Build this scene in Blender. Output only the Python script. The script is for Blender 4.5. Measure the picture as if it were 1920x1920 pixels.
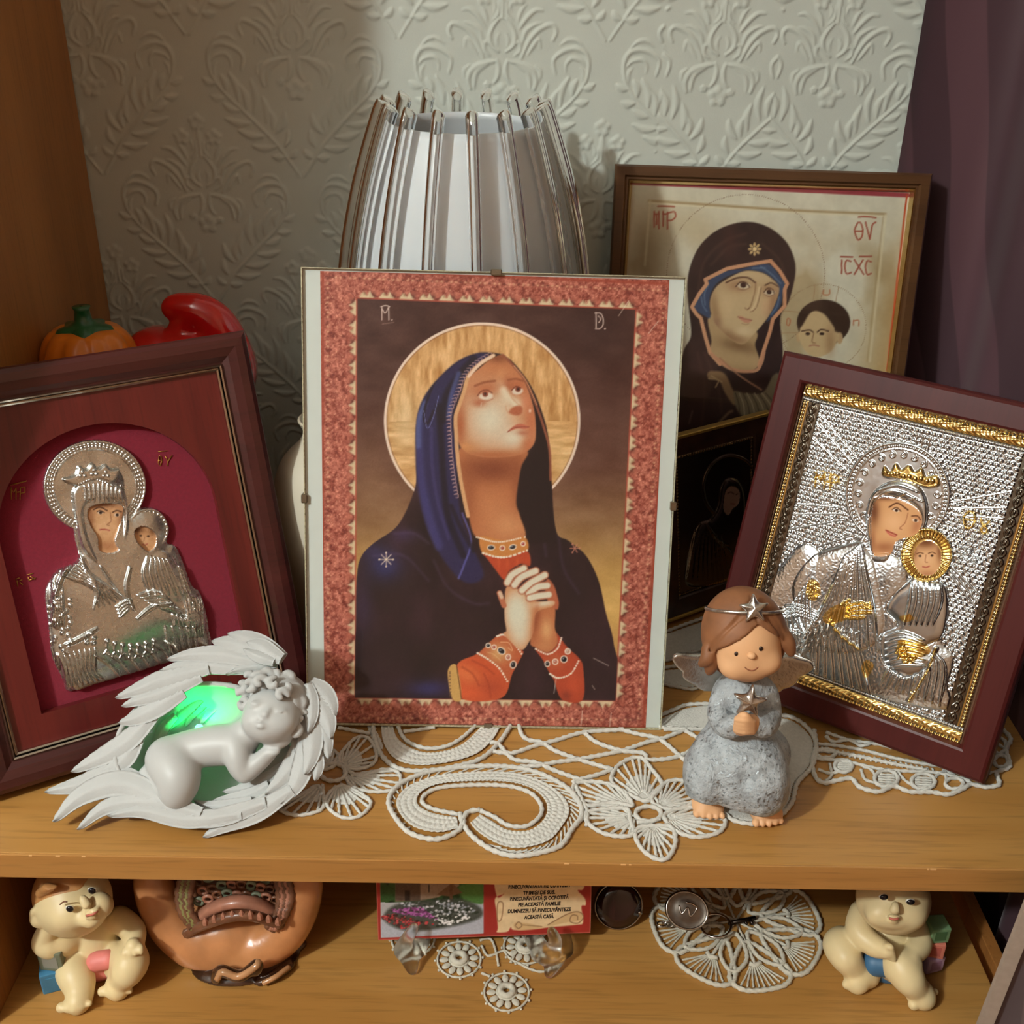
import bpy, bmesh, math, random
import numpy as np
from mathutils import Vector, Matrix

for _o in list(bpy.data.objects):
    bpy.data.objects.remove(_o)
SC = bpy.context.scene
COL = SC.collection
PI = math.pi
RNG = np.random.default_rng(7)

# ---------------------------------------------------------------- camera
FPX = 2100.0
PITCH = math.radians(27.6)
ROLL = math.radians(0.86)
CAM = np.array([0.0, -0.4845, 0.484])
FW = np.array([0, math.cos(PITCH), -math.sin(PITCH)])
_r0 = np.array([1.0, 0, 0])
_u0 = np.array([0, math.sin(PITCH), math.cos(PITCH)])
RT = math.cos(ROLL) * _r0 + math.sin(ROLL) * _u0
UP = math.cos(ROLL) * _u0 - math.sin(ROLL) * _r0
_cd = bpy.data.cameras.new('camera')
_cd.sensor_fit = 'HORIZONTAL'
_cd.sensor_width = 36.0
_cd.lens = 36.0 * FPX / 1920.0
_cd.clip_start = 0.01
CO = bpy.data.objects.new('camera', _cd)
COL.objects.link(CO)
_m = Matrix.Identity(4)
for _i in range(3):
    _m[_i][0] = RT[_i]; _m[_i][1] = UP[_i]; _m[_i][2] = -FW[_i]; _m[_i][3] = CAM[_i]
CO.matrix_world = _m
SC.camera = CO

# ---------------------------------------------------------------- light, world, exposure
SC.view_settings.view_transform = 'Standard'
SC.view_settings.look = 'None'
SC.view_settings.gamma = 1.0
SC.view_settings.exposure = 0.0
SC.view_settings.use_curve_mapping = False
WORLD = bpy.data.worlds.new('world')
SC.world = WORLD
WORLD.use_nodes = True
WORLD.node_tree.nodes['Background'].inputs[0].default_value = (0.30, 0.25, 0.20, 1)
WORLD.node_tree.nodes['Background'].inputs[1].default_value = 0.25
LAMP_POS = (-1.235, -1.172, 1.40)     # the room's ceiling lamp
LAMP_POWER = 108.0
_ld = bpy.data.lights.new('ceiling_bulb', 'POINT')
_ld.energy = LAMP_POWER
_ld.shadow_soft_size = 0.045
_ld.color = (0.95, 1.0, 0.98)
LO = bpy.data.objects.new('ceiling_bulb', _ld)
COL.objects.link(LO)
LO.location = LAMP_POS

# ---------------------------------------------------------------- measuring helpers
def ray(x, y):
    return FW + RT * ((x - 960) / FPX) + UP * ((960 - y) / FPX)
def onz(x, y, z=0.0):
    v = ray(x, y); return CAM + v * ((z - CAM[2]) / v[2])
def ony(x, y, Y):
    v = ray(x, y); return CAM + v * ((Y - CAM[1]) / v[1])
def onp(x, y, o, n):
    v = ray(x, y); return CAM + v * (np.dot(np.asarray(o) - CAM, n) / np.dot(v, n))

def crom(pts, n=8, closed=False):
    """Catmull-Rom through points (any dimension)."""
    p = np.asarray(pts, float)
    if len(p) < 3 and not closed:
        t = np.linspace(0, 1, n + 1)[:, None]
        return p[0] * (1 - t) + p[-1] * t
    if closed:
        q = np.vstack([p[-1:], p, p[:2]])
    else:
        q = np.vstack([2 * p[0] - p[1], p, 2 * p[-1] - p[-2]])
    out = []
    t = np.linspace(0, 1, n, endpoint=False)[:, None]
    for i in range(1, len(q) - 2):
        a, b, c, d = q[i - 1], q[i], q[i + 1], q[i + 2]
        out.append(.5 * ((2 * b) + (c - a) * t + (2 * a - 5 * b + 4 * c - d) * t ** 2 + (3 * b - a - 3 * c + d) * t ** 3))
    r = np.vstack(out)
    if not closed:
        r = np.vstack([r, p[-1:]])
    return r

def resample(p, step, closed=False):
    p = np.asarray(p, float)
    if closed:
        p = np.vstack([p, p[:1]])
    L = np.concatenate([[0], np.cumsum(np.linalg.norm(np.diff(p, axis=0), axis=1))])
    n = max(2, int(round(L[-1] / step)))
    s = np.linspace(0, L[-1], n + 1)
    if closed:
        s = s[:-1]
    return np.stack([np.interp(s, L, p[:, k]) for k in range(p.shape[1])], 1)

def sm(x, a, b):
    t = np.clip((x - a) / (b - a), 0, 1)
    return t * t * (3 - 2 * t)

def lin(c):
    """sRGB (0-255 tuple or hex) to linear rgb tuple."""
    if isinstance(c, str):
        c = tuple(int(c[i:i + 2], 16) for i in (0, 2, 4))
    r = []
    for v in c:
        v = v / 255.0
        r.append(v / 12.92 if v <= .04045 else ((v + .055) / 1.055) ** 2.4)
    return tuple(r)
def lin_np(a):
    return np.where(a <= .04045, a / 12.92, ((a + .055) / 1.055) ** 2.4)

# ---------------------------------------------------------------- value noise (numpy)
_NT = RNG.random((64, 64))
def noise2(x, y):
    xi = np.floor(x).astype(int); yi = np.floor(y).astype(int)
    fx = x - xi; fy = y - yi
    fx = fx * fx * (3 - 2 * fx); fy = fy * fy * (3 - 2 * fy)
    g = lambda a, b: _NT[a % 64, b % 64]
    return (g(xi, yi) * (1 - fx) + g(xi + 1, yi) * fx) * (1 - fy) + (g(xi, yi + 1) * (1 - fx) + g(xi + 1, yi + 1) * fx) * fy
def fbm(x, y, o=4):
    s = 0; a = .5
    for i in range(o):
        s = s + a * noise2(x * 2 ** i + 17.3 * i, y * 2 ** i + 5.1 * i); a *= .5
    return s

# ---------------------------------------------------------------- objects
def thing(name, label, cat, loc=(0, 0, 0), M=None, group=None):
    o = bpy.data.objects.new(name, None)
    COL.objects.link(o)
    o.empty_display_size = 0.01
    o.matrix_world = Matrix.Translation(Vector([float(v) for v in loc])) if M is None else M
    o['label'] = label; o['category'] = cat
    if group: o['group'] = group
    return o
def world_inv(o):
    m = Matrix.Identity(4)
    while o is not None:
        m = m @ Matrix.Identity(4)
        break
    return m
def root_of(o):
    while o.parent is not None:
        o = o.parent
    return o

def mesh(name, V, F, smooth=True, col=None, mats=None, midx=None):
    """V (n,3); F: list of index tuples, or int array (m,3|4), or list of such arrays."""
    me = bpy.data.meshes.new(name)
    V = np.asarray(V, np.float32)
    if isinstance(F, np.ndarray): F = [F]
    if len(F) and isinstance(F[0], np.ndarray):
        tot = [f.shape[1] * np.ones(len(f), np.int32) for f in F]
        idx = np.concatenate([f.ravel() for f in F]).astype(np.int32)
        tot = np.concatenate(tot)
        me.vertices.add(len(V)); me.vertices.foreach_set('co', V.ravel())
        me.loops.add(len(idx)); me.loops.foreach_set('vertex_index', idx)
        me.polygons.add(len(tot))
        st = np.concatenate([[0], np.cumsum(tot)[:-1]]).astype(np.int32)
        me.polygons.foreach_set('loop_start', st)
        me.polygons.foreach_set('loop_total', tot)
    else:
        me.from_pydata([tuple(map(float, v)) for v in V], [], F)
    if midx is not None:
        me.polygons.foreach_set('material_index', np.asarray(midx, np.int32))
    me.polygons.foreach_set('use_smooth', np.full(len(me.polygons), bool(smooth)))
    if col is not None:
        a = me.color_attributes.new('Col', 'FLOAT_COLOR', 'POINT')
        c = np.ones((len(V), 4), np.float32); c[:, :col.shape[1]] = col
        a.data.foreach_set('color', c.ravel())
    me.update(calc_edges=True)
    me.validate()
    return me

def obj(name, me, mat=None, parent=None, label=None, cat=None, group=None, kind=None):
    o = bpy.data.objects.new(name, me)
    COL.objects.link(o)
    if mat is not None:
        for m in (mat if isinstance(mat, (list, tuple)) else [mat]):
            me.materials.append(m)
    if parent is not None: o.parent = parent
    if label: o['label'] = label
    if cat: o['category'] = cat
    if group: o['group'] = group
    if kind: o['kind'] = kind
    return o

def loc_of(parent):
    """world matrix of a parent built by thing() (parts carry no transform of their own)."""
    r = root_of(parent)
    return r.matrix_world.copy()

def part(name, V, F, mat, parent, smooth=True, col=None, label=None, world=False, midx=None, kind=None):
    V = np.asarray(V, float)
    if world:
        Mi = np.array(loc_of(parent).inverted())
        V = V @ Mi[:3, :3].T + Mi[:3, 3]
    return obj(name, mesh(name, V, F, smooth, col, midx=midx), mat, parent, label=label, kind=kind)

def solo(name, V, F, mat, label=None, cat=None, group=None, kind=None, smooth=True, col=None, base=None):
    """one-mesh thing with its origin at `base` (world)."""
    V = np.asarray(V, float)
    b = np.array(base if base is not None else V.mean(0), float)
    o = obj(name, mesh(name, V - b, F, smooth, col), mat, None, label, cat, group, kind)
    o.location = Vector([float(v) for v in b])
    return o

def join(*ms):
    V = []; F = []; n = 0
    for v, f in ms:
        V.append(np.asarray(v, float))
        F += [tuple(int(i) + n for i in q) for q in f]
        n += len(v)
    return np.vstack(V), F

def box(c, s, R=None):
    c = np.asarray(c, float); s = np.asarray(s, float) / 2
    v = np.array([[x, y, z] for x in (-1, 1) for y in (-1, 1) for z in (-1, 1)], float) * s
    if R is not None: v = v @ np.asarray(R).T
    return v + c, [(0, 1, 3, 2), (4, 6, 7, 5), (0, 4, 5, 1), (2, 3, 7, 6), (0, 2, 6, 4), (1, 5, 7, 3)]
def box2(a, b):
    a = np.asarray(a, float); b = np.asarray(b, float)
    return box((a + b) / 2, np.abs(b - a))

def bevel_mesh(V, F, w, seg=2):
    bm = bmesh.new()
    vs = [bm.verts.new(tuple(map(float, v))) for v in V]
    for f in F: bm.faces.new([vs[i] for i in f])
    bm.normal_update()
    bmesh.ops.bevel(bm, geom=bm.edges[:], offset=w, segments=seg, affect='EDGES', profile=.6)
    bm.verts.index_update()
    V2 = np.array([v.co[:] for v in bm.verts]); F2 = [tuple(v.index for v in f.verts) for f in bm.faces]
    bm.free()
    return V2, F2

def tube(p, r, n=8, closed=False, rope=0.0, period=0.002, flat=1.0, up=(0, 0, 1), phase=0.0):
    """tube along polyline p; r scalar or array; rope adds a twisted bump."""
    p = np.asarray(p, float); m = len(p)
    r = np.full(m, r) if np.isscalar(r) else np.asarray(r, float)
    if closed:
        t = np.roll(p, -1, 0) - np.roll(p, 1, 0)
    else:
        t = np.gradient(p, axis=0)
    t /= np.linalg.norm(t, axis=1)[:, None] + 1e-12
    up = np.asarray(up, float)
    a = np.cross(t, up); l = np.linalg.norm(a, axis=1)
    a[l < 1e-3] = np.cross(t[l < 1e-3], [1.0, 0.01, 0])
    a /= np.linalg.norm(a, axis=1)[:, None]
    b = np.cross(a, t)
    s = np.concatenate([[0], np.cumsum(np.linalg.norm(np.diff(p, axis=0), axis=1))])
    th = np.linspace(0, 2 * PI, n, endpoint=False)
    R = r[:, None] * (1 + rope * np.cos(th[None, :] * 2 + s[:, None] / period * 2 * PI + phase)) if rope else np.repeat(r[:, None], n, 1)
    V = p[:, None, :] + a[:, None, :] * (np.cos(th)[None, :, None] * R[..., None]) + b[:, None, :] * (np.sin(th)[None, :, None] * R[..., None] * flat)
    V = V.reshape(-1, 3)
    k = m if closed else m - 1
    i = np.arange(k)[:, None]; j = np.arange(n)[None, :]
    i2 = (i + 1) % m; j2 = (j + 1) % n
    Q = np.stack([i * n + j, i2 * n + j, i2 * n + j2, i * n + j2], -1).reshape(-1, 4)
    F = [tuple(q) for q in Q.tolist()]
    if not closed:
        F.append(tuple(range(n))); F.append(tuple(range((m - 1) * n + n - 1, (m - 1) * n - 1, -1)))
    return V, F

def lathe(prof, n=48, c=(0, 0, 0), cap=True):
    p = np.asarray(prof, float); m = len(p)
    th = np.linspace(0, 2 * PI, n, endpoint=False)
    V = np.stack([p[:, None, 0] * np.cos(th), p[:, None, 0] * np.sin(th), np.repeat(p[:, None, 1], n, 1)], -1).reshape(-1, 3) + np.asarray(c, float)
    F = []
    for i in range(m - 1):
        for j in range(n):
            F.append((i * n + j, i * n + (j + 1) % n, (i + 1) * n + (j + 1) % n, (i + 1) * n + j))
    if cap:
        F.append(tuple(range(n - 1, -1, -1))); F.append(tuple(range((m - 1) * n, m * n)))
    return V, F

def ball(c, r, n=12, m=8):
    r = np.asarray(r, float) * np.ones(3)
    V = [(0, 0, -1)]; F = []
    for i in range(1, m):
        a = -PI / 2 + PI * i / m
        for j in range(n):
            V.append((math.cos(a) * math.cos(2 * PI * j / n), math.cos(a) * math.sin(2 * PI * j / n), math.sin(a)))
    V.append((0, 0, 1))
    for j in range(n): F.append((0, 1 + (j + 1) % n, 1 + j))
    for i in range(m - 2):
        for j in range(n):
            F.append((1 + i * n + j, 1 + i * n + (j + 1) % n, 1 + (i + 1) * n + (j + 1) % n, 1 + (i + 1) * n + j))
    for j in range(n): F.append((len(V) - 1, 1 + (m - 2) * n + j, 1 + (m - 2) * n + (j + 1) % n))
    return np.array(V) * r + np.asarray(c, float), F

def grid_faces(nx, ny):
    """vertices stored row-major with nx per row, ny rows."""
    i = np.arange(ny - 1)[:, None]; j = np.arange(nx - 1)[None, :]
    return np.stack([i * nx + j, i * nx + j + 1, (i + 1) * nx + j + 1, (i + 1) * nx + j], -1).reshape(-1, 4)

# ---------------------------------------------------------------- materials
def nodes(name):
    m = bpy.data.materials.new(name); m.use_nodes = True
    nt = m.node_tree
    return m, nt, nt.nodes['Principled BSDF']
def setp(b, **k):
    for a, v in k.items():
        b.inputs[a.replace('_', ' ')].default_value = v
def P(name, col, rough=.5, metal=0.0, var=0.0, scale=60.0, bump=0.0, bscale=200.0, spec=.5, coat=0.0, sheen=0.0, sss=0.0, attr=False, rv=0.0):
    """principled material with procedural colour variation and fine relief."""
    m, nt, b = nodes(name)
    c = lin(col)
    setp(b, Roughness=rough, Metallic=metal)
    b.inputs['Specular IOR Level'].default_value = spec
    b.inputs['Coat Weight'].default_value = coat
    b.inputs['Coat Roughness'].default_value = .08
    if sheen:
        b.inputs['Sheen Weight'].default_value = sheen
    if sss:
        b.inputs['Subsurface Weight'].default_value = sss
        b.inputs['Subsurface Radius'].default_value = (.006, .004, .003)
        b.inputs['Subsurface Scale'].default_value = 1.0
    tc = nt.nodes.new('ShaderNodeTexCoord')
    src = None
    if attr:
        at = nt.nodes.new('ShaderNodeAttribute'); at.attribute_name = 'Col'
        src = at.outputs['Color']
    nz = nt.nodes.new('ShaderNodeTexNoise')
    nz.inputs['Scale'].default_value = scale; nz.inputs['Detail'].default_value = 5
    nt.links.new(tc.outputs['Object'], nz.inputs['Vector'])
    mx = nt.nodes.new('ShaderNodeMix'); mx.data_type = 'RGBA'; mx.blend_type = 'MULTIPLY'
    mx.inputs[0].default_value = 1.0
    rp = nt.nodes.new('ShaderNodeMapRange')
    rp.inputs[1].default_value = .3; rp.inputs[2].default_value = .7
    rp.inputs[3].default_value = 1 - var; rp.inputs[4].default_value = 1 + var * .4
    nt.links.new(nz.outputs['Fac'], rp.inputs[0])
    if src is None:
        mx.inputs[6].default_value = (*c, 1)
    else:
        nt.links.new(src, mx.inputs[6])
    nt.links.new(rp.outputs[0], mx.inputs[7])
    nt.links.new(mx.outputs[2], b.inputs['Base Color'])
    if rv:
        r2 = nt.nodes.new('ShaderNodeMapRange')
        r2.inputs[1].default_value = .3; r2.inputs[2].default_value = .7
        r2.inputs[3].default_value = max(.02, rough - rv); r2.inputs[4].default_value = rough + rv
        nt.links.new(nz.outputs['Fac'], r2.inputs[0]); nt.links.new(r2.outputs[0], b.inputs['Roughness'])
    if bump:
        n2 = nt.nodes.new('ShaderNodeTexNoise'); n2.inputs['Scale'].default_value = bscale; n2.inputs['Detail'].default_value = 4
        nt.links.new(tc.outputs['Object'], n2.inputs['Vector'])
        bp = nt.nodes.new('ShaderNodeBump'); bp.inputs['Strength'].default_value = 1.0; bp.inputs['Distance'].default_value = bump
        nt.links.new(n2.outputs['Fac'], bp.inputs['Height']); nt.links.new(bp.outputs[0], b.inputs['Normal'])
    return m

def wood(name, c1, c2, rough=.4, axis=0, scale=1.0, spec=.5, coat=0.0, pores=.35, world=True):
    m, nt, b = nodes(name)
    setp(b, Roughness=rough)
    b.inputs['Specular IOR Level'].default_value = spec
    b.inputs['Coat Weight'].default_value = coat; b.inputs['Coat Roughness'].default_value = .12
    tc = nt.nodes.new('ShaderNodeTexCoord')
    mp = nt.nodes.new('ShaderNodeMapping')
    s = [14 * scale] * 3; s[axis] = 1.1 * scale
    mp.inputs['Scale'].default_value = s
    nt.links.new(tc.outputs['Object'], mp.inputs['Vector'])
    n1 = nt.nodes.new('ShaderNodeTexNoise'); n1.inputs['Scale'].default_value = 2.2; n1.inputs['Detail'].default_value = 6; n1.inputs['Distortion'].default_value = .6
    nt.links.new(mp.outputs[0], n1.inputs['Vector'])
    mp2 = nt.nodes.new('ShaderNodeMapping')
    s2 = [420 * scale] * 3; s2[axis] = 22 * scale
    mp2.inputs['Scale'].default_value = s2
    nt.links.new(tc.outputs['Object'], mp2.inputs['Vector'])
    n2 = nt.nodes.new('ShaderNodeTexNoise'); n2.inputs['Scale'].default_value = 1.0; n2.inputs['Detail'].default_value = 3
    nt.links.new(mp2.outputs[0], n2.inputs['Vector'])
    cr = nt.nodes.new('ShaderNodeValToRGB')
    cr.color_ramp.elements[0].position = .36; cr.color_ramp.elements[0].color = (*lin(c2), 1)
    cr.color_ramp.elements[1].position = .62; cr.color_ramp.elements[1].color = (*lin(c1), 1)
    nt.links.new(n1.outputs['Fac'], cr.inputs[0])
    pr = nt.nodes.new('ShaderNodeMapRange')
    pr.inputs[1].default_value = .52; pr.inputs[2].default_value = .70; pr.inputs[3].default_value = 1.0; pr.inputs[4].default_value = 1 - pores
    nt.links.new(n2.outputs['Fac'], pr.inputs[0])
    mx = nt.nodes.new('ShaderNodeMix'); mx.data_type = 'RGBA'; mx.blend_type = 'MULTIPLY'; mx.inputs[0].default_value = 1
    nt.links.new(cr.outputs[0], mx.inputs[6]); nt.links.new(pr.outputs[0], mx.inputs[7])
    nt.links.new(mx.outputs[2], b.inputs['Base Color'])
    return m

def paint_mat(name, rough=.45, spec=.5, bump=0.0, coat=0.0):
    return P(name, (255, 255, 255), rough=rough, var=.04, scale=300, spec=spec, attr=True, bump=bump, bscale=900, coat=coat)

def plate_mat(name, rough=.22):
    """painted + metal plate: Col rgb is colour, Col alpha is how metallic it is."""
    m, nt, b = nodes(name)
    at = nt.nodes.new('ShaderNodeAttribute'); at.attribute_name = 'Col'
    nt.links.new(at.outputs['Color'], b.inputs['Base Color'])
    nt.links.new(at.outputs['Alpha'], b.inputs['Metallic'])
    tc = nt.nodes.new('ShaderNodeTexCoord'); nz = nt.nodes.new('ShaderNodeTexNoise')
    nz.inputs['Scale'].default_value = 350; nz.inputs['Detail'].default_value = 3
    nt.links.new(tc.outputs['Object'], nz.inputs['Vector'])
    r = nt.nodes.new('ShaderNodeMapRange'); r.inputs[1].default_value = .3; r.inputs[2].default_value = .7
    r.inputs[3].default_value = rough - .02; r.inputs[4].default_value = rough + .03
    nt.links.new(nz.outputs['Fac'], r.inputs[0]); nt.links.new(r.outputs[0], b.inputs['Roughness'])
    return m

def clear_glass(name, ior=1.5, rough=0.0, tint=(1, 1, 1)):
    m, nt, b = nodes(name)
    setp(b, Roughness=rough, IOR=ior)
    b.inputs['Transmission Weight'].default_value = 1.0
    b.inputs['Base Color'].default_value = (*tint, 1)
    return m
def pane_glass(name, refl=1.0):
    """thin flat pane: straight-through with a Fresnel reflection."""
    m = bpy.data.materials.new(name); m.use_nodes = True; nt = m.node_tree
    nt.nodes.remove(nt.nodes['Principled BSDF'])
    out = nt.nodes['Material Output']
    tr = nt.nodes.new('ShaderNodeBsdfTransparent'); tr.inputs[0].default_value = (.97, .985, .975, 1)
    gl = nt.nodes.new('ShaderNodeBsdfGlossy'); gl.inputs['Roughness'].default_value = .03
    fr = nt.nodes.new('ShaderNodeFresnel'); fr.inputs[0].default_value = 1.45
    mx = nt.nodes.new('ShaderNodeMixShader')
    ge = nt.nodes.new('ShaderNodeNewGeometry')       # the inner face of the pane adds no reflection of its own
    inv = nt.nodes.new('ShaderNodeMath'); inv.operation = 'SUBTRACT'; inv.inputs[0].default_value = 1.0; nt.links.new(ge.outputs['Backfacing'], inv.inputs[1])
    mu = nt.nodes.new('ShaderNodeMath'); mu.operation = 'MULTIPLY'; nt.links.new(fr.outputs[0], mu.inputs[0]); nt.links.new(inv.outputs[0], mu.inputs[1])
    nt.links.new(mu.outputs[0], mx.inputs[0]); nt.links.new(tr.outputs[0], mx.inputs[1]); nt.links.new(gl.outputs[0], mx.inputs[2])
    nt.links.new(mx.outputs[0], out.inputs['Surface'])
    return m

# ---------------------------------------------------------------- painter on a sheet of vertices
def homography(src, dst):
    A = []; B = []
    for (x, y), (u, v) in zip(src, dst):
        A.append([x, y, 1, 0, 0, 0, -u * x, -u * y]); B.append(u)
        A.append([0, 0, 0, x, y, 1, -v * x, -v * y]); B.append(v)
    h = np.linalg.solve(np.array(A, float), np.array(B, float))
    return np.append(h, 1).reshape(3, 3)

def hexc(c):
    if isinstance(c, str): return np.array([int(c[i:i + 2], 16) for i in (0, 2, 4)]) / 255.0
    return np.asarray(c, float) / 255.0

class Art:
    """colour (srgb) and height painted on points given in the artwork's own drawing units."""
    def __init__(s, X, Y, base=(255, 255, 255)):
        s.X = X.ravel(); s.Y = Y.ravel(); n = len(s.X)
        s.C = np.tile(hexc(base), (n, 1)); s.H = np.zeros(n); s.M = np.zeros(n)
    def _sel(s, lo, hi):
        return np.nonzero((s.X > lo[0]) & (s.X < hi[0]) & (s.Y > lo[1]) & (s.Y < hi[1]))[0]
    def _seg(s, I, P, closed):
        x = s.X[I]; y = s.Y[I]
        Q = np.vstack([P, P[:1]]) if closed else P
        best = np.full(len(I), 1e9); wn = np.zeros(len(I), bool); along = np.zeros(len(I)); L = 0
        for k in range(len(Q) - 1):
            ax, ay = Q[k]; bx, by = Q[k + 1]
            dx = bx - ax; dy = by - ay; l2 = dx * dx + dy * dy + 1e-12
            t = np.clip(((x - ax) * dx + (y - ay) * dy) / l2, 0, 1)
            d = (x - ax - t * dx) ** 2 + (y - ay - t * dy) ** 2
            u = d < best
            best[u] = d[u]; along[u] = L + t[u] * math.sqrt(l2)
            L += math.sqrt(l2)
            if closed:
                c = ((ay > y) != (by > y)) & (x < (bx - ax) * (y - ay) / (by - ay + 1e-12) + ax)
                wn ^= c
        return np.sqrt(best), wn, along, L
    def _path(s, pts, spline, closed):
        p = np.asarray(pts, float)
        return crom(p, 6, closed) if spline and len(p) > 2 else p
    def mask(s, pts, f=1.2, spline=True):
        p = s._path(pts, spline, True)
        I = s._sel(p.min(0) - f - 1, p.max(0) + f + 1)
        a = np.zeros(len(s.X))
        if len(I):
            d, w, _, _ = s._seg(I, p, True)
            a[I] = np.clip(.5 + np.where(w, d, -d) / (2 * f), 0, 1)
        return a
    def ell(s, cx, cy, rx, ry, f=1.2, ang=0):
        c, n = math.cos(ang), math.sin(ang)
        dx = s.X - cx; dy = s.Y - cy
        u = (dx * c + dy * n) / rx; v = (-dx * n + dy * c) / ry
        r = np.sqrt(u * u + v * v)
        return np.clip(.5 + (1 - r) * min(rx, ry) / (2 * f), 0, 1)
    def put(s, a, col, alpha=1.0, clip=None):
        a = a * alpha
        if clip is not None: a = a * clip
        s.C += (hexc(col) - s.C) * a[:, None]
        return a
    def fill(s, pts, col, f=1.2, alpha=1.0, spline=True, clip=None):
        a = s.mask(pts, f, spline); s.put(a, col, alpha, clip); return a
    def blob(s, cx, cy, rx, ry, col, alpha=1.0, ang=0, clip=None, p=1.0):
        c, n = math.cos(ang), math.sin(ang)
        dx = s.X - cx; dy = s.Y - cy
        q = ((dx * c + dy * n) / rx) ** 2 + ((-dx * n + dy * c) / ry) ** 2
        return s.put(np.exp(-q ** p), col, alpha, clip)
    def linemask(s, pts, w, f=.8, spline=True, closed=False, taper=0, dash=None):
        p = s._path(pts, spline, closed)
        I = s._sel(p.min(0) - w - f - 1, p.max(0) + w + f + 1)
        a = np.zeros(len(s.X))
        if len(I):
            d, _, al, L = s._seg(I, p, closed)
            ww = w / 2
            if taper: ww = ww * (1 - taper * np.abs(2 * al / L - 1) ** 2)
            v = np.clip(.5 + (ww - d) / (2 * f), 0, 1)
            if dash: v = v * ((al % dash[0]) < dash[1])
            a[I] = v
        return a
    def line(s, pts, w, col, alpha=1.0, f=.8, spline=True, closed=False, clip=None, taper=0, dash=None):
        return s.put(s.linemask(pts, w, f, spline, closed, taper, dash), col, alpha, clip)
    # heights ------------------------------------------------
    def dome(s, pts, h, edge, spline=True, add=False, base=0.0):
        """raise a rounded pad with the outline pts."""
        p = s._path(pts, spline, True)
        I = s._sel(p.min(0) - 2, p.max(0) + 2)
        if not len(I): return np.zeros(len(s.X))
        d, w, _, _ = s._seg(I, p, True)
        t = np.clip(np.where(w, d, 0) / edge, 0, 1)
        z = np.where(w, base + h * np.sqrt(1 - (1 - t) ** 2), 0)
        if add: s.H[I] += z
        else: s.H[I] = np.maximum(s.H[I], z)
        a = np.zeros(len(s.X)); a[I] = w
        return a
    def ridge(s, pts, w, h, spline=True, closed=False, taper=0, clip=None):
        p = s._path(pts, spline, closed)
        I = s._sel(p.min(0) - w, p.max(0) + w)
        if not len(I): return
        d, _, al, L = s._seg(I, p, closed)
        ww = np.full(len(I), w / 2.0)
        if taper: ww = ww * (1 - taper * np.abs(2 * al / L - 1) ** 2)
        z = h * np.sqrt(np.clip(1 - (d / np.maximum(ww, 1e-6)) ** 2, 0, 1))
        if clip is not None: z = z * clip[I]
        s.H[I] += z
    def bump(s, cx, cy, r, h):
        I = s._sel((cx - r, cy - r), (cx + r, cy + r))
        q = ((s.X[I] - cx) ** 2 + (s.Y[I] - cy) ** 2) / r ** 2
        s.H[I] += h * np.sqrt(np.clip(1 - q, 0, 1))

def sheet(w, h, quad, nx):
    """grid of nx columns over a w x h sheet (metres, origin bottom-left); quad = its corners in drawing
    units (top-left, top-right, bottom-right, bottom-left)."""
    ny = max(2, int(round(nx * h / w)))
    u = np.linspace(0, w, nx); v = np.linspace(0, h, ny)
    U, Vv = np.meshgrid(u, v)
    Hm = homography([(0, h), (w, h), (w, 0), (0, 0)], quad)
    D = Hm @ np.stack([U.ravel(), Vv.ravel(), np.ones(U.size)])
    return U, Vv, Art(D[0] / D[2], D[1] / D[2]), nx, ny

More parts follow.
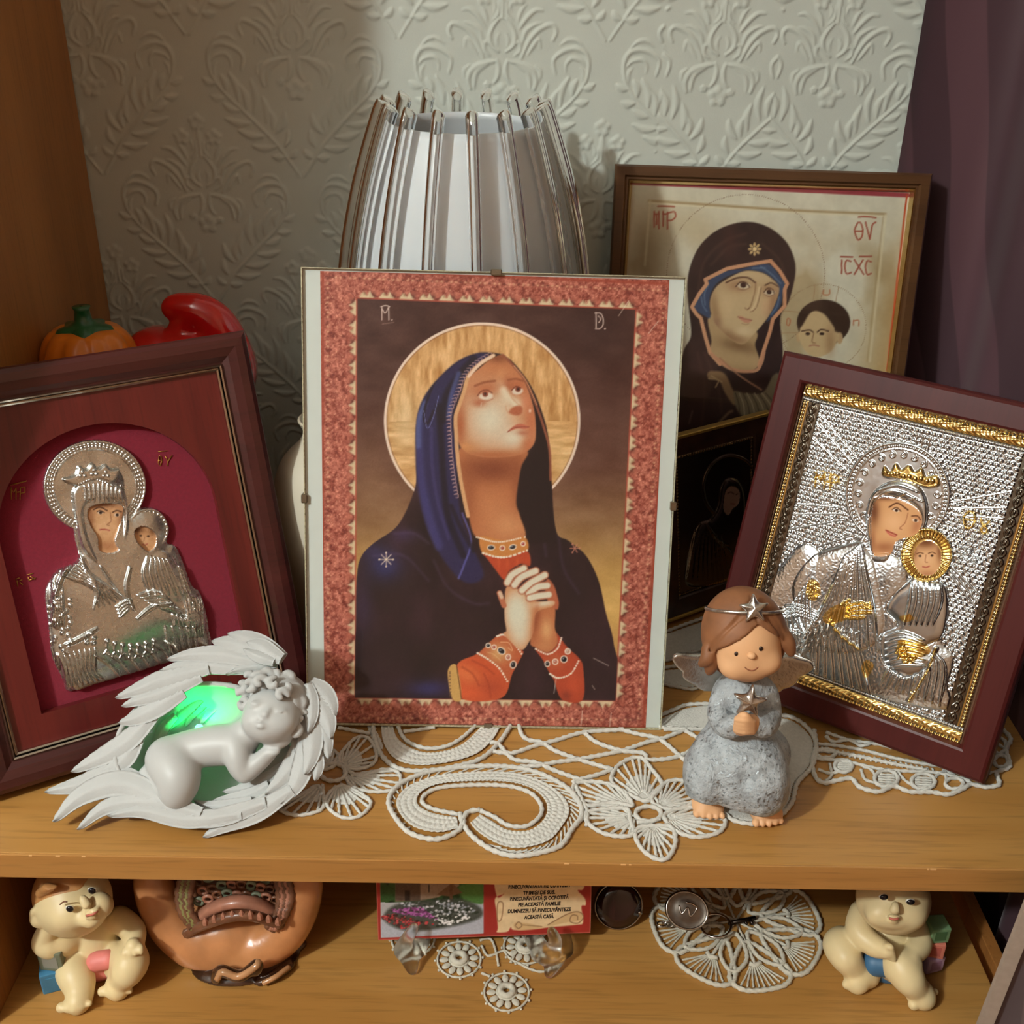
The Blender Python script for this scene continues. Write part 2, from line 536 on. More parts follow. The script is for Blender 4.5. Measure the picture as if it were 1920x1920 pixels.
# ---------------------------------------------------------------- smooth solid bodies (signed distance field -> mesh)
class Field:
    def __init__(s, lo, hi, h):
        s.lo = np.asarray(lo, float); s.h = h
        s.n = np.ceil((np.asarray(hi) - s.lo) / h).astype(int) + 1
        s.ax = [s.lo[k] + h * np.arange(s.n[k]) for k in range(3)]
        s.D = np.full(tuple(s.n), 1.0, np.float32)
    def _sl(s, lo, hi):
        a = np.clip(np.floor((lo - s.lo) / s.h).astype(int), 0, s.n)
        b = np.clip(np.ceil((hi - s.lo) / s.h).astype(int) + 1, 0, s.n)
        sl = tuple(slice(a[k], b[k]) for k in range(3))
        g = np.meshgrid(*[s.ax[k][sl[k]] for k in range(3)], indexing='ij')
        return sl, np.stack(g, -1)
    def _mix(s, sl, d, k, op):
        a = s.D[sl]
        if op == 'u':
            if k > 0:
                hh = np.clip(k - np.abs(a - d), 0, None) / k
                s.D[sl] = np.minimum(a, d) - hh * hh * k * .25
            else: s.D[sl] = np.minimum(a, d)
        elif op == 's':
            d = -d
            if k > 0:
                hh = np.clip(k - np.abs(a - d), 0, None) / k
                s.D[sl] = np.maximum(a, d) + hh * hh * k * .25
            else: s.D[sl] = np.maximum(a, d)
        elif op == 'i':
            s.D[sl] = np.maximum(a, d)
    def ell(s, c, r, k=.002, R=None, op='u'):
        c = np.asarray(c, float); r = np.asarray(r, float) * np.ones(3)
        m = r.max() + k + 3 * s.h
        sl, P_ = s._sl(c - m, c + m)
        if P_.size == 0: return
        q = P_ - c
        if R is not None: q = q @ np.asarray(R)
        k0 = np.sqrt(((q / r) ** 2).sum(-1)); k1 = np.sqrt(((q / r ** 2) ** 2).sum(-1)) + 1e-9
        d = np.where(k0 < 1e-6, -r.min(), k0 * (k0 - 1) / k1)
        s._mix(sl, d, k, op)
    def cap(s, a, b, ra, rb=None, k=.002, op='u'):
        a = np.asarray(a, float); b = np.asarray(b, float); rb = ra if rb is None else rb
        m = max(ra, rb) + k + 3 * s.h
        sl, P_ = s._sl(np.minimum(a, b) - m, np.maximum(a, b) + m)
        if P_.size == 0: return
        ab = b - a; t = np.clip(((P_ - a) @ ab) / (ab @ ab + 1e-12), 0, 1)
        d = np.linalg.norm(P_ - a - t[..., None] * ab, axis=-1) - (ra + (rb - ra) * t)
        s._mix(sl, d, k, op)
    def path(s, pts, rs, k=.001, op='u', n=5):
        pts = np.asarray(pts, float)
        p = crom(pts, n); r = np.interp(np.linspace(0, 1, len(p)), np.linspace(0, 1, len(np.atleast_1d(rs))), np.atleast_1d(rs)) if np.ndim(rs) else np.full(len(p), rs)
        for i in range(len(p) - 1): s.cap(p[i], p[i + 1], r[i], r[i + 1], k, op)
    def plane(s, o, n):
        """keep the side the normal points away from."""
        n = np.asarray(n, float); n = n / np.linalg.norm(n)
        g = np.meshgrid(*s.ax, indexing='ij')
        d = (g[0] - o[0]) * n[0] + (g[1] - o[1]) * n[1] + (g[2] - o[2]) * n[2]
        s.D = np.maximum(s.D, d.astype(np.float32))
    def mesh(s):
        D = s.D.copy()
        D[0] = np.maximum(D[0], s.h); D[-1] = np.maximum(D[-1], s.h); D[:, 0] = np.maximum(D[:, 0], s.h); D[:, -1] = np.maximum(D[:, -1], s.h)
        D[:, :, 0] = np.maximum(D[:, :, 0], s.h); D[:, :, -1] = np.maximum(D[:, :, -1], s.h)
        nx, ny, nz = D.shape
        ins = D < 0
        cs = (nx - 1, ny - 1, nz - 1)
        acc = np.zeros(cs + (3,), np.float32); cnt = np.zeros(cs, np.int16)
        offs = [(i, j, k) for i in (0, 1) for j in (0, 1) for k in (0, 1)]
        sub = lambda o: (slice(o[0], nx - 1 + o[0]), slice(o[1], ny - 1 + o[1]), slice(o[2], nz - 1 + o[2]))
        for ax in range(3):
            for o in offs:
                if o[ax]: continue
                o2 = list(o); o2[ax] = 1
                a = D[sub(o)]; b = D[sub(tuple(o2))]
                x = (a < 0) != (b < 0)
                t = np.where(x, a / np.where(x, a - b, 1), 0)
                for q in range(3):
                    acc[..., q] += np.where(x, (t if q == ax else o[q]), 0)
                cnt += x
        act = cnt > 0
        idx = np.full(cs, -1, np.int64); idx[act] = np.arange(act.sum())
        ijk = np.stack(np.nonzero(act), 1)
        V = (ijk + acc[act] / cnt[act][:, None]) * s.h + s.lo
        Q = []
        for ax in range(3):
            u, v = (ax + 1) % 3, (ax + 2) % 3
            sl0 = [slice(None)] * 3; sl1 = [slice(None)] * 3
            sl0[ax] = slice(0, -1); sl1[ax] = slice(1, None)
            for w in (u, v):
                sl0[w] = slice(1, -1); sl1[w] = slice(1, -1)
            a = ins[tuple(sl0)]; b = ins[tuple(sl1)]
            x = np.nonzero(a != b)
            if len(x[0]) == 0: continue
            base = [x[0].copy(), x[1].copy(), x[2].copy()]
            base[u] = base[u] + 1; base[v] = base[v] + 1
            def cell(du, dv):
                c = [base[0].copy(), base[1].copy(), base[2].copy()]
                c[u] = c[u] - du; c[v] = c[v] - dv
                return idx[c[0], c[1], c[2]]
            q = np.stack([cell(1, 1), cell(0, 1), cell(0, 0), cell(1, 0)], 1)
            fl = ~a[x]
            q[fl] = q[fl][:, ::-1]
            Q.append(q)
        return V, np.vstack(Q)

def relax(V, Q, n=2, lam=.5):
    """a few laplacian smoothing steps on a quad mesh."""
    E = np.vstack([Q[:, [0, 1]], Q[:, [1, 2]], Q[:, [2, 3]], Q[:, [3, 0]]])
    for _ in range(n):
        s = np.zeros_like(V); c = np.zeros(len(V))
        for a, b in ((0, 1), (1, 0)):
            np.add.at(s, E[:, a], V[E[:, b]]); np.add.at(c, E[:, a], 1)
        V = V + lam * (s / c[:, None] - V)
    return V

def rot(ax, a):
    return np.array(Matrix.Rotation(a, 3, ax))

def text_mesh(s, size, bold=0.0, align='CENTER', shear=0.0, ext=.00005):
    cu = bpy.data.curves.new('lettering', 'FONT')
    cu.body = s; cu.size = size; cu.align_x = align; cu.offset = bold; cu.shear = shear; cu.extrude = ext
    o = bpy.data.objects.new('lettering_tmp', cu); COL.objects.link(o)
    dg = bpy.context.evaluated_depsgraph_get()
    me = o.evaluated_get(dg).to_mesh()
    V = np.array([v.co[:] for v in me.vertices]).reshape(-1, 3); F = [tuple(p.vertices) for p in me.polygons]
    o.evaluated_get(dg).to_mesh_clear()
    bpy.data.objects.remove(o)
    return V, F

def pose(bx, by, bz, yaw, tilt, roll=0.0):
    """frame standing on its base line: x along the base, y up the face, z out of the face."""
    e = np.array([math.cos(yaw), math.sin(yaw), 0]); n = np.array([-math.sin(yaw), math.cos(yaw), 0])
    u = math.cos(tilt) * np.array([0, 0, 1.0]) + math.sin(tilt) * n
    c, s_ = math.cos(roll), math.sin(roll)
    e, u = e * c + u * s_, u * c - e * s_
    z = np.cross(e, u)
    M = Matrix.Identity(4)
    for i in range(3):
        M[i][0] = e[i]; M[i][1] = u[i]; M[i][2] = z[i]; M[i][3] = (bx, by, bz)[i]
    return M
def local_of(M, px, py, depth=0.0):
    """photo point -> local (x, y) on the pose's face shifted out by depth."""
    A = np.array(M); o = A[:3, 3] + A[:3, 2] * depth
    p = onp(px, py, o, A[:3, 2]) - A[:3, 3]
    return np.array([p @ A[:3, 0], p @ A[:3, 1]])

def rails(W, H, prof, mat, parent, name='frame_rail', label=None):
    """four mitred mouldings; prof = [(distance in from the outer edge, height), ...] closed section."""
    pr = np.asarray(prof, float); m = len(pr)
    cor = [(0, 0, 1, 1), (W, 0, -1, 1), (W, H, -1, -1), (0, H, 1, -1)]
    out = []
    for k in range(4):
        V = []
        for x, y, sx, sy in (cor[k], cor[(k + 1) % 4]):
            for d, z in pr: V.append((x + sx * d, y + sy * d, z))
        F = [(i, m + i, m + (i + 1) % m, (i + 1) % m) for i in range(m)]
        F += [tuple(range(m)), tuple(range(2 * m - 1, m - 1, -1))]
        out.append(part(name, V, F, mat, parent, smooth=False, label=label))
    return out

def filled(loops, z, depth=0.0):
    """flat face bounded by loops (outer + holes) at height z with walls going down by depth."""
    bm = bmesh.new(); E = []
    for lp in loops:
        vs = [bm.verts.new((float(x), float(y), z)) for x, y in lp]
        E += [bm.edges.new((vs[i], vs[(i + 1) % len(vs)])) for i in range(len(vs))]
    bmesh.ops.triangle_fill(bm, use_beauty=True, edges=E)
    bmesh.ops.recalc_face_normals(bm, faces=bm.faces[:])
    if bm.faces and sum(f.normal.z for f in bm.faces) < 0:
        bmesh.ops.reverse_faces(bm, faces=bm.faces[:])
    bm.verts.index_update()
    V = [v.co[:] for v in bm.verts]; F = [tuple(v.index for v in f.verts) for f in bm.faces]
    bm.free()
    if depth:
        for lp in loops:
            b = len(V); n = len(lp)
            V += [(float(x), float(y), z) for x, y in lp] + [(float(x), float(y), z - depth) for x, y in lp]
            F += [(b + i, b + (i + 1) % n, b + n + (i + 1) % n, b + n + i) for i in range(n)]
    return np.array(V), F
# ================================================================ materials shared
M_BEECH = wood('beech_laminate', (181, 134, 72), (166, 118, 58), rough=.36, axis=0, pores=.22)
M_BEECH_Z = wood('beech_laminate_upright', (170, 114, 58), (154, 100, 48), rough=.4, axis=2, pores=.2)
M_WALL = P('wallpaper', (193, 199, 189), rough=.62, var=.03, scale=40, bump=.00008, bscale=900, spec=.35)
M_ROOM = P('room_paint', (164, 130, 102), rough=.8, var=.04, scale=3)
M_FLOOR = wood('parquet', (120, 78, 45), (92, 58, 34), rough=.4, axis=0)
M_BROWN_BACK = P('hardboard', (96, 62, 36), rough=.7, var=.12, scale=120)

YW = .4          # plane of the papered wall
XL = -.330       # inner face of the left side panel

# ================================================================ wallpaper with raised damask
def damask_tile():
    """height map (mm) of one 153.4 x 200 mm repeat, motif foot at (0,0) and half-dropped copy."""
    W, Hh = 153.4, 200.0
    nx, ny = 307, 400
    gx, gy = np.meshgrid((np.arange(nx) + .5) * W / nx, (np.arange(ny) + .5) * Hh / ny)
    A = Art(gx, gy)
    k = 1 / 14.7
    def cv(p):
        p = np.asarray(p, float)
        return np.stack([(p[:, 0] - (1110 + (1800 - p[:, 1]) * .115)) * k, (1800 - p[:, 1]) * k], 1)
    S = []   # strokes: points (mm from the motif foot), width, height, taper
    def leaf(a, b, w=5.2, bend=.12, h=.9):
        a, b = cv([a, b]); d = b - a; n = np.array([-d[1], d[0]])
        S.append((np.array([a, a + d * .5 + n * bend, b]), w, h, .92))
    def stem(p, w=1.8, h=.7, t=.3): S.append((cv(p), w, h, t))
    stem([(1075, 1900), (985, 1740), (880, 1560), (740, 1390), (560, 1190), (400, 1010), (310, 840), (300, 700)], 2.4, .8)
    for a, b in (((880, 1580), (590, 1570)), ((770, 1470), (470, 1410)), ((640, 1330), (355, 1285)), ((540, 1210), (365, 1130)), ((400, 1070), (250, 1055)), ((950, 1690), (800, 1685)), ((330, 930), (205, 870))):
        leaf(a, b, 5.6, .10)
    for a, b in (((965, 1580), (1030, 1395)), ((890, 1440), (1035, 1205)), ((800, 1340), (812, 1050)), ((690, 1230), (722, 870)), ((545, 1110), (490, 800)), ((985, 1700), (1090, 1610)), ((620, 1180), (590, 930)), ((860, 1400), (870, 1190)), ((430, 1000), (400, 830))):
        leaf(a, b, 5.2, -.12)
    # curled acanthus at the branch end
    stem([(305, 860), (300, 680), (360, 560), (470, 520), (600, 550), (690, 640), (650, 775)], 3.6, .9, .6)
    stem([(330, 700), (390, 640), (500, 620), (550, 690), (535, 755)], 3.0, .8, .8)
    stem([(375, 515), (470, 440), (570, 435), (640, 490)], 3.0, .8, .9)
    stem([(340, 860), (350, 760), (400, 700)], 2.4, .7, .9)
    # drooping leaves under the palmette
    stem([(1165, 655), (1040, 680), (910, 740), (850, 840), (860, 940)], 4.4, .9, .6)
    stem([(1070, 700), (960, 760), (920, 850), (905, 940)], 3.4, .8, .8)
    stem([(900, 690), (820, 750), (810, 850)], 3.0, .7, .9)
    stem([(1190, 640), (1195, 740), (1165, 830), (1120, 880)], 3.0, .9, .7)
    # palmette: teardrop outline and side fronds
    stem([(1260, 225), (1180, 310), (1135, 400), (1145, 500), (1215, 560)], 2.6, .9, .4)
    stem([(1235, 380), (1205, 440), (1215, 510)], 2.2, .7, .8)
    stem([(1120, 600), (1060, 540), (1085, 460), (1140, 500)], 2.6, .8, .7)
    stem([(1040, 620), (1000, 500), (960, 420), (880, 330), (760, 285), (700, 350), (725, 435)], 3.4, .9, .5)
    stem([(985, 600), (930, 500), (880, 430), (850, 520)], 2.8, .8, .8)
    stem([(1050, 480), (1030, 360), (950, 290), (880, 275)], 3.0, .8, .8)
    stem([(1100, 330), (1040, 230), (960, 150), (870, 145)], 3.4, .9, .8)
    stem([(1130, 260), (1100, 150), (1060, 100)], 2.6, .8, .8)
    stem([(1180, 250), (1250, 180), (1265, 60)], 2.2, .8, .6)
    stem([(1215, 170), (1225, 100), (1200, 50)], 2.0, .7, .8)
    stem([(1290, 230), (1300, 60), (1320, -90)], 2.2, .8, .3)
    allS = list(S)
    for p, w, h, t in S:
        q = p.copy(); q[:, 0] *= -1; allS.append((q, w, h, t))
    blobs = []
    def flower(x, y, r=3.4, n=5):
        c = cv([(x, y)])[0]
        for i in range(n):
            a = 2 * PI * i / n + .3
            blobs.append((c[0] + r * math.cos(a), c[1] + r * math.sin(a), r * .72, .9))
        blobs.append((c[0], c[1], r * .4, .5))
    flower(1203, 985, 4.4); flower(1120, 20, 3.6); flower(1480, 20, 3.6); flower(1323, -140, 3.8)
    flower(1050, 900, 1.6); flower(1345, 940, 1.6)
    for ox, oy in ((0, 0), (W, 0), (0, Hh), (W, Hh), (W / 2, Hh / 2), (W / 2, -Hh / 2), (0, -Hh), (W, -Hh), (W / 2, -3 * Hh / 2)):
        o = np.array([ox, oy])
        for p, w, h, t in allS:
            q = p + o
            if q[:, 0].max() < -5 or q[:, 0].min() > W + 5 or q[:, 1].max() < -5 or q[:, 1].min() > Hh + 5: continue
            c = crom(q, 5)
            I = A._sel(c.min(0) - w, c.max(0) + w)
            if not len(I): continue
            d, _, al, L = A._seg(I, c, False)
            ww = w / 2 * (1 - t * np.abs(2 * al / L - 1) ** 1.7)
            A.H[I] = np.maximum(A.H[I], h * np.sqrt(np.clip(1 - (d / np.maximum(ww, .05)) ** 2, 0, 1)))
        for x, y, r, h in blobs:
            x += ox; y += oy
            I = A._sel((x - r, y - r), (x + r, y + r))
            if len(I):
                q = ((A.X[I] - x) ** 2 + (A.Y[I] - y) ** 2) / r ** 2
                A.H[I] = np.maximum(A.H[I], h * np.sqrt(np.clip(1 - q, 0, 1)))
    return A.H.reshape(ny, nx), W, Hh

def build_wall():
    T, W, Hh = damask_tile()
    ny, nx = T.shape
    x0, x1, z0, z1, st = XL - .012, .345, .06, .475, .00108
    xs = np.arange(x0, x1, st); zs = np.arange(z0, z1, st)
    X, Z = np.meshgrid(xs, zs)
    mmx = X * 1000; mmz = Z * 1000 - 318.0
    cx = np.where(mmx < 106, mmx + 165.5, np.where(mmx < 191, mmx - 148.8, mmx - 230.8))   # three strips of paper
    u = (cx % W) / W * nx - .5; v = (mmz % Hh) / Hh * ny - .5
    i0 = np.floor(u).astype(int); j0 = np.floor(v).astype(int); fu = u - i0; fv = v - j0
    g = lambda j, i: T[j % ny, i % nx]
    h = (g(j0, i0) * (1 - fu) + g(j0, i0 + 1) * fu) * (1 - fv) + (g(j0 + 1, i0) * (1 - fu) + g(j0 + 1, i0 + 1) * fu) * fv
    Y = YW - h * .00115
    V = np.stack([X, Y, Z], -1).reshape(-1, 3)
    F = grid_faces(len(xs), len(zs))
    n = len(V)
    xa, xb, za, zb = xs[0], xs[-1], zs[0], zs[-1]
    # plain paper around the part with relief
    def q(a, b, c, d): return [(a, YW, b), (c, YW, b), (c, YW, d), (a, YW, d)]
    ext = q(-2.8, -1.0, xa, 1.62) + q(xb, -1.0, .5, 1.62) + q(xa, -1.0, xb, za) + q(xa, zb, xb, 1.62)
    V = np.vstack([V, np.array(ext)])
    F2 = np.array([[n + 4 * i + j for j in range(4)] for i in range(4)])
    o = obj('wall_back', mesh('wall_back', V, np.vstack([F, F2])), M_WALL, kind='structure')
    o['label'] = 'cream wallpaper with raised damask scroll pattern'
build_wall()

def struct(name, a, b, mat):
    V, F = box2(a, b)
    o = solo(name, V, F, mat, kind='structure', smooth=False)
    return o
struct('wall_left', (-2.86, -3.06, -1.0), (-2.8, .46, 1.62), M_ROOM)
struct('wall_right', (.50, -3.06, -1.0), (.56, .46, 1.62), M_ROOM)
struct('wall_front', (-2.8, -3.06, -1.0), (.50, -3.0, 1.62), M_ROOM)
struct('ceiling', (-2.86, -3.06, 1.62), (.56, .46, 1.66), P('ceiling_paint', (232, 226, 216), rough=.85, var=.02, scale=4))
struct('floor', (-2.86, -3.06, -1.04), (.56, .46, -1.0), M_FLOOR)

# ================================================================ the shelf unit
SH = thing('shelf_board', 'beech shelf board with worn front edge carrying the icons', 'shelf', (0, .2, -.018))
CAB = thing('cabinet', 'open beech cabinet carcass under the icon shelf', 'cabinet', (0, .2, -1.0))
LSH = thing('shelf_board', 'lower beech shelf board carrying baby figurines and doilies', 'shelf', (0, .2, -.168))
TP = thing('side_panel', 'tall beech side panel standing at the left by the wall', 'panel', (XL - .009, .24, 0))
def bpart(t, name, a, b, mat, bev=.0008, label=None):
    V, F = bevel_mesh(*box2(a, b), bev, 2)
    return part(name, V, F, mat, t, smooth=False, label=label, world=True)
bpart(SH, 'board', (XL - .018, .0015, -.018), (.349, .397, 0), M_BEECH)
M_EDGE = wood('edge_band', (184, 134, 74), (172, 121, 62), rough=.38, axis=0, pores=.22)
bpart(SH, 'edge_band', (XL - .018, 0, -.018), (.349, .0015, -.0002), M_EDGE, .0003, label='worn front edge band of the shelf')
bpart(LSH, 'board', (XL, .0015, -.168), (.331, .380, -.150), M_BEECH)
bpart(LSH, 'edge_band', (XL, 0, -.168), (.331, .0015, -.150), M_EDGE, .0003)
bpart(TP, 'board', (XL - .018, .0865, 0), (XL, .397, 1.05), M_BEECH_Z)
bpart(TP, 'edge_band', (XL - .018, .085, 0), (XL, .0865, 1.05), M_BEECH_Z, .0003)
bpart(CAB, 'side_board', (XL - .018, -.001, -.99), (XL, .397, -.0185), M_BEECH_Z)
bpart(CAB, 'side_board', (.340, .0, -.99), (.349, .36, -.1505), M_BEECH_Z)
bpart(CAB, 'back_board', (XL, .385, -.99), (.349, .397, -.0185), M_BROWN_BACK)
bpart(CAB, 'bottom_board', (XL, .0, -.7), (.340, .384, -.682), M_BEECH)
# pale chips along the front edge
rc = random.Random(3)
chipV = []
ch = []
for x in [-.278, -.262, -.247, .035, .068, .072, .246, .249]:
    w = rc.uniform(.0012, .004)
    ch.append(box((x, -.0001, -.0004), (w, .0006, .0007)))
V, F = join(*ch)
part('edge_chip', V, F, P('bare_chipboard', (226, 178, 118), rough=.8), SH, smooth=False, world=True, kind='stuff')

# ================================================================ curtain on the right wall
def build_curtain():
    # plan line: from the papered wall, round the corner, forward along the right wall
    plan = crom([(.289, .392), (.300, .3955), (.330, .3955), (.362, .385), (.372, .345), (.405, .315), (.378, .275), (.412, .235), (.372, .195),
                 (.408, .15), (.368, .105), (.404, .06), (.372, .02), (.40, .0), (.44, .01)], 14)
    plan = resample(plan, .004)
    zs = np.concatenate([np.linspace(-.62, .62, 125)])
    m = len(plan)
    V = []
    s = np.linspace(0, 1, m)
    for z in zs:
        k = 1 + .25 * math.sin(z * 3)
        wob = .006 * np.sin(s * 9 + z * 4) * sm(s, .15, .4) + .003 * np.sin(s * 31 - z * 7) * sm(s, .1, .3)
        off = sm(s, .55, 1) * (-.1 - z) * .02
        x = plan[:, 0] + wob * k + off
        y = plan[:, 1] + .004 * np.sin(s * 20 + z * 6) * sm(s, .2, .5)
        V.append(np.stack([x, y, np.full(m, z)], 1))
    V = np.vstack(V)
    F = grid_faces(m, len(zs))
    mt, nt, b = nodes('jacquard_curtain')
    setp(b, Roughness=.5); b.inputs['Sheen Weight'].default_value = .25; b.inputs['Specular IOR Level'].default_value = .35
    tc = nt.nodes.new('ShaderNodeTexCoord'); mp = nt.nodes.new('ShaderNodeMapping')
    mp.inputs['Scale'].default_value = (1, 1, .55); mp.inputs['Rotation'].default_value = (.5, .2, .3)
    nt.links.new(tc.outputs['Object'], mp.inputs[0])
    w = nt.nodes.new('ShaderNodeTexWave'); w.inputs['Scale'].default_value = 5; w.inputs['Distortion'].default_value = 7; w.inputs['Detail'].default_value = 1; w.inputs['Detail Scale'].default_value = .9
    nt.links.new(mp.outputs[0], w.inputs[0])
    cr = nt.nodes.new('ShaderNodeValToRGB')
    cr.color_ramp.elements[0].position = .42; cr.color_ramp.elements[0].color = (*lin((70, 46, 52)), 1)
    cr.color_ramp.elements[1].position = .5; cr.color_ramp.elements[1].color = (*lin((92, 64, 70)), 1)
    nt.links.new(w.outputs['Fac'], cr.inputs[0]); nt.links.new(cr.outputs[0], b.inputs['Base Color'])
    rr = nt.nodes.new('ShaderNodeMapRange'); rr.inputs[1].default_value = .42; rr.inputs[2].default_value = .5; rr.inputs[3].default_value = .62; rr.inputs[4].default_value = .4
    nt.links.new(w.outputs['Fac'], rr.inputs[0]); nt.links.new(rr.outputs[0], b.inputs['Roughness'])
    t = thing('curtain', 'dark plum satin curtain with leaf pattern hanging at the right', 'curtain', (.38, .15, -.62))
    part('cloth', V, F, mt, t, world=True)
    # the free front edge: a flaring fold in front of the shelf end, with its turned pale hem
    Yf = -.03
    a0, a1 = ony(1920, 1693, Yf), ony(1837, 1917, Yf)      # hem outer line
    b0, b1 = ony(1917, 1753, Yf), ony(1860, 1917, Yf)      # hem inner line
    def at_z(p, q, z): return p + (q - p) * ((z - p[2]) / (q[2] - p[2]))
    zs2 = np.linspace(-.62, .62, 90); L = []; R_ = []
    for z in zs2:
        zz = -.1 + (z + .1) * (1.0 if z < -.1 else .12)
        h0 = at_z(a0, a1, zz)[0]; h1 = at_z(b0, b1, zz)[0]
        if z > -.1:
            d_ = (z + .1) * .05; h0 += d_; h1 += d_
        h1 = max(h1, h0 + .006)
        L += [(h0, Yf, z), (h1, Yf - .002, z), (h1, Yf + .001, z), (h0, Yf + .003, z)]
        for k, x in enumerate(np.linspace(h1 - .001, .455, 22)):
            u = k / 21
            R_.append((x, Yf + .001 + .012 * math.sin(u * 9 + z * 2) * u + .02 * u, z))
    L = np.array(L); n = len(zs2)
    FF = [(i * 4 + j, i * 4 + (j + 1) % 4, (i + 1) * 4 + (j + 1) % 4, (i + 1) * 4 + j) for i in range(n - 1) for j in range(4)]
    part('hem', L, FF, P('curtain_lining', (158, 142, 128), rough=.7, var=.1, scale=200), t, smooth=False, label='pale turned hem of the curtain', world=True)
    part('front_fold', np.array(R_), grid_faces(22, n), mt, t, world=True)
build_curtain()

# ceiling lamp fitting around the bulb (out of view)
_t = thing('ceiling_lamp', 'plain ceiling lamp hanging in the room', 'lamp', (LAMP_POS[0], LAMP_POS[1], 1.62))
part('canopy', *lathe([(.001, -.03), (.05, -.028), (.055, 0)], 24), P('lamp_white', (235, 232, 226), rough=.4), _t)
part('cord', *tube([(0, 0, -.03), (0, 0, -.2)], .003), P('lamp_cord', (220, 216, 210), rough=.5), _t)
# ================================================================ pictures
def proj(p):
    q = np.asarray(p, float) - CAM; d = q @ FW
    return (960 + FPX * (q @ RT) / d, 960 - FPX * (q @ UP) / d)
def quad_of(M, x0, y0, x1, y1, z=0.0):
    A = np.array(M)
    g = lambda x, y: proj(A[:3, 3] + A[:3, 0] * x + A[:3, 1] * y + A[:3, 2] * z)
    return [g(x0, y1), g(x1, y1), g(x1, y0), g(x0, y0)]
def Mcirc(A, cx, cy, r, n=40):
    return [(cx + r * math.cos(2 * PI * i / n), cy + r * math.sin(2 * PI * i / n)) for i in range(n)]
def cz(s, ox, oy):
    return lambda *p: [(ox + x / s, oy + y / s) for x, y in p]

def flat_sheet(name, U, V, A, nx, ny, x0, y0, z, mat, parent, label=None, gain=1.08):
    P_ = np.stack([U.ravel() + x0, V.ravel() + y0, np.full(U.size, z) + A.H], 1)
    c = np.concatenate([np.clip(lin_np(np.clip(A.C, 0, 1)) * gain, 0, .92), np.ones((len(A.C), 1))], 1)
    return part(name, P_, grid_faces(nx, ny), mat, parent, smooth=False, col=c, label=label)

M_STEEL = P('clip_steel', (150, 140, 122), rough=.35, metal=1.0, var=.1, scale=300)
M_WHITEPAPER = P('white_backing_paper', (216, 220, 218), rough=.6, var=.03, scale=90)
M_PANE = pane_glass('thin_glass')
M_GLASSEDGE = P('glass_edge', (206, 200, 168), rough=.3, var=.25, scale=500, rv=.2)

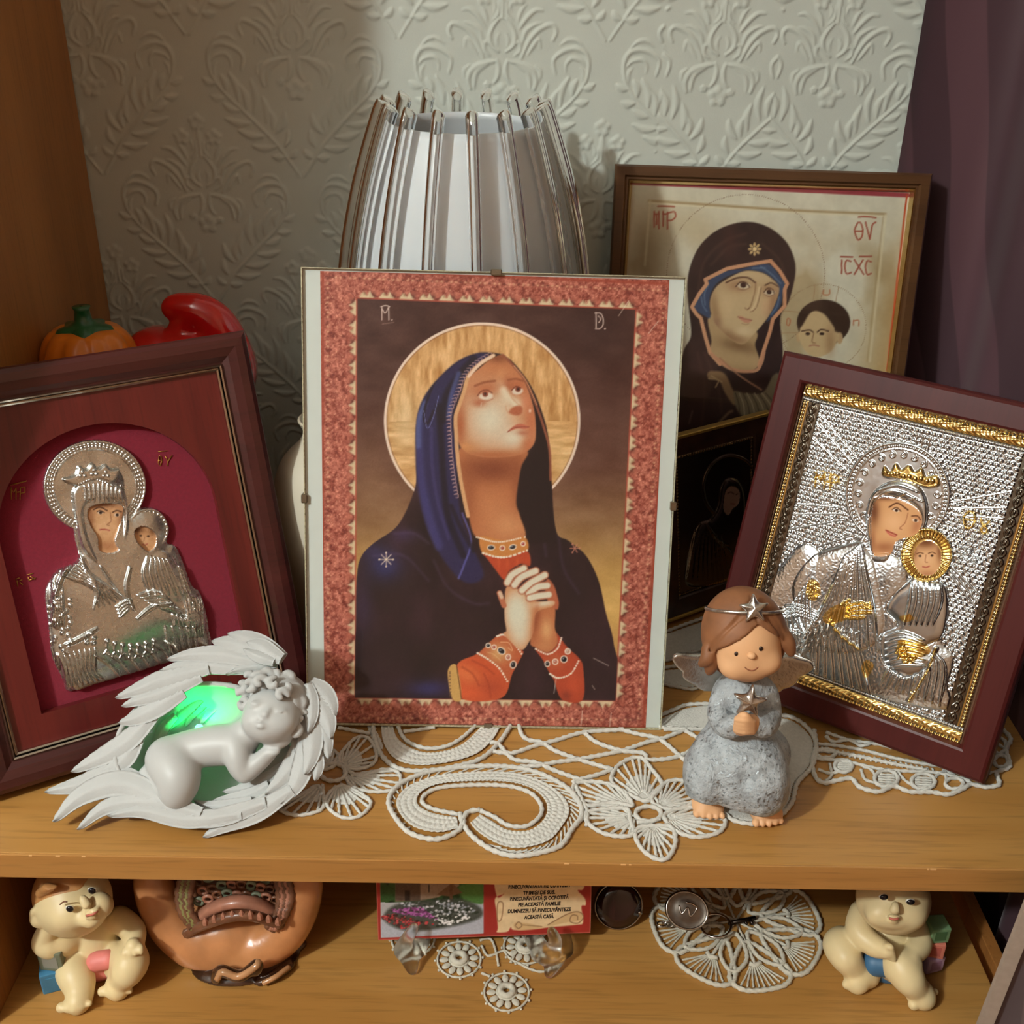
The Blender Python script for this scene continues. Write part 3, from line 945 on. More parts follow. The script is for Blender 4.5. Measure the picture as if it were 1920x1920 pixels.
# ---------------------------------------------------------------- clip frame
def paint_praying(A):
    z5 = cz(2.1338, 560, 480); f = cz(5.334, 780, 600); h = cz(6.4, 820, 1020); v = cz(4.57, 660, 640)
    X, Y = A.X, A.Y
    # ornate red border
    n1 = fbm(X * .16, Y * .16, 4); n2 = fbm(X * .45 + 9, Y * .45, 3)
    A.C[:] = hexc((172, 92, 78)) + (n1[:, None] - .47) * np.array([.5, .48, .44]) + (n2[:, None] - .45) * .4
    A.put(np.clip((n2 - .62) * 6, 0, 1), (226, 176, 140), .7)
    A.put(np.clip((.33 - n1) * 7, 0, 1), (120, 46, 42), .8)
    TL, TR, BR, BL = z5((232, 168), (1350, 212), (1268, 1780), (225, 1768))
    q0, q1, q2, q3 = z5((96, 52), (1490, 112), (1378, 1888), (96, 1876))
    for a, b in ((q0, q1), (q1, q2), (q2, q3), (q3, q0)):
        A.line([a, b], 5, (158, 62, 44), .75, spline=False)
    ins = lambda p, c, k: tuple(np.array(p) + (np.array(c) - np.array(p)) * k)
    cen = (np.array(TL) + np.array(BR)) / 2
    for a, b in ((q0, q1), (q1, q2), (q2, q3), (q3, q0)):
        a, b = np.array(ins(a, cen, .035)), np.array(ins(b, cen, .03))
        L = np.linalg.norm(b - a); n = int(L / 9)
        for i in range(n):
            p = a + (b - a) * (i + .5) / n
            A.blob(p[0], p[1], 2.6, 2.0, (232, 186, 150) if i % 3 else (96, 40, 34), .75)
    for a, b in ((TL, TR), (TR, BR), (BR, BL), (BL, TL)):
        a, b = np.array(a), np.array(b); d = b - a; L = np.linalg.norm(d); d /= L
        nn = np.array([d[1], -d[0]])
        n = max(3, int(round(L / 38)))
        for i in range(n):
            p = a + d * L * (i + .5) / n
            q = p + nn * 9
            A.fill([p - d * 15, p - d * 7 + nn * 12, p + nn * 6, p + d * 6 + nn * 14, p + d * 15, p + d * 12 - nn * 1, p - d * 12 - nn * 1], (226, 212, 176), 2, .85)
            A.blob(q[0] + d[0] * 13, q[1] + d[1] * 13, 4, 5, (60, 34, 26), .8)
            A.blob(q[0] - d[0] * 4, q[1] - d[1] * 4, 3, 3, (120, 92, 60), .5)
            r0 = p + d * L / n * .5
            A.line([r0 - d * 12 + nn * 17, r0 - d * 9 + nn * 9, r0 + nn * 4, r0 + d * 9 + nn * 9, r0 + d * 12 + nn * 17], 1.6, (112, 44, 38), .8)
            A.fill([r0 - d * 10 + nn * 16, r0 - d * 8 + nn * 10, r0 + nn * 6, r0 + d * 8 + nn * 10, r0 + d * 10 + nn * 16], (190, 106, 88), 1.5, .6)
    pic = A.mask([TL, TR, BR, BL], 1.0, spline=False)
    # sky behind the figure
    t = (Y - 560) / 750
    stops = [(0, (70, 38, 34)), (.22, (80, 46, 40)), (.42, (108, 70, 58)), (.56, (140, 100, 68)), (.68, (196, 152, 92)), (.78, (214, 168, 98)), (1, (170, 120, 76))]
    g = np.stack([np.interp(t, [s_[0] for s_ in stops], [s_[1][k] / 255 for s_ in stops]) for k in range(3)], 1)
    g += (fbm(X * .02, Y * .035)[:, None] - .47) * .16
    A.C += (g - A.C) * pic[:, None]
    A.blob(1120, 620, 70, 60, (52, 30, 30), .5, clip=pic); A.blob(700, 900, 50, 90, (150, 108, 76), .35, clip=pic)
    A.line([TL, TR, BR, BL], 2.6, (176, 74, 58), .9, spline=False, closed=True)
    # halo
    cx, cy, rx, ry = 904, 789, 182, 184
    hal = A.ell(cx, cy, rx, ry)
    ang = np.arctan2(Y - cy, X - cx); rr = np.hypot(X - cx, Y - cy)
    wood_ = fbm(X * .03, Y * .12, 4) * (Y > 790) + fbm(X * .12, Y * .03, 4) * (Y <= 790)
    g = hexc((210, 158, 104)) + (wood_[:, None] - .46) * np.array([.42, .48, .5])
    A.C += (g - A.C) * (hal * pic)[:, None]
    A.blob(760, 790, 30, 60, (236, 214, 176), .5, clip=hal); A.blob(1050, 860, 26, 60, (238, 204, 150), .4, clip=hal); A.blob(1030, 950, 40, 40, (196, 138, 80), .5, clip=hal)
    A.line(Mcirc(A, cx, cy, rx, 64), 4.6, (240, 212, 198), 1, closed=True, clip=pic)
    A.line(Mcirc(A, cx, cy, rx - 3.6, 64), 1.2, (120, 76, 60), .7, closed=True, clip=pic)
    # mantle
    rob = A.fill(z5((725, 388), (640, 420), (560, 490), (500, 570), (472, 660), (470, 800), (470, 900), (455, 960), (420, 1040), (380, 1095), (300, 1150), (250, 1205), (232, 1290),
                    (228, 1500), (225, 1770), (700, 1775), (1268, 1782), (1262, 1560), (1230, 1430), (1200, 1300), (1150, 1200), (1080, 1140), (1030, 1100), (1012, 900), (1003, 760), (985, 660), (940, 540), (880, 450), (815, 395)), (46, 26, 30), 1.2, clip=pic)
    rob = rob * pic
    A.C += ((fbm(X * .02, Y * .012, 4) - .45)[:, None] * np.array([.16, .1, .14])) * rob[:, None]
    bl = A.fill(z5((725, 388), (640, 420), (560, 490), (500, 570), (472, 660), (468, 800), (478, 920), (500, 1050), (555, 1180), (640, 1290), (700, 1310), (740, 1270), (690, 1150), (655, 1060), (640, 960), (632, 820), (618, 650), (640, 560), (680, 460), (760, 400)), (44, 38, 78), 3, clip=pic)
    bl = bl * pic
    for pts, w, c, a in ((((480, 640), (480, 760), (490, 900), (520, 1040), (560, 1160)), 34, (64, 60, 118), .75), (((505, 590), (480, 660), (478, 760)), 22, (84, 96, 148), .8),
                         (((560, 470), (520, 560), (500, 640), (515, 670), (540, 620)), 10, (34, 24, 40), .9), (((700, 410), (640, 480), (590, 560), (575, 660)), 26, (30, 22, 34), .8),
                         (((560, 600), (570, 740), (580, 900), (600, 1050), (660, 1200)), 24, (26, 18, 28), .75), (((640, 470), (610, 560), (600, 640)), 18, (74, 84, 138), .8),
                         (((530, 690), (535, 850), (560, 1000), (600, 1130)), 14, (72, 62, 120), .5), (((655, 1030), (690, 1140), (660, 1240), (640, 1290)), 8, (96, 96, 170), .75),
                         (((610, 1000), (650, 1090), (700, 1180)), 16, (30, 20, 30), .7), (((500, 620), (515, 690), (540, 640), (560, 560)), 3, (140, 150, 210), .6)):
        A.line(z5(*pts), w * .47, c, a, f=w * .13, clip=rob)
    for cx_, cy_, a_, b_, c_, al in ((345, 1240, 70, 60, (52, 58, 124), .7), (300, 1180, 60, 40, (60, 56, 110), .5), (420, 1120, 60, 30, (66, 50, 92), .6), (260, 1400, 40, 120, (58, 44, 84), .5),
                                     (520, 1730, 90, 36, (56, 60, 140), .6), (420, 1600, 150, 100, (40, 24, 26), .6), (1120, 1350, 60, 160, (40, 24, 24), .5), (940, 1000, 40, 160, (30, 18, 20), .7)):
        p = z5((cx_, cy_))[0]
        A.blob(p[0], p[1], a_ / 2.13, b_ / 2.13, c_, al, clip=rob)
    for pts in (((380, 1110), (460, 1110), (520, 1150)), ((540, 1220), (600, 1330), (700, 1390), (760, 1390)), ((300, 1200), (420, 1200), (520, 1300)), ((960, 900), (970, 1050), (990, 1200)), ((1040, 1120), (1060, 1250), (1120, 1350))):
        A.line(z5(*pts), 5, (86, 66, 110), .4, f=3, clip=rob)
    # right side of the veil, inside
    A.fill(f((1180, 900), (1200, 1050), (1195, 1250), (1060, 1420), (1040, 1650), (1000, 1900), (1020, 2200), (1380, 2200), (1370, 1920), (1350, 1400), (1310, 1120), (1230, 900), (1150, 760)), (36, 20, 22), 2, clip=rob)
    # neck
    nk = A.fill(z5((645, 770), (655, 900), (680, 1040), (710, 1125), (800, 1150), (905, 1130), (885, 1040), (870, 980), (888, 850), (915, 780), (800, 760)), (190, 116, 76), 2)
    A.blob(922, 880, 60, 26, (126, 60, 38), .85, clip=nk); A.blob(880, 930, 16, 60, (150, 80, 50), .6, clip=nk); A.blob(955, 985, 36, 26, (222, 158, 112), .7, clip=nk); A.blob(968, 900, 12, 60, (150, 80, 52), .6, clip=nk); A.blob(920, 950, 26, 30, (206, 134, 92), .5, clip=nk)
    # face
    fa = A.fill(f((870, 350), (740, 400), (640, 480), (530, 580), (470, 760), (415, 940), (410, 1100), (432, 1240), (520, 1330), (700, 1372), (900, 1368), (1040, 1345), (1140, 1290), (1192, 1200), (1197, 1050), (1180, 900), (1130, 720), (1060, 560), (960, 440)), (198, 122, 80), 1.5)
    B = lambda x, y, rx_, ry_, c, a, ang=0: A.blob(780 + x / 5.334, 600 + y / 5.334, rx_ / 5.334, ry_ / 5.334, c, a, ang, clip=fa)
    B(740, 990, 290, 320, (226, 214, 194), .97); B(980, 1180, 150, 110, (226, 214, 196), .9); B(880, 760, 60, 130, (224, 206, 182), .8, -.35); B(840, 470, 170, 90, (196, 120, 78), .8)
    B(860, 540, 60, 60, (216, 150, 106), .6); B(440, 1050, 60, 220, (170, 86, 50), .8); B(520, 1290, 110, 60, (206, 140, 90), .7); B(760, 1350, 330, 46, (176, 98, 60), .85)
    B(1150, 1000, 60, 230, (196, 110, 76), .8); B(1120, 1250, 70, 80, (190, 104, 66), .7); B(690, 700, 150, 80, (186, 104, 68), .85, -.2); B(1010, 660, 100, 80, (184, 100, 66), .85)
    B(630, 830, 70, 40, (180, 90, 58), .75); B(930, 650, 40, 90, (176, 96, 64), .7, -.3); B(820, 380, 120, 50, (120, 62, 40), .7); B(1090, 820, 50, 80, (214, 132, 100), .6); B(1010, 840, 50, 70, (226, 208, 186), .7, -.3)
    ln = lambda pts, w, c, a=1., ff=.8: A.line(f(*pts), w / 5.334, c, a, f=ff, clip=fa)
    ln([(590, 660), (680, 625), (790, 610)], 22, (150, 80, 52), .85, 1.4); ln([(920, 600), (1000, 590), (1070, 610)], 18, (150, 80, 52), .8, 1.4)
    A.put(A.ell(780 + 700 / 5.334, 600 + 762 / 5.334, 13, 6.5, 1.2, -.05), (230, 214, 200), .95, fa); A.put(A.ell(780 + 692 / 5.334, 600 + 742 / 5.334, 5.6, 5.2, 1), (140, 66, 46), .95, fa); A.put(A.ell(780 + 692 / 5.334, 600 + 740 / 5.334, 2.4, 2.4, .8), (58, 26, 20), 1, fa)
    A.put(A.ell(780 + 1015 / 5.334, 600 + 712 / 5.334, 10.5, 6.5, 1.2, -.15), (226, 208, 194), .95, fa); A.put(A.ell(780 + 1020 / 5.334, 600 + 694 / 5.334, 5.2, 5, 1), (132, 60, 44), .95, fa); A.put(A.ell(780 + 1021 / 5.334, 600 + 692 / 5.334, 2.3, 2.3, .8), (54, 24, 20), 1, fa)
    ln([(615, 760), (650, 715), (710, 700), (760, 730)], 10, (120, 56, 40), .9); ln([(955, 705), (1000, 665), (1050, 680)], 10, (120, 56, 40), .9); ln([(625, 800), (700, 815), (770, 790)], 7, (190, 110, 84), .8)
    ln([(878, 700), (930, 780), (1000, 845)], 60, (230, 214, 192), .8, 4)
    ln([(940, 700), (960, 780), (1030, 850), (1062, 880)], 12, (206, 150, 116), .7, 1.6)
    A.fill(f((930, 930), (960, 880), (1010, 858), (1058, 870), (1060, 930), (1010, 955)), (178, 92, 62), 2, .9, clip=fa); ln([(930, 940), (905, 900), (900, 860)], 10, (210, 150, 118), .7, 1.4)
    A.fill(f((915, 1120), (960, 1075), (1010, 1045), (1060, 1040), (1130, 1070), (1090, 1090), (1010, 1088), (950, 1110)), (196, 104, 82), 1.2, .95, clip=fa)
    ln([(915, 1122), (980, 1080), (1060, 1070), (1130, 1072)], 7, (140, 62, 48), .9); B(1070, 1130, 60, 26, (176, 96, 70), .7)
    ln([(655, 830), (650, 860)], 6, (240, 226, 214), .8); B(1140, 910, 12, 18, (250, 236, 226), .8); B(480, 1265, 50, 40, (216, 146, 96), .8)
    # embroidered edge of the veil
    A.line(f((775, 355), (640, 440), (525, 565), (478, 720), (430, 860), (395, 975), (402, 1150), (412, 1330), (440, 1560), (485, 1800), (520, 1960)), 7.2, (216, 164, 120), 1, f=1)
    for i, p in enumerate(resample(crom(f((740, 345), (600, 430), (480, 560), (420, 720), (360, 860), (330, 975), (335, 1150), (345, 1330), (372, 1560), (405, 1760)), 8), 7)):
        A.line([(p[0] - 4, p[1] - 2.5), (p[0] + 2.5, p[1] - 3), (p[0] + 3, p[1] + 3), (p[0] - 1, p[1] + 3)], 1.3, (226, 178, 168), .85)
    A.line(f((775, 355), (640, 440), (525, 565)), 5, (236, 206, 186), .9)
    A.line(f((870, 350), (985, 470), (1100, 620), (1200, 850), (1280, 1080), (1335, 1300), (1345, 1600)), 4.6, (150, 84, 62), .95, f=1)
    A.line(f((980, 460), (1100, 610), (1210, 850)), 1.6, (222, 160, 120), .9)
    # collar and dress
    A.fill(h((520, -90), (540, 110), (700, 160), (850, 160), (1080, 90), (1050, -80), (800, -40)), (206, 132, 70), 1.5)
    A.fill(h((540, 110), (700, 158), (850, 158), (1080, 90), (1115, 260), (1000, 240), (860, 330), (800, 430), (690, 300), (590, 170)), (188, 72, 42), 1.5)
    for x in (740, 840, 960): A.blob(820 + x / 6.4, 1020 + 230 / 6.4, 3, 12, (214, 96, 58), .5)
    def pearls(pts, n, r=2.0, c=(244, 226, 214)):
        for p in resample(crom(pts, 8), 1e9) if n < 2 else crom(pts, 12)[np.linspace(0, len(crom(pts, 12)) - 1, n).astype(int)]:
            A.put(A.ell(p[0], p[1], r, r, .7), c, .95)
    pearls(h((545, 110), (700, 155), (850, 155), (1075, 80)), 24); pearls(z5((712, 1125), (800, 1145), (905, 1125)), 24, 1.7)
    def jewel(p, rx_, ry_, ang=0, c=(28, 24, 34)):
        A.put(A.ell(p[0], p[1], rx_ + 2, ry_ + 2, .8, ang), (244, 226, 214), .95); A.put(A.ell(p[0], p[1], rx_, ry_, .8, ang), c, 1); A.blob(p[0] - rx_ * .3, p[1] - ry_ * .3, rx_ * .35, ry_ * .3, (220, 220, 230), .8)
    for p, a_, b_, g_, c_ in (((645, 45), 5.5, 3.4, 0, (28, 24, 34)), ((780, 50), 3.4, 3.4, 0, (170, 70, 50)), ((905, 40), 5.5, 3.4, -.3, (28, 24, 34)), ((1030, 0), 3, 3, 0, (170, 60, 60))): jewel(h(p)[0], a_, b_, g_, c_)
    # sleeves
    sl = A.fill(h((230, 1465), (450, 1335), (520, 1290), (700, 1120), (800, 1088), (1010, 1270), (1022, 1330), (900, 1560), (770, 1850), (280, 1852)), (204, 86, 50), 1.2)
    A.blob(875, 1265, 30, 16, (226, 120, 72), .8, .5, clip=sl); A.blob(920, 1290, 26, 18, (160, 62, 44), .5, clip=sl); A.blob(880, 1300, 30, 10, (226, 96, 56), .6, clip=sl)
    for pts in (((300, 1480), (420, 1560), (500, 1700)), ((420, 1400), (560, 1470), (680, 1560)), ((560, 1560), (620, 1700), (640, 1840))): A.line(h(*pts), 3, (160, 58, 34), .6, f=2, clip=sl)
    cf = A.fill(h((470, 1315), (710, 1110), (800, 1088), (1012, 1285), (900, 1520), (845, 1660), (700, 1450)), (188, 92, 58), 1.5, clip=sl)
    A.blob(935, 1225, 20, 18, (222, 176, 120), .8, clip=cf); A.line(h((760, 1180), (860, 1190), (900, 1280), (850, 1250)), 1.5, (240, 200, 160), .7); A.line(h((600, 1300), (680, 1330), (760, 1400)), 1.5, (236, 196, 150), .6)
    pearls(h((480, 1310), (600, 1380), (740, 1490), (840, 1650)), 22, 1.8); pearls(h((715, 1110), (800, 1092), (900, 1170), (1012, 1320)), 20, 1.8)
    for p, a_, b_, g_, c_ in (((610, 1220), 3.4, 3, 0, (30, 22, 28)), ((680, 1240), 3, 3, 0, (180, 80, 60)), ((768, 1285), 6.4, 4.4, .6, (24, 20, 28)), ((850, 1360), 3.6, 4, 0, (190, 110, 90)), ((910, 1450), 4.4, 5.4, .2, (26, 20, 26))): jewel(h(p)[0], a_, b_, g_, c_)
    A.fill(h((125, 1525), (232, 1465), (288, 1852), (175, 1852)), (206, 160, 96), 1); A.line(h((150, 1540), (150, 1680), (160, 1850)), 4, (120, 84, 60), .7, dash=(6, 3.5)); A.line(h((232, 1465), (288, 1852)), 1.6, (70, 30, 20), .8)
    sr = A.fill(h((1170, 1250), (1330, 1305), (1440, 1200), (1430, 1070), (1560, 1240), (1700, 1370), (1752, 1500), (1745, 1872), (1500, 1872), (1400, 1640), (1340, 1540), (1270, 1400)), (180, 70, 44), 1.2)
    A.blob(1075, 1285, 14, 22, (206, 84, 54), .7, clip=sr); A.blob(1040, 1240, 20, 16, (206, 120, 80), .5, clip=sr); A.blob(1062, 1305, 10, 10, (110, 44, 40), .5, clip=sr)
    pearls(h((1180, 1260), (1320, 1325), (1440, 1260), (1490, 1130)), 22, 1.7); pearls(h((1350, 1560), (1450, 1610), (1600, 1560), (1695, 1410)), 22, 1.8)
    for p, a_, b_, c_ in (((1320, 1440), 3.4, 4, (30, 22, 26)), ((1415, 1415), 4, 4, (190, 110, 90)), ((1520, 1385), 5, 5, (26, 22, 28)), ((1565, 1290), 4, 4, (200, 150, 130))): jewel(h(p)[0], a_, b_, 0, c_)
    # hands
    hr = A.fill(h((1190, 830), (1400, 740), (1410, 1000), (1432, 1080), (1440, 1200), (1330, 1302), (1180, 1245), (1115, 1170)), (190, 112, 74), 1.2)
    A.blob(1025, 1182, 12, 22, (228, 172, 122), .85, clip=hr); A.blob(1005, 1160, 8, 34, (140, 66, 44), .6, .15, clip=hr); A.blob(1020, 1212, 18, 8, (206, 140, 96), .6, clip=hr)
    A.fill(h((1330, 420), (1400, 500), (1440, 620), (1460, 720), (1440, 790), (1380, 760), (1330, 700), (1290, 500)), (186, 100, 70), 1.5)
    hl = A.fill(h((830, 520), (808, 700), (808, 900), (828, 1040), (800, 1088), (1000, 1272), (1105, 1170), (1152, 1050), (1192, 825), (1385, 750), (1392, 685), (1200, 690), (1080, 620), (960, 540)), (206, 140, 98), 1.2)
    A.blob(970, 1150, 24, 44, (224, 216, 198), 1, -.05, clip=hl, p=2); A.blob(975, 1190, 18, 26, (224, 214, 196), .8, clip=hl); A.blob(1020, 1132, 22, 6, (226, 214, 196), .9, -.15, clip=hl); A.blob(1003, 1165, 5, 34, (186, 100, 66), .7, .15, clip=hl)
    A.line(h((745, 590), (770, 660), (800, 740)), 10, (190, 110, 80), 1, f=1); A.line(h((750, 590), (772, 640)), 7, (226, 200, 178), .9, f=1.4)
    for a_, b_, c_ in (((840, 465), (900, 370), (1040, 295)), ((925, 495), (1010, 400), (1180, 325)), ((1015, 560), (1120, 470), (1290, 375)), ((1100, 600), (1200, 520), (1320, 500)), ((1110, 650), (1220, 625), (1340, 610))):
        A.line(h(a_, b_, c_), 15.5, (176, 92, 62), 1, f=1.2); A.line(h(a_, b_, c_), 11.5, (226, 214, 196), 1, f=1.8)
    # stars, monogram, scuffs
    def star(cx_, cy_, r, n=8, c=(232, 208, 186)):
        for i in range(n):
            a = PI * 2 * i / n
            A.line([(cx_, cy_), (cx_ + r * math.cos(a), cy_ + r * math.sin(a))], 1.6, c, .95, spline=False)
            if i % 2 == 0: A.put(A.ell(cx_ + r * math.cos(a), cy_ + r * math.sin(a), 1.8, 1.8, .7), c, .9)
    star(*z5((350, 1215))[0], 13); star(*z5((1105, 1170))[0], 9, 6, (200, 130, 110))
    L = (216, 192, 184)
    for pts in (((333, 256), (333, 206)), ((333, 212), (346, 228), (360, 205)), ((360, 203), (361, 256)), ((328, 203), (348, 198), (364, 203)), ((1190, 226), (1190, 290)), ((1186, 228), (1208, 230), (1218, 250), (1218, 275), (1206, 290), (1188, 291)), ((1199, 240), (1209, 252), (1201, 266))):
        A.line(z5(*pts), 2.0, L, .95)
    for p in z5((373, 256), (1226, 291)): A.put(A.ell(p[0], p[1], 1.5, 1.5, .7), L, .95)
    A.line(z5((335, 272), (380, 266)), 2, (170, 140, 130), .5)
    for pts in (((1320, 180), (1280, 240)), ((1440, 260), (1400, 310)), ((1180, 1610), (1240, 1640)), ((1175, 1720), (1185, 1735)), ((1030, 1690), (1022, 1750)), ((1135, 1820), (1130, 1880)), ((1250, 1830), (1245, 1885))):
        A.line(z5(*pts), 1.2, (236, 226, 214), .75, spline=False)
    A.C += (RNG.random((len(X), 1)) - .5) * .03

def build_clip_frame():
    W, H = .24, .302
    M = pose(-.1363, .1213, .0035, .022, .2731, -.0162)
    t = thing('clip_frame', 'frameless clip frame with red-bordered print of a praying veiled woman', 'picture frame', M=M)
    part('backing_board', *box2((0, 0, -.0045), (W, H, -.0012)), M_BROWN_BACK, t, smooth=False)
    part('white_mount', *box2((.0006, .0006, -.0011), (W - .0006, H - .0006, -.0006)), M_WHITEPAPER, t, smooth=False)
    x0 = (local_of(M, 603, 505)[0] + local_of(M, 606, 1357)[0]) / 2; x1 = (local_of(M, 1259, 532)[0] + local_of(M, 1207, 1365)[0]) / 2
    y0, y1 = .0006, local_of(M, 1259, 531)[1]
    y1 = min(y1 + .002, H - .001)
    U, V, A, nx, ny = sheet(x1 - x0, y1 - y0, quad_of(M, x0, y0, x1, y1), 400)
    paint_praying(A)
    flat_sheet('print', U, V, A, nx, ny, x0, y0, -.0004, paint_mat('printed_paper', rough=.5), t, label='printed picture of a woman in a blue veil praying')
    part('glass_pane', *box2((0, 0, 0), (W, H, .002)), M_PANE, t, smooth=False)
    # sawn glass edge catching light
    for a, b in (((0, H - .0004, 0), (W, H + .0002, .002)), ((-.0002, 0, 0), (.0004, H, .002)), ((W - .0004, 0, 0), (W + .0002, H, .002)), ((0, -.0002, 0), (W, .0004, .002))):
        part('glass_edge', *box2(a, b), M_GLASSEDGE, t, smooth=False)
    for cx_, cy_, w, h_ in ((W * .505, H, .007, .004), (0, H * .515, .004, .006), (W, H * .515, .004, .006), (W * .51, 0, .006, .004)):
        V_, F_ = bevel_mesh(*box((cx_, cy_, -.0012), (w, h_, .0078)), .0006, 1)
        part('metal_clip', V_, F_, M_STEEL, t, smooth=False)
    # easel strut behind
    part('strut', *box((W / 2, .088, -.0255), (.03, .128, .003), rot('X', .27)), M_BROWN_BACK, t, smooth=False)
build_clip_frame()

# ---------------------------------------------------------------- large framed icon print at the back right
def paint_big_icon(A):
    z = cz(3.0968, 1140, 290); b = cz(6.858, 1280, 400)
    X, Y = A.X, A.Y
    n = fbm(X * .012, Y * .009, 4); n2 = fbm(X * .05 + 3, Y * .03, 3)
    A.C[:] = hexc((212, 203, 184)) + (n2[:, None] - .47) * .1
    A.put(np.clip((n - .42) * 4, 0, 1) * sm(Y, 380, 520), (150, 118, 74), .55)
    A.blob(1215, 470, 36, 90, (120, 94, 62), .6); A.blob(1290, 420, 60, 40, (176, 150, 112), .4); A.blob(1670, 600, 40, 80, (156, 116, 62), .5); A.blob(1660, 700, 60, 80, (170, 122, 60), .5)
    A.line(z((130, 160), (1740, 235)), 9, (156, 62, 70), 1, spline=False); A.line(z((1735, 235), (1620, 1250)), 3.5, (186, 74, 40), 1, spline=False); A.line(z((135, 160), (80, 720)), 3, (150, 60, 56), .8, spline=False)
    A.line(z((240, 268), (560, 290), (1100, 325), (1610, 345)), 5, (168, 140, 102), .9, f=2); A.line(z((240, 280), (560, 302), (1100, 337), (1600, 357)), 3, (222, 208, 178), .7, f=1.5)
    A.line(z((245, 270), (215, 640)), 4, (206, 190, 160), .7, f=2); A.line(z((1612, 350), (1520, 1200)), 4, (218, 204, 172), .7, f=2); A.line(z((1598, 360), (1505, 1200)), 2, (160, 126, 80), .5, f=2)
    A.line(Mcirc(A, *z((800, 690))[0], 148, 60), 1.4, (120, 84, 62), .8, closed=True, dash=(4.2, 2.2))
    red = (160, 76, 58)
    for pts in (((268, 330), (268, 420)), ((268, 345), (295, 345)), ((295, 330), (295, 430)), ((320, 330), (320, 415)), ((282, 350), (282, 405)), ((320, 345), (345, 345)), ((345, 335), (345, 430)), ((345, 340), (385, 332), (392, 360), (370, 380), (347, 382)), ((290, 300), (340, 300), (385, 303)),
                ((1450, 395), (1432, 440), (1450, 492), (1472, 480), (1480, 440), (1468, 398), (1450, 395)), ((1435, 445), (1478, 445)), ((1495, 392), (1520, 490)), ((1520, 490), (1535, 410), (1555, 392)), ((1455, 362), (1500, 360), (1555, 366)),
                ((1357, 612), (1357, 690)), ((1410, 620), (1385, 615), (1375, 650), (1385, 690), (1412, 685)), ((1430, 610), (1485, 695)), ((1480, 612), (1430, 695)), ((1528, 622), (1505, 618), (1495, 655), (1505, 695), (1528, 690)), ((1352, 592), (1420, 594)), ((1460, 592), (1530, 590))):
        A.line(z(*pts), 3.0, red, .95)
    # child's halo
    A.line(Mcirc(A, *z((1250, 1000))[0], 80, 40), 1.2, (140, 104, 72), .8, closed=True, dash=(3.8, 2))
    for pts in (((1005, 905), (1110, 915)), ((1010, 1035), (1095, 1035)), ((1200, 755), (1195, 840)), ((1340, 765), (1320, 860))): A.line(z(*pts), 1.2, (160, 120, 84), .8)
    for pts in (((1252, 785), (1250, 810), (1268, 815), (1285, 810), (1288, 785)), ((1040, 955), (1038, 985), (1052, 990), (1058, 960), (1045, 950)), ((1425, 960), (1425, 990)), ((1425, 965), (1455, 962), (1456, 992))): A.line(z(*pts), 2, (176, 96, 60), .9)
    # veil
    ve = A.fill(z((800, 390), (650, 430), (540, 520), (480, 640), (460, 760), (470, 900), (482, 1050), (440, 1140), (415, 1300), (400, 1700), (1000, 1700), (1000, 1400), (1015, 1150), (1000, 950), (1050, 850), (1087, 700), (1080, 600), (1030, 500), (930, 420)), (54, 35, 34), 1.4)
    A.C += ((fbm(X * .03, Y * .02, 3) - .46)[:, None] * np.array([.12, .08, .07])) * ve[:, None]
    for pts in (((520, 800), (560, 620), (680, 500), (800, 460)), ((600, 640), (700, 540), (800, 520)), ((560, 1150), (640, 1350), (660, 1500)), ((900, 520), (1000, 620), (1030, 760)), ((520, 1150), (560, 1350), (540, 1600))):
        A.line(z(*pts), 5, (86, 60, 54), .5, f=3, clip=ve)
    A.blob(1370, 450, 14, 34, (70, 40, 36), .6, clip=ve); A.blob(1310, 720, 20, 60, (64, 36, 34), .6, clip=ve)
    # neck, cap, face
    nk = A.fill(b((360, 1300), (370, 1640), (345, 1790), (470, 1930), (650, 2030), (860, 2040), (990, 1920), (930, 1700), (925, 1500)), (178, 146, 108), 1.5)
    A.blob(1385, 648, 36, 12, (120, 86, 58), .8, .2, clip=nk); A.blob(1375, 700, 40, 14, (150, 116, 80), .5, clip=nk)
    A.fill(b((540, 750), (330, 870), (220, 1050), (150, 1220), (250, 1300), (355, 1340), (340, 1130), (400, 950), (540, 830), (760, 745), (900, 700)), (60, 72, 100), 1.5)
    A.fill(b((800, 705), (1100, 655), (1235, 790), (1315, 905), (1290, 1000), (1260, 1180), (1150, 1330), (1080, 1390), (1200, 1150), (1240, 1000), (1200, 880), (1060, 770), (900, 735)), (58, 74, 104), 1.5)
    for pts in (((240, 1080), (260, 1180), (310, 1260)), ((330, 920), (280, 1040), (290, 1180)), ((1000, 680), (1140, 780), (1260, 900)), ((900, 705), (1060, 700)), ((1240, 1080), (1210, 1200), (1140, 1300))): A.line(b(*pts), 2.4, (104, 124, 152), .7, f=1)
    fa = A.fill(b((760, 752), (560, 850), (420, 960), (352, 1130), (370, 1300), (420, 1420), (520, 1530), (650, 1640), (780, 1680), (900, 1570), (1010, 1450), (1100, 1330), (1180, 1180), (1240, 1000), (1210, 900), (1060, 780), (900, 740)), (198, 168, 130), 1.4)
    B = lambda x, y, rx_, ry_, c, a, ang=0: A.blob(1280 + x / 6.858, 400 + y / 6.858, rx_ / 6.858, ry_ / 6.858, c, a, ang, clip=fa)
    B(420, 1250, 70, 260, (150, 112, 78), .8, -.15); B(620, 1590, 260, 80, (146, 106, 76), .9, .3); B(1160, 1150, 60, 220, (162, 116, 84), .8, .25); B(800, 820, 200, 50, (206, 178, 142), .6)
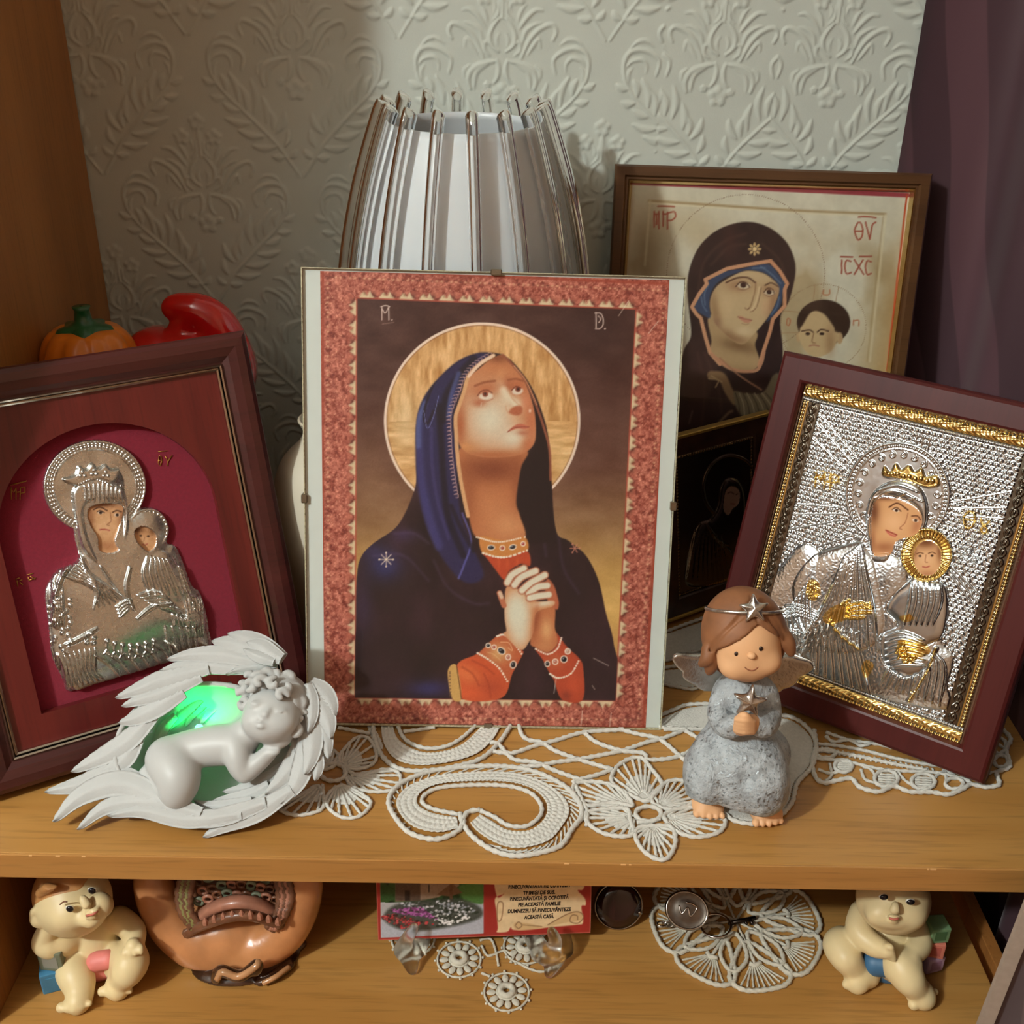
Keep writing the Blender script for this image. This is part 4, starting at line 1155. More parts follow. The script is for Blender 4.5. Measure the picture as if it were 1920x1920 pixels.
    B(720, 930, 170, 80, (160, 116, 84), .75); B(1100, 990, 90, 80, (160, 116, 84), .75); B(560, 1180, 110, 150, (212, 180, 140), .6); B(780, 1520, 110, 60, (220, 194, 158), .7); B(1060, 1190, 60, 120, (206, 160, 126), .5); B(430, 1420, 60, 80, (140, 96, 80), .5)
    ln = lambda pts, w, c, a=1., ff=.8: A.line(b(*pts), w / 6.858, c, a, f=ff, clip=fa)
    ln([(560, 890), (700, 830), (840, 828), (930, 890)], 22, (88, 54, 38), .9, 1); ln([(1060, 925), (1140, 895), (1235, 945)], 18, (88, 54, 38), .9, 1)
    for cx_, cy_, r in ((780, 922, 62), (1112, 1012, 52)):
        A.put(A.ell(1280 + (cx_ + 8) / 6.858, 400 + (cy_ + 8) / 6.858, r * 1.35 / 6.858, r * .62 / 6.858, 1), (214, 196, 172), .9, fa)
        A.put(A.ell(1280 + cx_ / 6.858, 400 + cy_ / 6.858, r * .62 / 6.858, r * .58 / 6.858, .8), (62, 34, 28), 1, fa)
    ln([(680, 945), (740, 885), (810, 890), (865, 950)], 14, (78, 46, 36), .9); ln([(700, 975), (790, 985), (860, 955)], 8, (140, 96, 76), .8); ln([(1045, 1015), (1090, 965), (1150, 975), (1180, 1030)], 13, (78, 46, 36), .9); ln([(1050, 1040), (1110, 1070), (1175, 1040)], 8, (130, 90, 72), .8)
    ln([(940, 890), (930, 1000), (900, 1110), (870, 1200), (840, 1230)], 14, (140, 98, 68), .8, 1.4); ln([(985, 950), (965, 1060), (925, 1180), (880, 1250)], 20, (222, 196, 158), .8, 1.4); ln([(1010, 960), (985, 1090), (955, 1200)], 9, (120, 80, 56), .8, 1)
    ln([(800, 1215), (830, 1240), (860, 1215)], 9, (128, 84, 62), .9); ln([(870, 1262), (905, 1255), (945, 1215)], 9, (128, 84, 62), .9)
    A.fill(b((705, 1330), (760, 1325), (800, 1345), (890, 1375), (850, 1405), (790, 1400)), (196, 134, 110), 1, .95, clip=fa); ln([(705, 1332), (790, 1355), (890, 1372)], 8, (128, 76, 62), .95); ln([(760, 1415), (810, 1432), (850, 1420)], 8, (150, 106, 80), .7, 1.2)
    A.line(b((1130, 612), (860, 655), (570, 712), (290, 852), (312, 905), (210, 1040), (118, 1205), (180, 1300), (232, 1345), (285, 1560), (350, 1790), (480, 1940)), 7, (204, 148, 114), 1, f=.9, spline=False)
    A.line(b((1130, 612), (1250, 745), (1345, 905), (1312, 980), (1312, 1190), (1160, 1360), (1120, 1530), (1030, 1800), (985, 1960)), 7, (200, 142, 108), 1, f=.9, spline=False)
    A.line(z((600, 1160), (720, 1245), (850, 1256), (890, 1210), (905, 1150)), 6, (190, 134, 104), 1)
    A.line(z((650, 1180), (760, 1280), (890, 1365)), 3.5, (168, 120, 92), .9)
    sx, sy = b((925, 460))[0]
    for i in range(8):
        a = PI * i / 4
        A.put(A.ell(sx + 8.5 * math.cos(a), sy + 8.5 * math.sin(a), 4.2, 2.4, .8, a), (206, 172, 122), .95)
    A.put(A.ell(sx, sy, 4, 4, .8), (226, 196, 146), 1)
    # child
    A.put(A.ell(*z((1252, 975))[0], 50, 43, 1.2), (62, 42, 32)); fc = A.put(A.ell(*z((1215, 1040))[0], 33, 44, 1.4), (198, 168, 128), 1)
    A.put(A.ell(*z((1345, 1065))[0], 6, 11, 1), (186, 152, 114)); A.put(A.ell(*z((1105, 1060))[0], 4, 9, 1), (186, 152, 114)); A.fill(z((1110, 1030), (1330, 1030), (1310, 1120), (1260, 1160), (1170, 1150)), (198, 168, 128), 2)
    A.blob(*z((1290, 1090))[0], 10, 30, (150, 110, 76), .6); A.fill(z((1165, 930), (1120, 1000), (1100, 960), (1150, 880), (1260, 850), (1360, 900), (1330, 1010), (1260, 930), (1200, 905)), (62, 42, 32), 2)
    for pts in (((1125, 1025), (1170, 1018), (1190, 1030)), ((1215, 1030), (1240, 1015), (1280, 1025))): A.line(z(*pts), 2.6, (80, 50, 36), .9)
    for p in ((1160, 1040), (1242, 1040)): A.put(A.ell(*z(p)[0], 4.4, 2.8, .8), (58, 34, 28), 1)
    A.line(z((1195, 1035), (1185, 1085), (1205, 1095)), 1.8, (140, 98, 68), .9); A.line(z((1170, 1110), (1195, 1106), (1225, 1112)), 2.4, (168, 110, 90), .9)
    # mother's hand and the child's shirt
    A.line(z((600, 1280), (660, 1290), (700, 1370), (740, 1430)), 16, (150, 118, 86), 1, f=2); A.line(z((585, 1300), (640, 1310), (625, 1350)), 3, (178, 148, 112), .9); A.line(z((600, 1285), (660, 1320)), 3, (186, 156, 118), .9)
    A.fill(z((730, 1380), (800, 1385), (900, 1380), (960, 1280), (1000, 1300), (1000, 1560), (780, 1520)), (126, 110, 88), 2)
    for i in range(9): A.line(z((740 + i * 22, 1385), (760 + i * 26, 1450), (765 + i * 30, 1530)), 2, (186, 172, 144) if i % 2 else (70, 56, 46), .8)
    A.line(z((640, 1560), (700, 1500), (720, 1490)), 5, (140, 112, 88), .8, f=2); A.line(z((470, 1560), (490, 1490)), 2, (180, 170, 160), .4, f=2)

M_BROWNFRAME = wood('brown_gilt_moulding', (92, 62, 36), (74, 48, 28), rough=.32, axis=0, coat=.3, pores=.2)
M_GILT = P('gilt_fillet', (226, 196, 140), rough=.22, metal=1.0, var=.1, scale=200)
def build_big_icon():
    W, H = .2359, .3267
    M = pose(.0691, .3274, .005, -.0516, .1759, -.006)
    t = thing('framed_icon_print', 'brown framed parchment icon print of dark-veiled mother and child against the wallpaper', 'picture frame', M=M)
    rails(W, H, [(0, -.014), (0, -.002), (.0015, 0), (.0075, 0), (.009, -.0025), (.0105, -.0025), (.0105, -.014)], M_BROWNFRAME, t)
    rails(W - .021, H - .021, [(0, -.010), (0, -.003), (.0012, -.0022), (.003, -.006), (.003, -.010)], M_GILT, t, 'gilt_fillet', 'thin gold inner fillet')
    for o in [c for c in t.children if c.name.startswith('gilt_fillet')]:
        for v in o.data.vertices: v.co.x += .0105; v.co.y += .0105
    x0 = y0 = .0135; x1, y1 = W - x0, H - y0
    U, V, A, nx, ny = sheet(x1 - x0, y1 - y0, quad_of(M, x0, y0, x1, y1, -.0075), 290)
    paint_big_icon(A)
    flat_sheet('print', U, V, A, nx, ny, x0, y0, -.0075, paint_mat('icon_print_paper', rough=.42), t, label='printed icon of veiled mother and child with red letters')
    part('glass_pane', *box2((.0125, .0125, -.0066), (W - .0125, H - .0125, -.0058)), M_PANE, t, smooth=False)
    part('backing_board', *box2((.003, .003, -.0135), (W - .003, H - .003, -.0085)), M_BROWN_BACK, t, smooth=False)
build_big_icon()
# ================================================================ silver relief icons
SILV = np.array([.70, .74, .76]); GOLD = np.array([.86, .62, .22])
M_MAHOG = wood('mahogany_lacquer', (80, 31, 28), (66, 23, 22), rough=.36, axis=1, coat=.0, pores=.12, spec=.25)
M_MAHOG2 = wood('dark_mahogany', (74, 30, 28), (58, 20, 20), rough=.32, axis=0, coat=.25, pores=.25)
M_MAHOG3 = wood('red_mahogany_mat', (104, 34, 30), (84, 24, 24), rough=.34, axis=1, pores=.2, scale=1.2)
M_PLATE = plate_mat('embossed_plate', .2)
M_GOLDLINE = P('gold_lettering', (176, 132, 62), rough=.35, metal=.8)

def relief_part(name, U, V, A, nx, ny, x0, y0, z, mat, parent, keep=None, label=None):
    P_ = np.stack([U.ravel() + x0, V.ravel() + y0, z + A.H], 1)
    c = np.concatenate([lin_np(np.clip(A.C, 0, 1)), A.M[:, None]], 1)
    F = grid_faces(nx, ny)
    if keep is not None:
        F = F[(keep[F] > .5).any(1)]
        used = np.unique(F); mp = np.full(len(P_), -1); mp[used] = np.arange(len(used))
        P_ = P_[used]; c = c[used]; F = mp[F]
    return part(name, P_, F, mat, parent, smooth=True, col=c, label=label)

def metal(A, mask, rgb):
    m = mask > .5 if mask.dtype != bool else mask
    s_ = np.where(rgb <= .0031308, rgb * 12.92, 1.055 * rgb ** (1 / 2.4) - .055)
    A.C[m] = s_; A.M[m] = 1.0

def folds(A, lines, w, h, clip=None, taper=.8):
    for p in lines: A.ridge(p, w, h, taper=taper, clip=clip)

def build_right_icon():
    W, H, T = .1964, .2375, .018
    M = pose(.138, .1752, .0077, -.6067, .3231)
    t = thing('silver_icon', 'maroon framed silver and gold relief icon of mother and child at the right', 'icon', M=M)
    x0, y1 = local_of(M, 1511, 717, -.002); x1, y0 = local_of(M, 1796, 1399, -.002)
    m = .5 * (x0 + (W - x1))
    rails(W, H, [(0, -T), (0, -.0035), (.0012, -.001), (.003, 0), (x0 - .004, 0), (x0 - .0025, -.0006), (x0 - .001, -.0035), (x0 - .001, -T)], M_MAHOG, t)
    part('backing_board', *box2((x0 - .002, y0 - .002, -T), (x1 + .002, y1 + .002, -.0052)), M_BROWN_BACK, t, smooth=False)
    part('easel_leg', *box((W / 2, .085, -.041), (.04, .135, .004), rot('X', .27)), M_BROWN_BACK, t, smooth=False)
    U, V, A, nx, ny = sheet(x1 - x0, y1 - y0, quad_of(M, x0, y0, x1, y1, -.003), 370)
    S = U.ravel() / (x1 - x0); Tt = 1 - V.ravel() / (y1 - y0)       # 0..1 across, 0..1 from the top
    w_mm = (x1 - x0) * 1000; h_mm = (y1 - y0) * 1000
    mmx = S * w_mm; mmy = Tt * h_mm
    z = cz(2.8235, 1240, 640); z7 = cz(2.743, 1220, 1080)
    metal(A, np.ones(len(S), bool), SILV)
    K = .001
    # hammered field
    p = 3.6
    row = np.floor(mmy / (p * .86)); cxs = mmx / p + .5 * (row % 2); fx = cxs - np.floor(cxs) - .5; fy = mmy / (p * .86) - row - .5
    jit = .12 * np.sin(row * 12.9 + np.floor(cxs) * 78.2)
    A.H = 1.25 * K * np.sqrt(np.clip(1 - ((fx + jit) ** 2 + fy ** 2) / .2, 0, 1))
    # rays
    for a, b in (((1060, 650), (830, 380)), ((1040, 680), (820, 430)), ((1010, 710), (795, 510)), ((960, 880), (710, 860)), ((960, 912), (690, 915)), ((960, 945), (670, 995)), ((1340, 620), (1350, 490)), ((1365, 620), (1385, 500)), ((1390, 630), (1425, 510)),
                 ((1535, 850), (1880, 790)), ((1540, 885), (1850, 880)), ((1540, 920), (1835, 940)), ((1530, 1190), (1690, 1350)), ((1530, 1215), (1680, 1390)), ((1530, 1240), (1670, 1420)), ((1010, 1060), (900, 1100)), ((1000, 1030), (760, 1110))):
        lm = A.linemask(z(a, b), 6, .6); A.H = A.H * (1 - lm); A.ridge(z(a, b), 3.4, 1.0 * K, spline=False)
    # letters
    def let(strokes, w=3.4, gold=True):
        for st in strokes:
            pts = z(*st); A.ridge(pts, w, 1.3 * K, spline=len(pts) > 2)
            if gold: metal(A, A.linemask(pts, w + .8, .4, spline=len(pts) > 2), GOLD)
    let([[(812, 770), (818, 695)], [(818, 695), (840, 735)], [(840, 735), (862, 700)], [(862, 700), (860, 775)], [(895, 700), (892, 782)], [(895, 705), (935, 715), (932, 745), (895, 748)], [(862, 742), (895, 745)]])
    let([[(1625, 900), (1600, 930), (1610, 985), (1640, 985), (1660, 940), (1650, 905), (1625, 900)], [(1603, 945), (1655, 948)], [(1690, 940), (1705, 980), (1740, 950)], [(1705, 980), (1690, 1000), (1705, 1018), (1725, 1005), (1715, 980)]])
    let([[(1600, 1095), (1640, 1130), (1690, 1150)], [(1640, 1095), (1620, 1150)], [(1600, 1150), (1680, 1180)], [(1690, 1100), (1660, 1175)]], 3, False)
    # halo of the mother
    hc = z((1250, 810))[0]; R = 280 / 2.8235
    def circ(c, r, sy=1.0, n=48): return [(c[0] + r * math.cos(2 * PI * i / n), c[1] + r * sy * math.sin(2 * PI * i / n)) for i in range(n)]
    def flatten(mask, h):
        A.H[mask > .5] = h
    flatten(A.ell(hc[0], hc[1], R, R), .7 * K)
    A.ridge(circ(hc, R - 3), 5, .9 * K, closed=True); A.ridge(circ(hc, R - 14), 2.4, .5 * K, closed=True)
    for q in circ(hc, R - 8.5, n=78): A.bump(q[0], q[1], 2.6, .8 * K)
    for i in range(22):
        a = 2 * PI * i / 22; c = (hc[0] + (R - 25) * math.cos(a), hc[1] + (R - 25) * math.sin(a))
        A.ridge([(c[0] + 7 * math.cos(a + q) * (1 - q / 8), c[1] + 7 * math.sin(a + q) * (1 - q / 8)) for q in np.linspace(0, 5.5, 9)], 3, .7 * K)
    # robe of the mother
    body = z7((560, 60), (640, -30), (760, -160), (860, -140), (1000, 20), (1300, 60), (1480, 60), (1530, 160), (1500, 330), (1560, 420), (1530, 560), (1520, 690), (1200, 640), (760, 500), (700, 460), (640, 420), (600, 300), (560, 200))
    bm_ = A.mask(body, 1)
    shl = z((780, 1150), (880, 1090), (1010, 1062), (1075, 1030), (1090, 1100), (1150, 1130), (1230, 1130), (1290, 1200), (1300, 1330), (1200, 1520), (900, 1560), (740, 1450), (715, 1280))
    bm_ = np.maximum(bm_, A.mask(shl, 1)); flatten(bm_, .2 * K); A.dome(body, 3.4 * K, 60); A.dome(shl, 3.2 * K, 55)
    A.dome(z((800, 1140), (930, 1090), (1040, 1060), (1100, 1100), (1150, 1280), (1180, 1500), (1100, 1620), (900, 1640), (760, 1500), (700, 1300)), 1.2 * K, 20, add=True)
    fl = []
    for i in range(11):
        fl.append(z((1060 - i * 8, 1070 + i * 6), (1090 - i * 22, 1230 + i * 16), (1130 - i * 40, 1420 + i * 20), (1150 - i * 46, 1640)))
    for i in range(7): fl.append(z((800 - i * 20, 1250 + i * 26), (790 - i * 22, 1400 + i * 20), (800 - i * 10, 1560), (760 + i * 6, 1680)))
    for i in range(9): fl.append(z7((1180 + i * 38, 560 + i * 14), (1240 + i * 34, 470), (1330 + i * 18, 400)))
    for i in range(9): fl.append(z7((760 + i * 40, 200 + i * 10), (790 + i * 34, 330), (760 + i * 46, 520 + i * 12)))
    for i in range(6): fl.append(z7((640 + i * 22, 160), (640 + i * 28, 300), (700 + i * 30, 480)))
    folds(A, fl, 8.5, 1.7 * K, clip=bm_)
    nz = fbm(mmx * 1.1, mmy * 1.1, 3); A.H += bm_ * (nz - .45) * .35 * K
    # hood
    hood = z((1110, 1120), (1085, 1000), (1085, 900), (1110, 820), (1170, 760), (1260, 735), (1350, 760), (1400, 830), (1410, 920), (1390, 1000), (1340, 1020), (1380, 960), (1360, 890), (1280, 835), (1180, 815), (1130, 850), (1110, 930), (1115, 1020), (1130, 1110))
    A.dome(hood, 2.0 * K, 9, base=1.6 * K)
    for pts in (((1150, 790), (1260, 760), (1370, 800)), ((1130, 830), (1240, 790), (1390, 850)), ((1100, 920), (1100, 1020), (1130, 1130)), ((1240, 830), (1300, 800)), ((1300, 840), (1350, 830))): A.ridge(z(*pts), 5, .9 * K, taper=.8)
    # crown
    cr = z((1168, 700), (1180, 660), (1210, 690), (1240, 645), (1270, 680), (1310, 655), (1340, 690), (1380, 670), (1400, 715), (1460, 710), (1470, 760), (1400, 770), (1300, 735), (1190, 715))
    A.dome(cr, 1.6 * K, 6, base=1.0 * K); metal(A, A.mask(cr, .8), GOLD)
    for i in range(9): q = z((1190 + i * 31, 690 + 6 * (i % 2) + i * 6))[0]; A.bump(q[0], q[1], 4.5, 1.0 * K)
    A.ridge(z((1180, 715), (1300, 735), (1400, 770), (1460, 762)), 4, .8 * K)
    # child
    cc = z((1405, 1130))[0]
    ring = A.ell(cc[0], cc[1], 48, 50)
    flatten(ring, 1.8 * K); metal(A, ring, GOLD)
    for i in range(40):
        a = 2 * PI * i / 40; A.ridge([(cc[0] + 31 * math.cos(a), cc[1] + 33 * math.sin(a)), (cc[0] + 46 * math.cos(a), cc[1] + 48 * math.sin(a))], 3.6, .9 * K, spline=False)
    A.ridge(circ(cc, 48), 4.5, .9 * K, closed=True)
    ch = z((1290, 1290), (1340, 1250), (1430, 1270), (1500, 1290), (1520, 1400), (1490, 1560), (1400, 1620), (1440, 1700), (1300, 1780), (1180, 1700), (1160, 1560), (1250, 1500), (1190, 1420), (1230, 1340))
    cm = A.mask(ch, 1); flatten(cm, 1.4 * K); A.dome(ch, 2.2 * K, 18, base=1.4 * K)
    fl = [z((1330 + i * 30, 1270), (1320 + i * 32, 1380), (1290 + i * 30, 1500)) for i in range(6)] + [z((1190, 1560 + i * 34), (1280, 1540 + i * 34), (1400, 1580 + i * 26)) for i in range(6)]
    folds(A, fl, 9, 1.8 * K, clip=cm)
    # gilt hands, feet and rosette
    def hand(out, fingers, h=1.6):
        A.dome(out, h * K, 7, base=1.6 * K); metal(A, A.mask(out, .8), GOLD)
        for f_ in fingers: A.ridge(f_, 6.2, 1.5 * K, taper=.4); metal(A, A.linemask(f_, 6.6, .4), GOLD)
    hand(z((865, 1460), (900, 1410), (960, 1385), (1010, 1400), (1015, 1450), (960, 1480), (890, 1490)), [z((990, 1395), (1060, 1380), (1105, 1390)), z((1000, 1415), (1070, 1405), (1125, 1408)), z((1000, 1435), (1070, 1430), (1120, 1432)), z((985, 1460), (1050, 1460), (1085, 1455)), z((960, 1390), (990, 1372), (1000, 1365))])
    hand(z7((1280, 330), (1340, 320), (1420, 350), (1440, 390), (1380, 420), (1310, 430), (1280, 390)), [z7((1310, 350), (1280, 370), (1270, 390)), z7((1320, 380), (1290, 400), (1280, 415)), z7((1340, 400), (1320, 425), (1305, 435)), z7((1370, 415), (1350, 435), (1330, 440))])
    hand(z7((1285, 205), (1340, 195), (1360, 215), (1320, 235), (1290, 225)), [])
    hand(z7((1090, 470), (1110, 430), (1150, 450), (1140, 490), (1110, 520)), [])
    hand(z7((820, 20), (870, 30), (880, 90), (850, 125), (815, 100)), [], 1.0)
    for i in range(10): q = z7((848 + 18 * math.cos(i * 2.4), 70 + 40 * math.sin(i * 1.7)))[0]; A.bump(q[0], q[1], 4, .9 * K)
    A.dome(z7((700, 140), (800, 120), (880, 170), (890, 220), (860, 260), (780, 250), (700, 230)), 1.6 * K, 9, base=1.4 * K)
    for i in range(4): A.ridge(z7((700, 150 + i * 20), (780, 150 + i * 16), (870, 190 + i * 14)), 5, .9 * K)
    for o_, n_ in ((z7((930, 230), (1000, 310), (1080, 370)), 30), (z7((1470, 370), (1420, 500), (1330, 640)), 34)):
        q = crom(o_, 12)
        A.ridge(o_, 9, .8 * K); metal(A, A.linemask(o_, 4.5, .4), GOLD)
        for pz in q[np.linspace(0, len(q) - 1, n_).astype(int)]: A.bump(pz[0], pz[1], 2.2, .8 * K)
    # painted faces (flat printed insets)
    fm = A.mask(z((1130, 850), (1180, 825), (1280, 845), (1360, 895), (1380, 960), (1350, 1020), (1275, 1045), (1240, 1065), (1215, 1125), (1160, 1140), (1120, 1120), (1110, 1010), (1112, 920)), 1)
    A.H[fm > .5] = 1.2 * K; A.M[fm > .5] = 0
    fb = fm > .5
    A.C[fb] = hexc((214, 160, 110))
    B = lambda x, y, rx, ry, c, a, ang=0: A.blob(1240 + x / 2.8235, 640 + y / 2.8235, rx / 2.8235, ry / 2.8235, c, a, ang, clip=fm)
    B(1125, 900, 30, 80, (96, 52, 30), .9); B(1230, 960, 60, 60, (236, 186, 140), .7); B(1180, 1090, 70, 30, (160, 100, 66), .8); B(1350, 980, 26, 50, (176, 116, 80), .8, .3); B(1180, 830, 80, 14, (110, 62, 36), .8); B(1120, 1050, 14, 60, (150, 94, 62), .7)
    ln = lambda pts, w, c, a=1.: A.line(z(*pts), w, c, a, clip=fm)
    ln([(1205, 878), (1250, 857), (1305, 893)], 2.6, (92, 50, 30)); ln([(1325, 925), (1355, 925), (1372, 945)], 2.2, (92, 50, 30))
    for ex, ey in ((1242, 895), (1344, 948)): A.put(A.ell(1240 + ex / 2.8235, 640 + ey / 2.8235, 6, 3, .8, .2), (232, 214, 196), .9, fm); A.put(A.ell(1240 + (ex + 2) / 2.8235, 640 + ey / 2.8235, 3, 2.8, .7), (62, 36, 24), 1, fm)
    ln([(1222, 890), (1245, 880), (1268, 900)], 1.6, (70, 36, 24)); ln([(1305, 910), (1290, 960), (1262, 988), (1272, 996)], 1.8, (166, 104, 70), .9); ln([(1188, 1000), (1215, 1012), (1245, 1025)], 2.4, (150, 56, 48)); ln([(1195, 1010), (1215, 1025), (1238, 1032)], 3, (196, 96, 82), .9)
    cf = A.ell(cc[0] + 2, cc[1] + 6, 26, 33, 1) ; A.H[cf > .5] = 2.0 * K; A.M[cf > .5] = 0; A.C[cf > .5] = hexc((218, 166, 118))
    B2 = lambda x, y, rx, ry, c, a: A.blob(1240 + x / 2.8235, 640 + y / 2.8235, rx / 2.8235, ry / 2.8235, c, a, clip=cf)
    B2(1400, 1060, 70, 34, (112, 64, 36), .95); B2(1340, 1110, 16, 40, (120, 70, 40), .8); B2(1475, 1110, 16, 60, (120, 70, 40), .8); B2(1400, 1150, 40, 40, (238, 192, 148), .6); B2(1410, 1235, 50, 20, (170, 110, 74), .7)
    lc = lambda pts, w, c: A.line(z(*pts), w, c, 1, clip=cf)
    lc([(1352, 1125), (1370, 1118), (1388, 1124)], 1.6, (92, 52, 32)); lc([(1415, 1122), (1435, 1116), (1452, 1124)], 1.6, (92, 52, 32)); lc([(1402, 1130), (1398, 1165), (1410, 1170)], 1.5, (170, 110, 76)); lc([(1385, 1192), (1402, 1196), (1420, 1190)], 2, (176, 84, 70))
    for p_ in ((1370, 1136), (1434, 1134)): A.put(A.ell(1240 + p_[0] / 2.8235, 640 + p_[1] / 2.8235, 2.6, 2.2, .7), (60, 36, 26), 1, cf)
    nk = A.mask(z((1115, 1130), (1200, 1125), (1190, 1165), (1125, 1165)), 1); A.dome(z((1115, 1130), (1200, 1125), (1190, 1165), (1125, 1165)), 1 * K, 5, base=1.4 * K)
    # borders (in sheet millimetres)
    def hband(y0_, y1_, h, gold): 
        mk = (mmy > y0_) & (mmy < y1_); u = (mmy - y0_) / (y1_ - y0_)
        A.H[mk] = (h * np.sqrt(np.clip(1 - (2 * u - 1) ** 2, 0, 1)))[mk] * K; metal(A, mk, GOLD if gold else SILV)
    def vband(x0_, x1_, h, gold, y_=None):
        mk = (mmx > x0_) & (mmx < x1_) & (mmy > 11.5) & (mmy < h_mm - 11.5); u = (mmx - x0_) / (x1_ - x0_)
        A.H[mk] = (h * np.sqrt(np.clip(1 - (2 * u - 1) ** 2, 0, 1)))[mk] * K; metal(A, mk, GOLD if gold else SILV)
    def beadrow(coord, c, along, pitch, r, h, gold):
        k = np.round(along / pitch); d2 = (coord - c) ** 2 + (along - k * pitch) ** 2
        A.H += h * K * np.sqrt(np.clip(1 - d2 / r ** 2, 0, 1))
        metal(A, d2 < r * r, GOLD if gold else SILV)
    for flip in (0, 1):
        my = mmy if not flip else h_mm - mmy
        edge = my < 12.0
        A.H[edge] = 0; A.C[edge] = hexc((60, 52, 44)); A.M[edge] = .6
        mk = (my > 3.0) & (my < 9.2); u = (my - 3.0) / 6.2
        sc = np.sin(mmx * 1.05 + 1.3 * np.sin(my * 1.2)) * np.cos(my * 1.5 - mmx * .5)
        A.H[mk] = ((1.4 * np.sqrt(np.clip(1 - (2 * u - 1) ** 2, 0, 1)) + .35 * sc) * K)[mk]; metal(A, mk, GOLD)
        beadrow(my, 1.6, mmx, 2.3, 1.1, 1.1, True); beadrow(my, 10.6, mmx, 1.7, .85, .9, False)
    for flip in (0, 1):
        mx = mmx if not flip else w_mm - mmx
        mid = (mmy > 11.8) & (mmy < h_mm - 11.8)
        edge = (mx < 13.0) & mid
        A.H[edge] = 0; A.C[edge] = hexc((120, 112, 100)); A.M[edge] = 1
        beadrow(np.where(mid, mx, 99), 1.6, mmy, 2.3, 1.1, 1.0, True)
        g_ = (mx > 3.0) & (mx < 4.6) & mid; metal(A, g_, GOLD); A.H[g_] += .4 * K
        ph = 2 * PI * mmy / 13.0; am = 1.9
        for sg in (0, PI):
            d = np.abs(mx - (8.2 + am * np.sin(ph + sg))) / 1.15
            A.H += np.where(mid, .9 * K * np.sqrt(np.clip(1 - (d / .55) ** 2, 0, 1)), 0)
        kk = np.round((mmy - 3.25) / 6.5) * 6.5 + 3.25
        d2 = ((mx - 8.2) / .85) ** 2 + ((mmy - kk) / 2.0) ** 2
        A.H += np.where(mid, 1.0 * K * np.sqrt(np.clip(1 - d2, 0, 1)), 0)
    relief_part('embossed_plate', U, V, A, nx, ny, x0, y0, -.0045, M_PLATE, t, label='embossed silver plate with gilt borders and painted faces')
build_right_icon()

